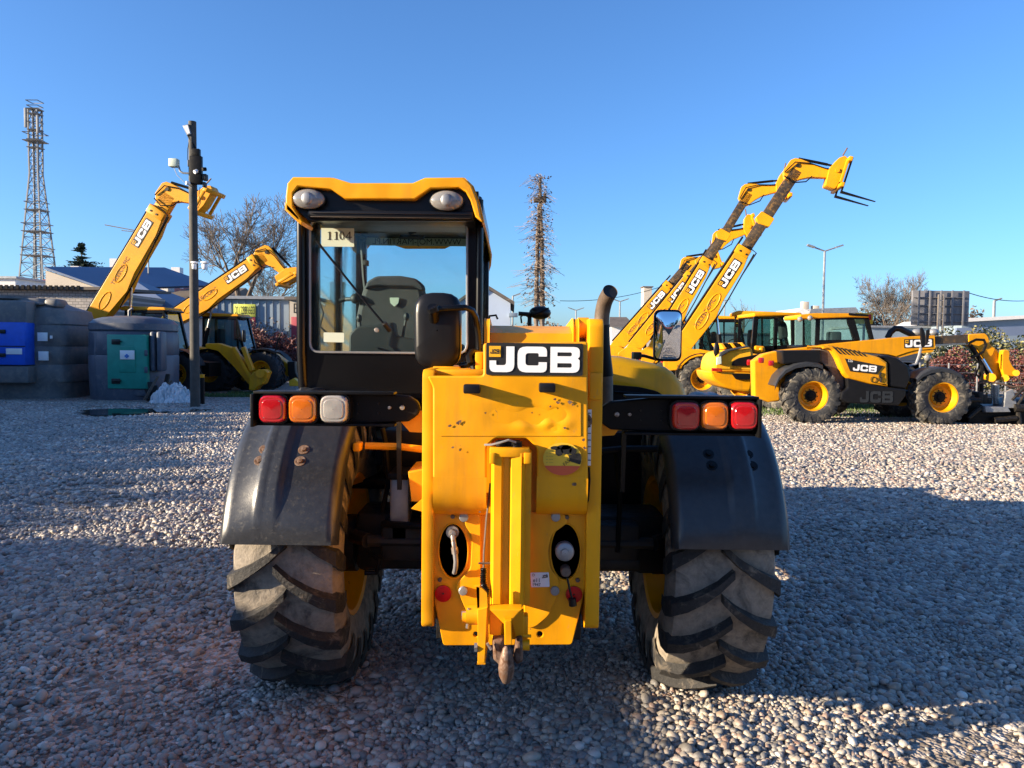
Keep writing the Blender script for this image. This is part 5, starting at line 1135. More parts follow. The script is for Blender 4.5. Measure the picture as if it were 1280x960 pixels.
t = thing('bollard', 'short dark bollard with orange cap just right of the concrete pole', 'bollard', (P(253, 494, 19.6).x, 19.6, 0))
b = MB(); b.tube([(P(253, 494, 19.6).x, 19.6, 0), (P(253, 494, 19.6).x, 19.6, P(253, 472, 19.6).z)], .055, 12); b.build('post', M['black'], t)
b = MB(); b.tube([(P(253, 494, 19.6).x, 19.6, P(253, 472, 19.6).z), (P(253, 494, 19.6).x, 19.6, P(253, 468, 19.6).z)], .057, 12); b.build('cap', M['yellow_far'], t)

# crumpled sheet heap
from mathutils import noise as mnz
M['sheet'] = mat('crumpled_plastic_sheet', (.66, .67, .67), .45, var=.2, scale=6, bmp=.5, bscale=18, bdist=.03)
c = P(218, 492, 20.3); b = MB(); rows = []
for j in range(34):
    row = []
    for i in range(44):
        u = (i / 43 - .5) * 2; v = (j / 33 - .5) * 2; r = math.hypot(u, v)
        q = Vector((u * 2.2, v * 2.2, 3)); hgt = .62 * max(0, 1 - r ** 2.2) * (.75 + .45 * mnz.noise(q * 1.1)) * (1 - .45 * u)
        k = .30 * abs(mnz.noise(q * 2.6)) + .16 * abs(mnz.noise(q * 6)) - .06
        row.append((c.x + u * .62 + .06 * mnz.noise(q * 4), 20.3 + v * .6 + .06 * mnz.noise(q * 4 + Vector((5, 0, 0))), max(.0, hgt - k * (r < 1) + .02 * (r < 1)) - (.02 if r >= 1 else 0)))
    rows.append(row)
b.grid(rows); tag(b.build('plastic_sheet', M['sheet'], angle=25), 'crumpled white plastic sheeting heaped at the foot of the pole', 'sheeting')
t = thing('scrap_heap', 'dark scrap and boards lying beside the green-door tank', 'scrap', (P(192, 494, 20.6).x, 20.6, 0))
for k in range(9):
    x, y = P(190 + random.uniform(-6, 10), 490, 20.7).x, 20.6 + random.uniform(-.3, .4)
    q = MB(); a = random.uniform(-.6, .6); q.bar((x, y, .05), (x + random.uniform(-.5, .5), y + .2, random.uniform(.1, .75)), .12, .05); q.build('board', M['dark_metal'] if k % 3 else M['exhaust'], t)

# ================================================================== TREES AND BUSHES
M['bark'] = mat('bark', (.10, .075, .055), .9, var=.3, scale=4); M['twig'] = mat('twigs', (.105, .088, .075), .9, var=.3, scale=2)
def bare_tree(label, base, height, spread, seed, levels=6, r0=.2, group=None, lean=0, width=8):
    rnd = random.Random(seed); t = thing('bare_tree', label, 'tree', base, group=group)
    trunk = MB(); crown = MB()
    def grow(p, d, L, r, lv):
        n = 4; path = [p.copy()]
        for k in range(n):
            d = (d + Vector((rnd.uniform(-1, 1), rnd.uniform(-1, 1), rnd.uniform(-.5, .9))) * .13).normalized()
            p = p + d * (L / n); path.append(p.copy())
        (trunk if lv >= levels - 2 else crown).tube(path, [max(.008, r * (1 - .38 * k / n)) for k in range(n + 1)], 5 if lv > levels - 3 else 3, cap=False)
        if lv == 0: return
        nb = rnd.choice((3, 3, 4)) if lv > 1 else rnd.choice((3, 4, 5))
        for k in range(nb):
            i = n if k == 0 else rnd.randint(1, n); q = path[i]
            ax = d.orthogonal().normalized(); ax.rotate(Matrix.Rotation(rnd.uniform(0, 6.28), 3, d))
            nd = d.copy(); nd.rotate(Matrix.Rotation(rnd.uniform(.12, .3) if k == 0 else rnd.uniform(.45, .95) * spread, 3, ax))
            nd = (nd + Vector((0, 0, .05))).normalized()
            grow(q, nd, L * rnd.uniform(.62, .82), r * (.62 if k == 0 else .48), lv - 1)
    d = Vector((lean, 0, 1)).normalized()
    grow(Vector((0, 0, 0)), d, height * .27, r0, levels)
    zmax = max(v.z for v in crown.v); s = height / zmax; xs_ = sorted(v.x for v in crown.v); ys_ = sorted(v.y for v in crown.v)
    kx_ = width / (xs_[-1] - xs_[0]); ky_ = width / (ys_[-1] - ys_[0]); xm_ = (xs_[0] + xs_[-1]) / 2; ym_ = (ys_[0] + ys_[-1]) / 2
    for m_ in (trunk, crown): m_.v = [Vector(((v.x - xm_ * min(1, max(0, v.z / zmax * 1.6))) * kx_, (v.y - ym_ * min(1, max(0, v.z / zmax * 1.6))) * ky_, v.z * s)) for v in m_.v]
    trunk.build('trunk', M['bark'], t, world=False); crown.build('crown', M['twig'], t, world=False, angle=0)
    return t
bare_tree('big leafless tree with spreading crown behind the left machines', (P(303, 420, 46).x, 46, 0), P(303, 238, 46).z, 1.0, 5, 7, .26, width=8.4)
bare_tree('leafless round-crowned tree just left of the billboard', (P(1108, 420, 62).x, 62, 0), P(1108, 337, 62).z, 1.15, 9, 7, .20, width=5.4)
bare_tree('small distant leafless tree between the raised booms and the loader cab', (P(930, 420, 110).x, 110, 0), P(930, 373, 110).z, 1.1, 12, 5, .22, width=4.5)
def leaf_cloud(mb, c, r, n, size, rnd, flat=1.0):
    for _ in range(n):
        while True:
            q = Vector((rnd.uniform(-1, 1), rnd.uniform(-1, 1), rnd.uniform(-1, 1)))
            if .25 < q.length < 1: break
        q = Vector((q.x * r[0], q.y * r[1], q.z * r[2])) + Vector(c); s = size * rnd.uniform(.6, 1.3)
        u = Vector((rnd.uniform(-1, 1), rnd.uniform(-1, 1), rnd.uniform(-1, 1))).normalized() * s; v = u.orthogonal().normalized() * s * .55; v.rotate(Matrix.Rotation(rnd.uniform(0, 6), 3, u.normalized()))
        mb.add([q - u, q - v, q + u, q + v], [(0, 1, 2, 3)])
def leaf_mat(name, a, c):
    m, nt, b = new_mat(name); n = noise(nt, 1.6, 6, .7); g = nt.nodes.new('ShaderNodeNewGeometry')
    col = ramp(nt, g.outputs['Random Per Island'], [(0, tuple(x * .6 for x in a)), (.5, a), (1, c)])
    nt.links.new(mixc(nt, ramp(nt, n, [(.35, (0, 0, 0)), (.7, (.5, .5, .5))]), col, tuple(x * .5 for x in a)), b.inputs['Base Color']); b.inputs['Roughness'].default_value = .6
    return m
M['leaf_red'] = leaf_mat('red_leaves', (.10, .022, .022), (.22, .075, .06)); M['leaf_brown'] = leaf_mat('brown_leaves', (.15, .105, .07), (.26, .19, .12))
M['leaf_green'] = leaf_mat('autumn_green_leaves', (.17, .17, .06), (.38, .33, .13)); M['needle'] = leaf_mat('needles', (.018, .04, .02), (.04, .07, .03))
M['grass'] = leaf_mat('grass_blades', (.05, .10, .015), (.13, .17, .04))
def bush(name, label, px0, px1, pyt, pyb, Y, depth, m, n, size, seed, group=None, base=0.0):
    rnd = random.Random(seed); a, c = P(px0, pyt, Y), P(px1, pyb, Y); zt = a.z; w_ = c.x - a.x
    t = thing(name, label, 'bush' if name != 'hedge' else 'hedge', ((a.x + c.x) / 2, Y, 0), group=group)
    st = MB(); fo = MB(); k = max(3, int(w_ / .6))
    for i in range(k):
        x = a.x + w_ * (i + .5) / k + rnd.uniform(-.15, .15); h_ = zt * rnd.uniform(.78, 1.0)
        for j in range(4): st.tube([(x, Y, 0), (x + rnd.uniform(-.2, .2), Y + rnd.uniform(-.2, .2), h_ * .5), (x + rnd.uniform(-.35, .35), Y + rnd.uniform(-depth / 2, depth / 2), h_ * rnd.uniform(.85, 1.08))], [.025, .018, .008], 4, cap=False)
        for j in range(3): leaf_cloud(fo, (x + rnd.uniform(-.2, .2), Y + rnd.uniform(-.2, .2), h_ * (.35 + .25 * j)), (w_ / k * .75, depth / 2, h_ * .33), n // (k * 3), size, rnd)
    fo.v = [Vector((v.x, v.y, max(v.z, .03))) for v in fo.v]
    st.build('stems', M['twig'], t, angle=0); fo.build('foliage', m, t, angle=0)
bush('bush', 'dense red-leaved bush at the left beside the cab', 322, 374, 418, 490, 30, 1.6, M['leaf_red'], 9000, .055, 1)
bush('bush', 'brown leafless shrub behind the half raised boom cab', 304, 336, 405, 480, 32, 1.5, M['leaf_brown'], 1100, .06, 2)
bush('bush', 'dark shrub in front of the blue-grey metal hall', 326, 362, 398, 440, 36, 1.5, M['leaf_brown'], 700, .06, 3)
bush('bush', 'red shrub behind the side-on telehandler front wheel', 1170, 1216, 441, 500, 25, 1.2, M['leaf_red'], 4500, .045, 4)
bush('bush', 'red shrub at the right edge of the hedge', 1262, 1330, 441, 500, 25, 1.2, M['leaf_red'], 3500, .045, 5)
bush('hedge', 'yellow-green hedge running behind the side-on telehandler', 1168, 1345, 418, 500, 27, 1.4, M['leaf_green'], 15000, .055, 6)
bush('hedge', 'bare brownish hedge left of the exhaust pipe in the distance', 700, 752, 411, 440, 70, 3, M['leaf_brown'], 3000, .18, 7)
bush('bush', 'reddish bare thicket beneath the leafless tree by the billboard', 1078, 1140, 390, 440, 66, 3, M['leaf_brown'], 3000, .16, 8)
bush('bush', 'brown thicket to the right of the billboard', 1208, 1226, 388, 440, 66, 2, M['leaf_brown'], 900, .16, 9)
bush('bush', 'dark low shrubs beneath the ivy covered masts', 640, 702, 404, 440, 48, 2, M['leaf_brown'], 1500, .10, 10)
# conifers
def conifer(label, px, pyt, Y, wpx, seed):
    rnd = random.Random(seed); h_ = P(px, pyt, Y).z; rr = wpx / F * Y / 2; t = thing('spruce_tree', label, 'tree', (P(px, 430, Y).x, Y, 0), group='spruces behind the left buildings')
    b = MB(); b.tube([(0, 0, 0), (0, 0, h_)], [.25, .03], 7); b.build('trunk', M['bark'], t, world=False)
    b = MB()
    for lv in range(150):
        f_ = rnd.random() ** .9; z = h_ * (.25 + .75 * f_); r_ = rr * ((1 - f_) ** .85 + .03) * rnd.uniform(.55, 1.2)
        for k in range(2):
            a = rnd.uniform(0, 6.28); L_ = r_ * rnd.uniform(.6, 1.1)
            for j in range(9):
                u = (j + .5) / 9; q = Vector((math.cos(a) * L_ * u, math.sin(a) * L_ * u, z - .18 * L_ * u + .15 * L_ * u * u))
                s = .30 * (1.1 - u * .6); d = Vector((rnd.uniform(-1, 1), rnd.uniform(-1, 1), rnd.uniform(-.5, .2))).normalized() * s; e = d.orthogonal().normalized() * s * .35
                b.add([q - d, q - e, q + d, q + e], [(0, 1, 2, 3)])
    b.build('crown', M['needle'], t, angle=0, world=False)
conifer('dark spruce rising above the roofs right of the lattice tower', 104, 304, 70, 150, 3)
conifer('second spruce half hidden behind the steeply raised boom', 172, 328, 72, 130, 4)
M['vine'] = mat('dry_vine', (.19, .145, .11), .9, var=.5, scale=3)
# ivy covered twin masts
t = thing('ivy_mast', 'pair of tall posts wrapped in bare climbing plants, standing alone against the sky', 'mast', (P(674, 430, 42).x, 42, 0))
zy = lambda L: tr(L, 600, 200, 4.571)
rnd = random.Random(4)
for (pts, r_) in (([(318, 830), (328, 500), (338, 240)], (.15, .12, .07)), ([(362, 830), (352, 500), (345, 240), (342, 95)], (.16, .13, .09, .07))):
    pw = [P(*zy([q])[0], 42) for q in pts]; pw[0].z = 0; pw = [Vector(q) for q in pw]
    fine = []; rs = []
    for i in range(len(pw) - 1):
        for k in range(30):
            u = k / 30; fine.append(pw[i].lerp(pw[i + 1], u) + Vector((rnd.uniform(-.03, .03), 0, 0))); rs.append((r_[i] * (1 - u) + r_[i + 1] * u) * rnd.uniform(.75, 1.25))
    q = MB(); q.tube(fine, rs, 8); q.build('post', M['vine'], t, angle=0)
q = MB(); q.pbox(*zy([(308, 212)])[0], *zy([(380, 238)])[0], 41.8, 42.2, .03); q.pbox(*zy([(362, 190)])[0], *zy([(380, 220)])[0], 41.8, 42.1, .03); q.build('crossbar', M['bark'], t)
q = MB()
for k in range(440):
    f_ = rnd.random(); y = 90 + 740 * f_; x = 342 + rnd.uniform(-10, 10) * (1 + 1.2 * f_); s = rnd.choice((-1, 1)); L_ = rnd.uniform(22, 125) * (.75 + .5 * f_) * (.6 + .8 * abs(mnz.noise(Vector((f_ * 9, s * 3, 1)))) * 1.6)
    if rnd.random() < .15: L_ *= .5
    p0 = P(*zy([(x, y)])[0], 42 + rnd.uniform(-.4, .4)); mid = P(*zy([(x + s * L_ * .55, y - rnd.uniform(-6, 14))])[0], 42 + rnd.uniform(-1, 1)); e = P(*zy([(x + s * L_, y + rnd.uniform(0, 34))])[0], 42 + rnd.uniform(-1.6, 1.6))
    q.tube([p0, p0.lerp(mid, .5) + Vector((0, 0, .08)), mid, mid.lerp(e, .6), e], [.014, .012, .010, .008, .006], 3, cap=False)
q.build('creeper', M['vine'], t, angle=0)
q = MB()
for k in range(260):
    y = rnd.uniform(90, 830); f_ = (y - 90) / 740; c = P(*zy([(342 + rnd.choice((-1, 1)) * rnd.uniform(10, 95) * (.6 + .4 * f_), y)])[0], 42); leaf_cloud(q, c, (.15, .3, .12), 2, .07, rnd)
q.build('dry_leaves', M['leaf_brown'], t, angle=0)

# ================================================================== TOWER, LAMPS, SIGNS
M['lattice'] = mat('grey_lattice_steel', (.20, .21, .22), .6, .2, var=.2, scale=1)
Yl = 90; t = thing('lattice_tower', 'tall steel lattice tower at the far left', 'tower', (P(49.5, 430, Yl).x, Yl, 0))
kx = Yl / F
def twr(py): # half width in m by picture row
    return (8 + (max(0, py - 215)) / (350 - 215) * 15.5) * kx if py > 215 else 8.6 * kx
kx *= .62
xc = t.location.x; zr = lambda py: P(46, py, Yl).z
rows = list(range(137, 440, 16)); brace = MB()
LG = [MB() for _ in range(4)]
cor = lambda py: [Vector((xc + sx_ * twr(py), Yl + sy_ * twr(py), zr(py))) for sx_, sy_ in ((-1, -1), (1, -1), (1, 1), (-1, 1))]
for a_, c_ in zip(rows[:-1], rows[1:]):
    A_, C_ = cor(a_), cor(c_)
    for k in range(4):
        LG[k].tube([A_[k], C_[k]], .10, 4, cap=False)
        k2 = (k + 1) % 4; brace.tube([A_[k], C_[k2]], .036, 3, cap=False); brace.tube([A_[k2], C_[k]], .036, 3, cap=False); brace.tube([A_[k], A_[k2]], .036, 3, cap=False)
for l_ in LG: l_.build('leg', M['lattice'], t, angle=0)
brace.build('bracing', M['lattice'], t, angle=0)
b = MB(); b.tube([(xc - .25, Yl, 0), (xc - .25, Yl, zr(137))], .12, 5); b.tube([(xc + .3, Yl, 0), (xc + .3, Yl, zr(140))], .08, 5)
for py in range(140, 430, 3): b.tube([(xc - .25, Yl, zr(py)), (xc + .3, Yl, zr(py))], .04, 3)
b.build('ladder', M['lattice'], t, angle=0)
for py, ex_ in ((137, .3), (143, .2), (163, .2), (177, .9), (185, .3), (263, .3), (290, .4), (320, .2)):
    q = MB(); w_ = twr(py) + ex_ * .5
    for dz in (0, .9):
        L_ = [Vector((xc + sx_ * w_, Yl + sy_ * w_, zr(py) + dz)) for sx_, sy_ in ((-1, -1), (1, -1), (1, 1), (-1, 1))]
        for k in range(4): q.tube([L_[k], L_[(k + 1) % 4]], .06, 3)
    q.box((xc - w_, Yl - w_, zr(py) - .05), (xc + w_, Yl + w_, zr(py) + .02)); q.build('platform', M['lattice'], t, angle=0)
for (px, py, h_) in ((38, 150, 2.2), (53, 158, 2.0)):
    q = MB(); p = P(px, py, Yl); q.box((p.x - .12, Yl - 1, p.z - h_ / 2), (p.x + .12, Yl - .8, p.z + h_ / 2), .02); q.build('antenna', M['lattice'], t)
def street_lamp(label, px, pyt, Y, arm, double=True, r_=.07):
    p = P(px, pyt, Y); t = thing('street_lamp', label, 'street lamp', (p.x, Y, 0), group='street lamps along the far road')
    q = MB(); q.tube([(p.x, Y, 0), (p.x, Y, p.z)], [r_ * 1.4, r_], 8); q.build('post', M['grey_metal'], t)
    for s in ((-1, 1) if double else (1,)):
        q = MB(); e = (p.x + s * arm, Y, p.z + arm * .35); q.tube([(p.x, Y, p.z), e], r_ * .7, 6); ar = q.build('arm', M['grey_metal'], t)
        q = MB(); q.bar((p.x + s * arm * .62, Y, p.z + arm * .22), (p.x + s * arm * 1.05, Y, p.z + arm * .36), .25, .10); q.build('lantern', M['grey_metal'], ar)
street_lamp('tall double-armed street lamp above the loader cabs', 1031, 314, 46, 1.0, r_=.065)
street_lamp('small distant double lamp right of the exhaust pipe', 775, 377, 120, 1.3, r_=.12)
street_lamp('small distant double lamp left of the exhaust pipe', 720, 388, 150, 1.5, r_=.13)
street_lamp('single-arm lamp beside the pale gabled building', 641, 370, 75, .7, False, .08)
street_lamp('single-arm lamp right of the billboard', 1243, 376, 70, .6, False, .12)
street_lamp('faint distant lamp between raised booms and loader', 906, 376, 160, 1.2, r_=.12)
# billboard back
Yb = 48; t = thing('billboard', 'back of a dark grey billboard carried on a ladder-like stand', 'billboard', (P(1176, 420, Yb).x, Yb, 0))
M['board'] = mat('board_back', (.16, .16, .17), .6, var=.2, scale=3)
b = MB(); b.pbox(1141, 363, 1210.5, 407, Yb, Yb + .15, .02); b.build('panel', M['board'], t)
for k in range(4):
    q = MB(); q.pbox(1142, 371 + k * 10, 1210, 372.6 + k * 10, Yb - .12, Yb - .01, .01); q.build('rail', M['board'], t)
for k in range(5):
    q = MB(); q.pbox(1148 + k * 14, 363, 1149 + k * 14, 407, Yb - .16, Yb - .13, .005); q.build('stiffener', M['board'], t)
for x in (1174, 1180):
    q = MB(); a, c = P(x - .8, 368, Yb - .4), P(x + .8, 368, Yb - .4); q.box((a.x, Yb - .45, 0), (c.x, Yb - .3, a.z)); q.build('post', M['steel'], t)
for k in range(6):
    q = MB(); q.pbox(1174, 375 + k * 8, 1180, 376.2 + k * 8, Yb - .42, Yb - .35, 0); q.build('rung', M['steel'], t)
# orange sign
t = thing('sign_board', 'yellow and red sign standing behind the cab roof of the side-on telehandler', 'sign', (P(1085, 420, 30).x, 30, 0))
b = MB(); b.pbox(1070, 391, 1091, 405, 30, 30.08, .005); sp_ = b.build('panel', M['yellow_pale'], t)
b = MB(); b.pbox(1072, 393, 1085, 396, 29.98, 29.995, .002); b.pbox(1084, 393, 1089, 400, 29.98, 29.99, .002); b.build('red_marking', M['red'], sp_)
b = MB(); b.tube([(P(1080, 405, 30.04).x, 30.04, 0), (P(1080, 405, 30.04).x, 30.04, P(1080, 404, 30).z)], .05, 8); b.build('post', M['grey_metal'], t)
# tv aerial and cable
t = thing('roof_aerial', 'thin television aerial pointing left of the steep boom', 'aerial', (P(150, 420, 50).x, 50, 0))
b = MB(); b.tube([W(131, 281, 50), W(185, 291, 50)], .035, 5); b.tube([W(152, 288, 50), W(180, 291, 50)], .03, 5); b.build('boom_rod', M['lattice'], t)
b = MB(); b.tube([(P(185, 300, 50).x, 50, 0), W(185, 288, 50)], .05, 6); b.build('mast', M['lattice'], t)
def cable(label, a, c, sag):
    pts = [Vector(a).lerp(Vector(c), k / 16) - Vector((0, 0, sag * 4 * (k / 16) * (1 - k / 16))) for k in range(17)]
    b = MB(); b.tube(pts, .035, 4); tag(b.build('overhead_cable', M['black'], angle=0), label, 'cable')
cable('overhead cable running right from the exhaust pipe towards the booms', W(700, 376, 70), W(850, 350, 74), .6)
cable('overhead cable crossing behind the billboard to the right', W(1205, 364, 60), W(1300, 374, 64), .4)

# ================================================================== BUILDINGS
M['brick_w'] = None
def brick_mat():
    m, nt, b = new_mat('pale_brick'); tc = nt.nodes.new('ShaderNodeTexCoord'); mp = nt.nodes.new('ShaderNodeMapping'); mp.inputs['Rotation'].default_value = (R(90), 0, 0)
    br = N(nt, 'ShaderNodeTexBrick', Scale=2.2); br.inputs['Color1'].default_value = (.42, .39, .36, 1); br.inputs['Color2'].default_value = (.32, .30, .29, 1); br.inputs['Mortar'].default_value = (.17, .16, .15, 1); br.inputs['Mortar Size'].default_value = .03
    nt.links.new(tc.outputs['Object'], mp.inputs[0]); nt.links.new(mp.outputs[0], br.inputs['Vector']); nt.links.new(br.outputs['Color'], b.inputs['Base Color']); b.inputs['Roughness'].default_value = .9
    return m
M['brick_w'] = brick_mat()
M['cream'] = mat('cream_plaster', (.50, .44, .36), .9, var=.12, scale=.6); M['blue_roof'] = mat('blue_sheet_roof', (.13, .17, .26), .5, var=.12, scale=.5)
M['red_roof'] = mat('red_roof_tiles', (.36, .09, .06), .7, var=.25, scale=2); M['brown_roof'] = mat('brown_roof', (.12, .10, .085), .8, var=.25, scale=1)
M['pale_blue'] = mat('pale_blue_cladding', (.42, .50, .62), .6, var=.06, scale=.5); M['hall_grey'] = mat('grey_blue_sheet_wall', (.22, .28, .34), .45, .2, var=.15, scale=.7)
M['wall_white'] = mat('white_wall', (.62, .62, .62), .8, var=.08); M['maroon'] = mat('maroon_panel', (.30, .03, .05), .6, var=.1); M['banner'] = mat('yellow_green_banner', (.62, .66, .10), .6, var=.05)
M['window'] = mat('dark_window', (.04, .05, .07), .1, var=.2)
def wallbox(t, x0, y0, x1, Y0, depth, m, name='wall', ybase=None):
    a, c = P(x0, y0, Y0), P(x1, y0, Y0); b = MB(); b.box((a.x, Y0, 0), (c.x, Y0 + depth, (a.z + c.z) / 2)); return b.build(name, m, t, angle=0), (a.x, c.x, (a.z + c.z) / 2)
def flat_roof(t, x0, x1, z, Y0, depth, m, th=.15, ov=.2, rise=0):
    b = MB(); b.add([(x0 - ov, Y0 - ov, z), (x1 + ov, Y0 - ov, z), (x1 + ov, Y0 + depth, z + rise), (x0 - ov, Y0 + depth, z + rise), (x0 - ov, Y0 - ov, z + th), (x1 + ov, Y0 - ov, z + th), (x1 + ov, Y0 + depth, z + rise + th), (x0 - ov, Y0 + depth, z + rise + th)], [(3, 2, 1, 0), (4, 5, 6, 7), (0, 1, 5, 4), (1, 2, 6, 5), (2, 3, 7, 6), (3, 0, 4, 7)]); return b.build('roof', m, t, angle=0)
def building(name, label, px, Y): return thing(name, label, 'building', (P(px, 430, Y).x, Y, 0))
t = building('brick_shed', 'pale brick shed with dark corrugated roof edge behind the tanks', 60, 31)
w_, (a0, a1, zt) = wallbox(t, -60, 362, 122, 31, 6, M['brick_w']); flat_roof(t, a0, a1, zt, 31, 6, M['brown_roof'], .12, .3, .25)
b = MB()
for k in range(int((a1 - a0) / .22)): b.box((a0 - .3 + k * .22, 30.66, zt + .02), (a0 - .19 + k * .22, 30.72, zt + .16))
b.build('corrugated_edge', M['black'], t, angle=0)
t = building('gabled_house', 'cream walled building with blue sheet roof beside the brick shed', 95, 44)
b = MB(); b.ppoly([(57, 430), (57, 338), (128, 362), (128, 430)], 44, 44.3); b.build('wall', M['cream'], t)
b = MB(); p = [P(55, 336, 43.9), P(131, 363, 43.9)]; off = Vector((2.8, 9, .9)); off2 = Vector((.6, 9, -.4)); b.add([p[0], p[1], p[1] + off, p[0] + off], [(0, 1, 2, 3)]); b.add([x + Vector((0, 0, .12)) for x in (p[0], p[1], p[1] + off, p[0] + off)], [(0, 1, 2, 3)]); b.add([p[0], p[1], p[1] + Vector((0, 0, .12)), p[0] + Vector((0, 0, .12))], [(0, 1, 2, 3)]); b.build('roof', M['blue_roof'], t, angle=0)
t = building('workshop', 'low building with wide blue hipped roof behind the steep boom', 180, 36)
b = MB(); a = P(138, 395, 36); c = P(230, 395, 36); b.box((a.x, 36, 0), (c.x, 44, a.z)); b.build('wall', M['wall_white'], t)
b = MB(); q0 = [P(136, 396, 35.7), P(236, 396, 35.7)]; tpp = P(165, 348, 39.5); q1 = [Vector((q0[1].x, 44, q0[1].z)), Vector((q0[0].x, 44, q0[0].z))]
b.add([*q0, *q1, tpp], [(0, 1, 4), (1, 2, 4), (2, 3, 4), (3, 0, 4)]); b.build('roof', M['blue_roof'], t, angle=0)
def red_house(label, x0, x1, ye, yr, Y):
    t = building('red_roof_house', label, (x0 + x1) / 2, Y); t['group'] = 'red roofed houses behind the sheds'
    a, c = P(x0, ye, Y), P(x1, ye, Y); r_ = P((x0 + x1) / 2, yr, Y + 4)
    b = MB(); b.box((a.x, Y, 0), (c.x, Y + 8, a.z)); b.build('wall', M['cream'], t, angle=0)
    b = MB(); dx = (c.x - a.x) * .22; b.add([(a.x - .3, Y - .3, a.z), (c.x + .3, Y - .3, a.z), (c.x + .3, Y + 8.3, a.z), (a.x - .3, Y + 8.3, a.z), (a.x + dx, Y + 4, r_.z), (c.x - dx, Y + 4, r_.z)], [(0, 1, 5, 4), (1, 2, 5), (2, 3, 4, 5), (3, 0, 4)]); rf = b.build('roof', M['red_roof'], t, angle=0)
    b = MB(); xx = a.x * .3 + c.x * .7; b.box((xx, Y + 3.5, r_.z - 1), (xx + .7, Y + 4.2, r_.z + .9)); b.build('chimney', M['wall_white'], rf)
red_house('red roofed house below the lattice tower', 22, 72, 358, 346, 62)
red_house('red roofed house below the spruce', 84, 122, 350, 336, 66)
red_house('red roofed house between the raised booms on the left', 160, 202, 366, 348, 60)
t = building('flat_house', 'small white flat-roofed block at the far left edge', 5, 55); w_, (a0, a1, zt) = wallbox(t, -30, 348, 19, 55, 6, M['wall_white']); flat_roof(t, a0, a1, zt, 55, 6, M['grey_metal'])
t = building('brown_barn', 'dark brown roofed barn behind the half raised boom', 228, 50)
w_, (a0, a1, zt) = wallbox(t, 188, 375, 275, 50, 8, M['hall_grey']); b = MB(); b.add([(a0 - .3, 49.7, zt), (a1 + .3, 49.7, zt), (a1 + .3, 54, zt + 1.1), (a0 + 1.2, 54, zt + 1.1), (a0 - .3, 58, zt), (a1 + .3, 58, zt)], [(0, 1, 2, 3), (3, 2, 5, 4), (0, 3, 4), (1, 5, 2)]); rf = b.build('roof', M['brown_roof'], t, angle=0)
b = MB(); p = P(192, 356, 53); b.box((p.x - .5, 52.5, p.z - 1.5), (p.x + 1.2, 53.5, p.z + .1)); b.build('chimney', M['wall_white'], rf)
t = building('metal_hall', 'blue-grey metal hall with yellow number banner and maroon panels', 320, 39)
w_, (a0, a1, zt) = wallbox(t, 262, 374, 361, 39, 8, M['hall_grey']); flat_roof(t, a0, a1, zt, 39, 8, M['grey_metal'], .15, .25, .3)
b = MB()
for k in range(int((a1 - a0) / .35)): b.box((a0 + k * .35, 38.95, .2), (a0 + k * .35 + .06, 38.995, zt - .05))
b.build('wall_ribs', M['hall_grey'], w_, angle=0)
b = MB(); b.pbox(292, 380, 319, 396, 38.85, 38.92); bn_ = b.build('banner', M['banner'], t)
p = P(306, 388.2, 38.83); v, f = text2d('01 288 633', .50); b = MB(); b.add(v, f, 0, frame((p.x, 38.83, p.z), (1, 0, 0), (0, 0, 1), (0, -1, 0)) @ Matrix.Diagonal((.46, 1.1, 1, 1))); b.build('lettering', M['ink'], bn_, angle=0)
b = MB(); b.pbox(292, 396.5, 319, 425, 38.86, 38.92); b.build('maroon_panel', M['maroon'], t)
t = building('shop_front', 'cream shop wall with letter E and maroon lower panel right of the metal hall', 370, 38)
w_, (a0, a1, zt) = wallbox(t, 362, 375, 392, 38, 6, M['cream']); flat_roof(t, a0, a1, zt, 38, 6, M['brown_roof'])
b = MB(); b.pbox(364, 396, 392, 425, 37.9, 37.97); b.build('maroon_panel', M['maroon'], t)
p = P(370, 386, 37.95); v, f = text2d('E', .7); b = MB(); b.add(v, f, 0, frame((p.x, 37.97, p.z), (1, 0, 0), (0, 0, 1), (0, -1, 0))); b.build('lettering', M['ink'], w_, angle=0)
t = building('pale_gabled_building', 'pale blue clad gabled building right of the main cab', 605, 60)
b = MB(); b.ppoly([(560, 440), (560, 388), (604, 358), (638, 379), (638, 440)], 60, 60.3); b.build('wall', M['pale_blue'], t)
b = MB()
for (x0, y0, x1, y1) in ((604, 357, 643, 381), (604, 357, 556, 390)):
    p0, p1 = P(x0, y0, 59.7), P(x1, y1, 59.7); b.add([p0, p1, p1 + Vector((0, 14, 0)), p0 + Vector((0, 14, 0)), *[x + Vector((0, 0, .25)) for x in (p0, p1, p1 + Vector((0, 14, 0)), p0 + Vector((0, 14, 0)))]], [(3, 2, 1, 0), (4, 5, 6, 7), (0, 1, 5, 4), (1, 2, 6, 5), (2, 3, 7, 6), (3, 0, 4, 7)])
b.build('roof', M['brown_roof'], t, angle=0)
b = MB(); b.ppoly([(556, 440), (604, 440), (638, 440), (638, 383), (556, 383)], 60.31, 73); b.build('side_wall', M['hall_grey'], t)
b = MB(); b.pbox(636, 391, 647, 396, 59.2, 60.2, .01); b.build('awning', M['hall_grey'], t)
t = building('far_warehouse', 'long low grey warehouse with blue-grey wall at the right', 1260, 52)
b = MB(); b.ppoly([(1200, 440), (1203, 400), (1345, 393), (1345, 440)], 52, 60); b.build('wall', M['hall_grey'], t)
b = MB(); b.ppoly([(1198, 404), (1212, 397.5), (1345, 391), (1345, 395), (1212, 402)], 51.6, 60.3); b.build('roof', M['wall_white'], t)
b = MB(); b.ppoly([(1196, 421), (1196, 410), (1345, 406), (1345, 418)], 46, 46.2); b.build('canopy', M['blue_roof'], t)
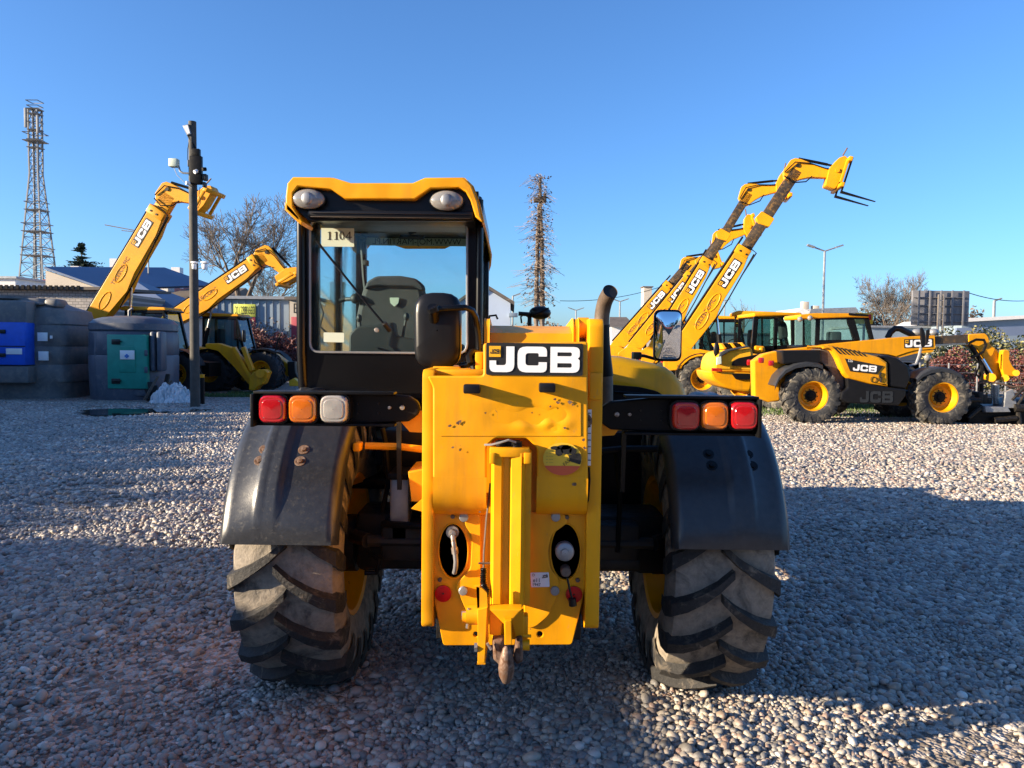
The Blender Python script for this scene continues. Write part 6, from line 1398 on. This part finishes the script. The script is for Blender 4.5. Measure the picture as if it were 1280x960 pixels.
t = building('white_cottage', 'white cottage gable with two chimneys behind the loader cabs', 1006, 62)
b = MB(); b.ppoly([(994, 440), (994, 391), (1003, 385), (1012, 389), (1072, 389), (1072, 440)], 62, 68); b.build('wall', M['wall_white'], t)
b = MB(); b.ppoly([(1014, 386), (1070, 384), (1074, 391), (1012, 391)], 61.7, 68); rf = b.build('roof', M['grey_metal'], t)
for x in (1004, 1017):
    q = MB(); q.pbox(x, 377 if x < 1010 else 382, x + 7, 392, 63, 63.6); q.build('chimney', M['cream'], rf)
t = building('pale_tower_house', 'small pale tower block behind the leftmost raised boom', 810, 120); w_, (a0, a1, zt) = wallbox(t, 805, 359, 815, 120, 2.5, M['cream']); flat_roof(t, a0, a1, zt, 120, 2.5, M['brown_roof'])
t = building('distant_house', 'small distant house with brown roof right of the exhaust pipe', 775, 95); w_, (a0, a1, zt) = wallbox(t, 764, 409, 792, 95, 8, M['wall_white']); b = MB(); b.add([(a0 - .3, 94.6, zt), (a1 + .3, 94.6, zt), (a1 - .3, 99, zt + 1.4), (a0 + .3, 99, zt + 1.4)], [(0, 1, 2, 3)]); b.build('roof', M['brown_roof'], t, angle=0)
for (x0, x1, yt, Y, lab) in ((700, 860, 421, 130, 'long pale distant house row behind the bare hedge'), (1085, 1200, 410, 56, 'grey low hall behind the billboard'), (880, 1000, 418, 80, 'low distant hall behind the loader')):
    t = building('low_hall', lab, (x0 + x1) / 2, Y); w_, (a0, a1, zt) = wallbox(t, x0, yt, x1, Y, 8, M['hall_grey'] if Y < 100 else M['cream']); flat_roof(t, a0, a1, zt, Y, 8, M['grey_metal'] if Y < 100 else M['red_roof'])
# parked cars far behind (row near the billboard)
def car(label, px, Y, col, flip=1):
    t = thing('parked_car', label, 'car', (P(px, 430, Y).x, Y, 0), group='cars parked far behind the right machines')
    m_ = mat('car_paint', col, .25, .3, var=.05, coat=.8)
    b = MB(); sx(b, rounded([(-2.1, .35), (2.1, .35), (2.15, .75), (1.3, .95), (-1.9, 1.0), (-2.15, .8)], .1), -.85, .85, .06); b.build('body', m_, t, world=False)
    b = MB(); sx(b, rounded([(-1.7, .95), (.95, .93), (.35, 1.42), (-1.2, 1.45)], .08), -.72, .72, .05); b.build('cabin', M['window'], t, world=False)
    b = MB(); sx(b, rounded([(-1.25, 1.40), (.40, 1.38), (.25, 1.48), (-1.1, 1.50)], .04), -.68, .68, .02); b.build('roof', m_, t, world=False)
    for x in (-1.3, 1.35):
        for y in (-.78, .78):
            q = MB(); q.lathe([(-.1, .001), (-.1, .32), (.1, .32), (.1, .001)], 16, 0, Matrix.Translation((x, y, .32))); q.build('wheel', M['tyre_black'], t, world=False)
for (lab, px, col) in (('silver car parked left of the billboard', 1100, (.5, .52, .55)), ('dark car parked beneath the billboard', 1150, (.05, .06, .08)), ('white car parked right of the billboard stand', 1196, (.7, .7, .7))): car(lab, px, 44, col)
# ---- wooden pallets stacked flat behind the raised boom machines
t = thing('pallet_stack', 'low stack of pallets on the gravel between wheels of the raised-boom machine and the loader', 'pallets', (P(912, 500, 22.5).x, 22.5, 0))
for k in range(4):
    q = MB(); x0 = P(903, 500, 22.5).x; x1 = P(925, 500, 22.5).x
    for j in range(5): q.box((x0, 22.1 + j * .22, .12 + k * .15), (x1, 22.25 + j * .22, .145 + k * .15))
    for j in range(3): q.box((x0 + (x1 - x0 - .1) * j / 2, 22.1, .02 + k * .15), (x0 + (x1 - x0 - .1) * j / 2 + .1, 23.1, .12 + k * .15))
    q.build('pallet', M['exhaust'], t, angle=0)
# fence line behind the hedge
t = thing('wire_fence', 'low wire fence with thin posts behind the side-on telehandler', 'fence', (P(1200, 460, 24).x, 24, 0))
for k in range(8):
    x = P(1150, 460, 24).x + k * .9; q = MB(); q.tube([(x, 24, 0), (x, 24, 1.2)], .025, 6); q.build('post', M['grey_metal'], t)
b = MB(); x0 = P(1150, 460, 24).x
for z in (.3, .6, .9, 1.15): b.tube([(x0, 24, z), (x0 + 6.3, 24, z)], .008, 4)
b.build('wires', M['grey_metal'], t, angle=0)
# grass strips
def grass(label, quads, n, seed):
    rnd = random.Random(seed); b = MB()
    for (cx_, cy_, rx, ry) in quads:
        for _ in range(n):
            a = rnd.uniform(0, 6.28); r_ = math.sqrt(rnd.random()); x = cx_ + rx * r_ * math.cos(a); y = cy_ + ry * r_ * math.sin(a); h_ = rnd.uniform(.03, .11); d = rnd.uniform(0, 3.14); w_ = .02
            b.add([(x - w_ * math.cos(d), y - w_ * math.sin(d), 0), (x + w_ * math.cos(d), y + w_ * math.sin(d), 0), (x + rnd.uniform(-.04, .04), y + rnd.uniform(-.04, .04), h_)], [(0, 1, 2)])
    tag(b.build('grass', M['grass'], angle=0), label, 'grass', kind='stuff')
M['turf'] = mat('turf', (.09, .085, .035), .9, var=.4, scale=2.5, dirt=(.16, .13, .09), dirt_amt=.4)
b = MB(); pts = []
for k in range(40):
    a = 2 * math.pi * k / 40; pts.append((9.3 + 7.2 * math.cos(a) * (1 + .06 * math.sin(5 * a)), 20.6 + 2.9 * math.sin(a) * (1 + .1 * math.sin(7 * a)), .004))
b.add(pts, [tuple(range(40))]); tag(b.build('verge', M['turf'], angle=0), 'earthy grass verge under the side-on telehandler', 'verge', kind='structure')
grass('short grass growing under and behind the side-on telehandler', [(9.5, 19.4, 5.5, 1.7), (12.5, 21.5, 5, 2.0)], 9000, 3)
grass('thin grass tufts at the foot of the left machines', [(P(290, 498, 23).x, 23, 1.6, .5), (P(360, 498, 24).x, 24.2, 2, .5)], 1600, 4)
# puddles
M['water'] = mat('muddy_water', (.03, .04, .035), .03, var=.2, spec=.8)
for k, (x0, x1, yc, lab) in enumerate(((104, 205, 516.5, 'dark puddle on the gravel in front of the tanks'), (200, 262, 514, 'shallow puddle left of the concrete pole foot'))):
    g0, g1 = G(x0, yc), G(x1, yc); cx_ = (g0.x + g1.x) / 2; rx = (g1.x - g0.x) / 2; b = MB(); pts = []
    for j in range(36):
        a = 2 * math.pi * j / 36; w_ = 1 + .14 * math.sin(3 * a + k) + .08 * math.sin(7 * a); pts.append((cx_ + rx * w_ * math.cos(a), g0.y + (.85 - .45 * k) * w_ * math.sin(a), .05 if k == 0 else .035))
    b.add(pts, [tuple(range(36))]); tag(b.build('puddle', M['water'], angle=0), lab, 'puddle', kind='structure')

# ================================================================== beyond the left edge: unseen objects added to throw the long shadows
t = thing('van_shadow_caster', 'white van-shaped shadow caster added left of the camera, outside the picture', 'van', (-8.0, 1.5, 0))  # added out of view; its height sets where the foreground shadow ends
M['van'] = mat('van_paint', (.7, .7, .7), .3, var=.05, coat=.5)
b = MB(); prof = rounded([(-1.6, .28), (4.35, .28), (4.4, 1.0), (3.9, 1.35), (3.35, VAN_H), (-1.55, VAN_H)], .12); v, f = fill2d([prof], .95, .08); b.add([(-8.0 + q.z, q.x + .55, q.y) for q in v], f); bd = b.build('body', M['van'], t)
for y in (.6, 1.9): q = MB(); q.box((-7.045, y, 1.1), (-7.03, y + 1.0, 1.65), .003); q.build('window', M['window'], bd)
q = MB(); q.box((-7.045, 3.1, 1.1), (-7.03, 4.0, 1.65), .003); q.build('door_window', M['window'], bd)
for x in (-8.85, -7.15):
    for y in (-.1, 3.9): q = MB(); q.lathe([(-.1, .001), (-.1, .34), (.1, .34), (.1, .001)], 20, 0, Matrix.Translation((x, y, .34)) @ Matrix.Rotation(R(90), 4, 'Z')); q.build('wheel', M['tyre_black'], t)
t = thing('shed_shadow_caster', 'long grey shed-shaped shadow caster added left of the yard, outside the picture', 'building', (-23, 12, 0))  # added out of view, top sloped to shape the shadow edge on the ground
hz = lambda y: 4.64 - (y + 2) * .058
b = MB(); v, f = fill2d([[(-4, 0), (13.5, 0), (13.5, hz(13.5) - .6), (-4, hz(-4) - .6)]], 3); b.add([(-23 + q.z, q.x, q.y) for q in v], f); b.build('wall', M['hall_grey'], t, angle=0)
b = MB(); b.add([(-26.2, -4.2, hz(-4) - .55), (-19.9, -4.2, hz(-4) - .55), (-19.9, 13.5, hz(13.5) - .55), (-26.2, 13.5, hz(13.5) - .55)], [(0, 1, 2, 3)]); b.build('roof', M['grey_metal'], t, angle=0)
t = thing('hedge', 'tall untidy hedge added outside the picture to fray the cast shadow edge', 'hedge', (-19.4, 5, 0))  # added along the shed so the cast shadow gets a ragged, soft edge
rnd = random.Random(31); st = MB(); fo = MB()
for k in range(70):
    y = -4 + k * .25; z = hz(y); x = -19.3 + rnd.uniform(-.3, .3)
    if k % 4 == 0: st.tube([(x, y, 0), (x, y, z - .5)], [.06, .02], 5)
    leaf_cloud(fo, (x, y, z - .55 + rnd.uniform(-.25, .12)), (.35, .3, .5), 170, .08, rnd)
    if k % 2 == 0: leaf_cloud(fo, (x, y, z - 1.9), (.4, .5, 1.3), 110, .12, rnd)
st.build('stems', M['bark'], t); fo.build('foliage', M['needle'], t, angle=0)
for k in range(3): q = MB(); q.box((-19.99, k * 4, 1.2), (-19.95, k * 4 + 1.6, 2.2), .005); q.build('window', M['window'], t)

t = thing('hall_shadow_caster', 'taller hall-shaped shadow caster added left of the yard, outside the picture', 'building', (-23, 20, 0))  # added block that keeps the tanks and left machines in shade
b = MB(); b.box((-28, 13.6, 0), (-20, 27, 4.35), 0); b.build('wall', M['cream'], t, angle=0)
b = MB(); b.box((-28.2, 13.55, 4.35), (-19.9, 27.2, 4.45), 0); b.build('roof', M['brown_roof'], t, angle=0)
for k in range(3): q = MB(); q.box((-19.99, 15 + k * 4, 1.2), (-19.95, 16.6 + k * 4, 2.4), .005); q.build('window', M['window'], t)

# trees and a low hall behind the camera (seen in the mirrors and dark paint)
t = thing('brown_barn', 'long dark barn behind the camera, outside the picture', 'building', (-6, -26, 0))
b = MB(); b.box((-30, -34, 0), (14, -26, 4.2), 0); b.build('wall', M['brown_roof'], t, angle=0)
b = MB(); b.add([(-30.4, -25.6, 4.2), (14.4, -25.6, 4.2), (14.4, -30, 6), (-30.4, -30, 6), (-30.4, -34.4, 4.2), (14.4, -34.4, 4.2)], [(0, 1, 2, 3), (3, 2, 5, 4), (0, 3, 4), (1, 5, 2)]); b.build('roof', M['red_roof'], t, angle=0)
tree0 = None
for k in range(11):
    x = -38 + k * 8.2 + random.uniform(-2, 2); y = -36 + random.uniform(-3, 3); s_ = random.uniform(.8, 1.25)
    t = thing('broadleaf_tree', 'dark leafy tree in the row behind the camera, outside the picture', 'tree', (x, y, 0), random.uniform(0, 6), s_, 'trees in a row behind the camera')
    if tree0 is None:
        q = MB(); q.tube([(0, 0, 0), (.1, 0, 3), (0, .1, 8)], [.3, .24, .08], 8); tree0 = [q.mesh('trunk', M['bark'])]
        q = MB(); rnd = random.Random(2)
        for j in range(26): leaf_cloud(q, (rnd.uniform(-2.4, 2.4), rnd.uniform(-2.4, 2.4), rnd.uniform(3, 9.5)), (1.6, 1.6, 1.3), 130, .28, rnd)
        tree0.append(q.mesh('crown', M['needle'], 0))
    link('trunk', tree0[0], t); link('crown', tree0[1], t)
SKY = (0.285, 0.9, 0.8, 6.5); SUN_E = 15.5; SUN_C = (1.0, 0.82, 0.59)
# ================================================================== GROUND, SKY, LIGHT
def ground_mat():
    m, nt, b = new_mat('gravel_ground')
    tc = nt.nodes.new('ShaderNodeTexCoord')
    v = N(nt, 'ShaderNodeTexVoronoi', Scale=26.0); nt.links.new(tc.outputs['Object'], v.inputs['Vector'])
    v2 = N(nt, 'ShaderNodeTexVoronoi', Scale=48.0); nt.links.new(tc.outputs['Object'], v2.inputs['Vector'])
    sp = nt.nodes.new('ShaderNodeSeparateColor'); nt.links.new(v.outputs['Color'], sp.inputs[0])
    c = ramp(nt, sp.outputs[0], [(0, (.08, .07, .06)), (.3, (.22, .19, .16)), (.55, (.36, .31, .26)), (.8, (.46, .41, .36)), (1, (.66, .61, .55))])
    big = noise(nt, .22, 5, .6); mid = noise(nt, 1.1, 6, .65)
    c = mixc(nt, ramp(nt, mid, [(.48, (0, 0, 0)), (.72, (.55, .55, .55))]), c, (.15, .115, .09))
    c = mixc(nt, ramp(nt, big, [(.5, (0, 0, 0)), (.75, (.35, .35, .35))]), c, (.19, .13, .10))
    nt.links.new(c, b.inputs['Base Color']); b.inputs['Roughness'].default_value = .85
    mm = N(nt, 'ShaderNodeMath', operation='ADD'); nt.links.new(v.outputs['Distance'], mm.inputs[0]); nt.links.new(v2.outputs['Distance'], mm.inputs[1])
    inv = N(nt, 'ShaderNodeMath', operation='MULTIPLY'); inv.inputs[1].default_value = -1; nt.links.new(mm.outputs[0], inv.inputs[0])
    bump(nt, b, inv.outputs[0], .9, .03)
    return m
def pebble_mat():
    m, nt, b = new_mat('pebble')
    oi = nt.nodes.new('ShaderNodeObjectInfo')
    c = ramp(nt, oi.outputs['Random'], [(0, (0.089, 0.089, 0.089)), (0.1, (0.237, 0.224, 0.204)), (0.22, (0.172, 0.172, 0.172)), (0.32, (0.372, 0.324, 0.264)), (0.42, (0.277, 0.191, 0.146)), (0.5, (0.426, 0.385, 0.324)), (0.6, (0.304, 0.297, 0.277)), (0.7, (0.467, 0.385, 0.297)), (0.8, (0.522, 0.495, 0.433)), (0.9, (0.237, 0.139, 0.107)), (1, (0.718, 0.69, 0.62))])
    # damp, earthy patches across the yard
    n = N(nt, 'ShaderNodeTexNoise', Scale=.42, Detail=4.0, Roughness=.6); nt.links.new(oi.outputs['Location'], n.inputs['Vector'])
    c = mixc(nt, ramp(nt, n.outputs['Fac'], [(.45, (0, 0, 0)), (.68, (.38, .38, .38))]), c, (.16, .13, .105))
    g = noise(nt, 60, 4, .6)
    c = mixc(nt, ramp(nt, g, [(.4, (0, 0, 0)), (.75, (.45, .45, .45))]), c, (.13, .11, .09))
    nt.links.new(c, b.inputs['Base Color']); b.inputs['Roughness'].default_value = .42
    b.inputs['Specular IOR Level'].default_value = .6
    bump(nt, b, g, .4, .004)
    return m
M['ground'] = ground_mat(); M['pebble'] = pebble_mat()
b = MB(); b.add([(-1500, -300, 0), (1500, -300, 0), (1500, 3000, 0), (-1500, 3000, 0)], [(0, 1, 2, 3)])
tag(b.build('ground', M['ground'], world=True), 'gravel yard reaching to the road and buildings', 'ground', kind='structure')

# pebbles: a cloud of points carrying one stone each
pc = bpy.data.collections.new('pebble_kinds')
for k in range(6):
    q = bmesh.new(); bmesh.ops.create_icosphere(q, subdivisions=2, radius=1)
    from mathutils import noise as mn
    for v in q.verts:
        d = 1 + .22 * mn.noise(v.co * 1.1 + Vector((k * 7.3, 1, 2))) + .07 * mn.noise(v.co * 2.7 + Vector((k, 5, 2)))
        v.co = Vector((v.co.x * d * 1.12, v.co.y * d * .86, v.co.z * d * .64))
    me = bpy.data.meshes.new('pebble'); q.to_mesh(me); q.free()
    me.polygons.foreach_set('use_smooth', [True] * len(me.polygons)); me.materials.append(M['pebble'])
    pc.objects.link(bpy.data.objects.new('pebble', me))
def vnoise(x, y, s, seed):
    r = np.random.default_rng(seed).random((64, 64)); x = x / s % 64; y = y / s % 64
    i, j = x.astype(int), y.astype(int); u, v = x - i, y - j; u = u * u * (3 - 2 * u); v = v * v * (3 - 2 * v)
    g = lambda a, c: r[a % 64, c % 64]
    return (g(i, j) * (1 - u) + g(i + 1, j) * u) * (1 - v) + (g(i, j + 1) * (1 - u) + g(i + 1, j + 1) * u) * v
allp = []
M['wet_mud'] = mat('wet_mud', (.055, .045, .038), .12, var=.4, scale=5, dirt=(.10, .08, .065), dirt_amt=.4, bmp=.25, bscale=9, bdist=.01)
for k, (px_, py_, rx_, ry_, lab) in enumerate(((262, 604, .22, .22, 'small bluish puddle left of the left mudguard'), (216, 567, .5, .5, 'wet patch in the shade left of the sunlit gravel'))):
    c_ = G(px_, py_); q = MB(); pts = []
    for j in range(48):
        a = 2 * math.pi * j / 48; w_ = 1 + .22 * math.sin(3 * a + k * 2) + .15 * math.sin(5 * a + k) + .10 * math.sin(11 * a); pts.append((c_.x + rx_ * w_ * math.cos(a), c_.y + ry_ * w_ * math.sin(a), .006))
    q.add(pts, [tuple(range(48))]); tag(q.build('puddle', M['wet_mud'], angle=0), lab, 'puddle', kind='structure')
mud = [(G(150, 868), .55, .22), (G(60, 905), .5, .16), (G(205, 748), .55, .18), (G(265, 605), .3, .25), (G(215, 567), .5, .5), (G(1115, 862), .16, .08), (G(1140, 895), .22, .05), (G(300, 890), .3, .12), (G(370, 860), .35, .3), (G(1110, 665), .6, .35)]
for (ya, yb, sp_, rad) in ((1.6, 4.4, .0178, .0128), (4.4, 7, .022, .0155), (7, 12, .030, .021), (12, 20, .050, .033)):
    xw = .78 * yb + 1.2
    nx = int(2 * xw / sp_); ny = int((yb - ya) / sp_)
    X, Y = np.meshgrid(np.arange(nx), np.arange(ny)); X = X.ravel(); Y = Y.ravel()
    x = -xw + (X + .5 * (Y % 2) + rng.uniform(-.45, .45, X.size)) * sp_; y = ya + (Y + rng.uniform(-.45, .45, X.size)) * sp_
    keep = np.abs(x) < .78 * y + 1.2
    x, y = x[keep], y[keep]
    dens = .95 - .85 * np.clip((vnoise(x + 100, y + 100, 1.3, 3) * .6 + vnoise(x + 90, y + 90, .35, 4) * .4 - .60) * 5, 0, 1)
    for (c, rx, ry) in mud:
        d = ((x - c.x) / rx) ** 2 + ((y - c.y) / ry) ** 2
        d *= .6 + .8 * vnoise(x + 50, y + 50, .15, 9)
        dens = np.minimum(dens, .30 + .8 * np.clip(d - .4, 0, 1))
    lane = np.exp(-((y - 10.3 - .05 * x) / .8) ** 2) * (x > 0) * .55 + np.exp(-((x + 2.1 + .12 * (y - 3)) / .35) ** 2) * .45 + np.exp(-((x + 3.6 + .12 * (y - 3)) / .3) ** 2) * .4
    dens = dens * (1 - lane * (.5 + .9 * vnoise(x + 40, y + 40, .5, 13)).clip(0, 1))
    k = rng.random(x.size) < dens; x, y = x[k], y[k]
    s = rad * np.exp(rng.normal(0, .30, x.size)) * (.75 + .5 * vnoise(x + 30, y + 30, .6, 5)); s = np.clip(s, .0045, .034)
    z = s * rng.uniform(-.05, .62, x.size)
    allp.append(np.stack([x, y, z, s], 1))
A = np.concatenate(allp); npt = len(A); print('pebbles', npt)
me = bpy.data.meshes.new('pebbles'); me.vertices.add(npt); me.vertices.foreach_set('co', A[:, :3].astype(np.float32).ravel())
at = me.attributes.new('scl', 'FLOAT', 'POINT'); at.data.foreach_set('value', A[:, 3].astype(np.float32))
rot = np.stack([rng.normal(0, .38, npt), rng.normal(0, .38, npt), rng.uniform(0, 6.28, npt)], 1).astype(np.float32)
at = me.attributes.new('rotv', 'FLOAT_VECTOR', 'POINT'); at.data.foreach_set('vector', rot.ravel())
me.materials.append(M['pebble'])
go = bpy.data.objects.new('pebble_gravel', me); COL.objects.link(go)
tag(go, 'rounded grey, beige and reddish pebbles covering the yard', 'gravel', kind='stuff')
ng = bpy.data.node_groups.new('scatter', 'GeometryNodeTree')
ng.interface.new_socket('Geometry', in_out='INPUT', socket_type='NodeSocketGeometry'); ng.interface.new_socket('Geometry', in_out='OUTPUT', socket_type='NodeSocketGeometry')
gi = ng.nodes.new('NodeGroupInput'); gout = ng.nodes.new('NodeGroupOutput'); iop = ng.nodes.new('GeometryNodeInstanceOnPoints')
ci = ng.nodes.new('GeometryNodeCollectionInfo'); ci.inputs['Collection'].default_value = pc; ci.inputs['Separate Children'].default_value = True; ci.inputs['Reset Children'].default_value = True
a1 = ng.nodes.new('GeometryNodeInputNamedAttribute'); a1.data_type = 'FLOAT_VECTOR'; a1.inputs['Name'].default_value = 'rotv'
a2 = ng.nodes.new('GeometryNodeInputNamedAttribute'); a2.data_type = 'FLOAT'; a2.inputs['Name'].default_value = 'scl'
L = ng.links.new
L(gi.outputs[0], iop.inputs['Points']); L(ci.outputs[0], iop.inputs['Instance']); iop.inputs['Pick Instance'].default_value = True
L(a1.outputs[0], iop.inputs['Rotation']); L(a2.outputs[0], iop.inputs['Scale']); L(iop.outputs[0], gout.inputs[0])
md = go.modifiers.new('scatter', 'NODES'); md.node_group = ng

# ---- sky and sun
SUN_AZ, SUN_EL = R(75), R(14.5)
tr = Vector((math.sin(SUN_AZ) * math.cos(SUN_EL), math.cos(SUN_AZ) * math.cos(SUN_EL), -math.sin(SUN_EL)))
w = bpy.data.worlds.new('World'); scene.world = w; w.use_nodes = True; nt = w.node_tree
sky = nt.nodes.new('ShaderNodeTexSky'); sky.sky_type = 'NISHITA'; sky.sun_disc = False; sky.sun_elevation = SUN_EL
sky.sun_rotation = math.atan2(-tr.x, -tr.y) % (2 * math.pi)
sky.air_density = SKY[1]; sky.dust_density = SKY[2]; sky.ozone_density = SKY[3]; sky.altitude = 0
bg = nt.nodes['Background']; nt.links.new(sky.outputs[0], bg.inputs[0]); bg.inputs[1].default_value = SKY[0]
sd = bpy.data.lights.new('sun', 'SUN'); sd.energy = SUN_E; sd.angle = R(.5); sd.color = SUN_C
so = bpy.data.objects.new('sun', sd); COL.objects.link(so); so.rotation_euler = tr.to_track_quat('-Z', 'Y').to_euler(); so.location = (-20, -10, 12)
scene.view_settings.view_transform = 'Standard'; scene.view_settings.look = 'None'; scene.view_settings.exposure = 0; scene.view_settings.gamma = 1
scene.render.engine = 'CYCLES'; scene.cycles.use_denoising = True
scene.cycles.max_bounces = 8; scene.cycles.transparent_max_bounces = 16; scene.cycles.sample_clamp_indirect = 6
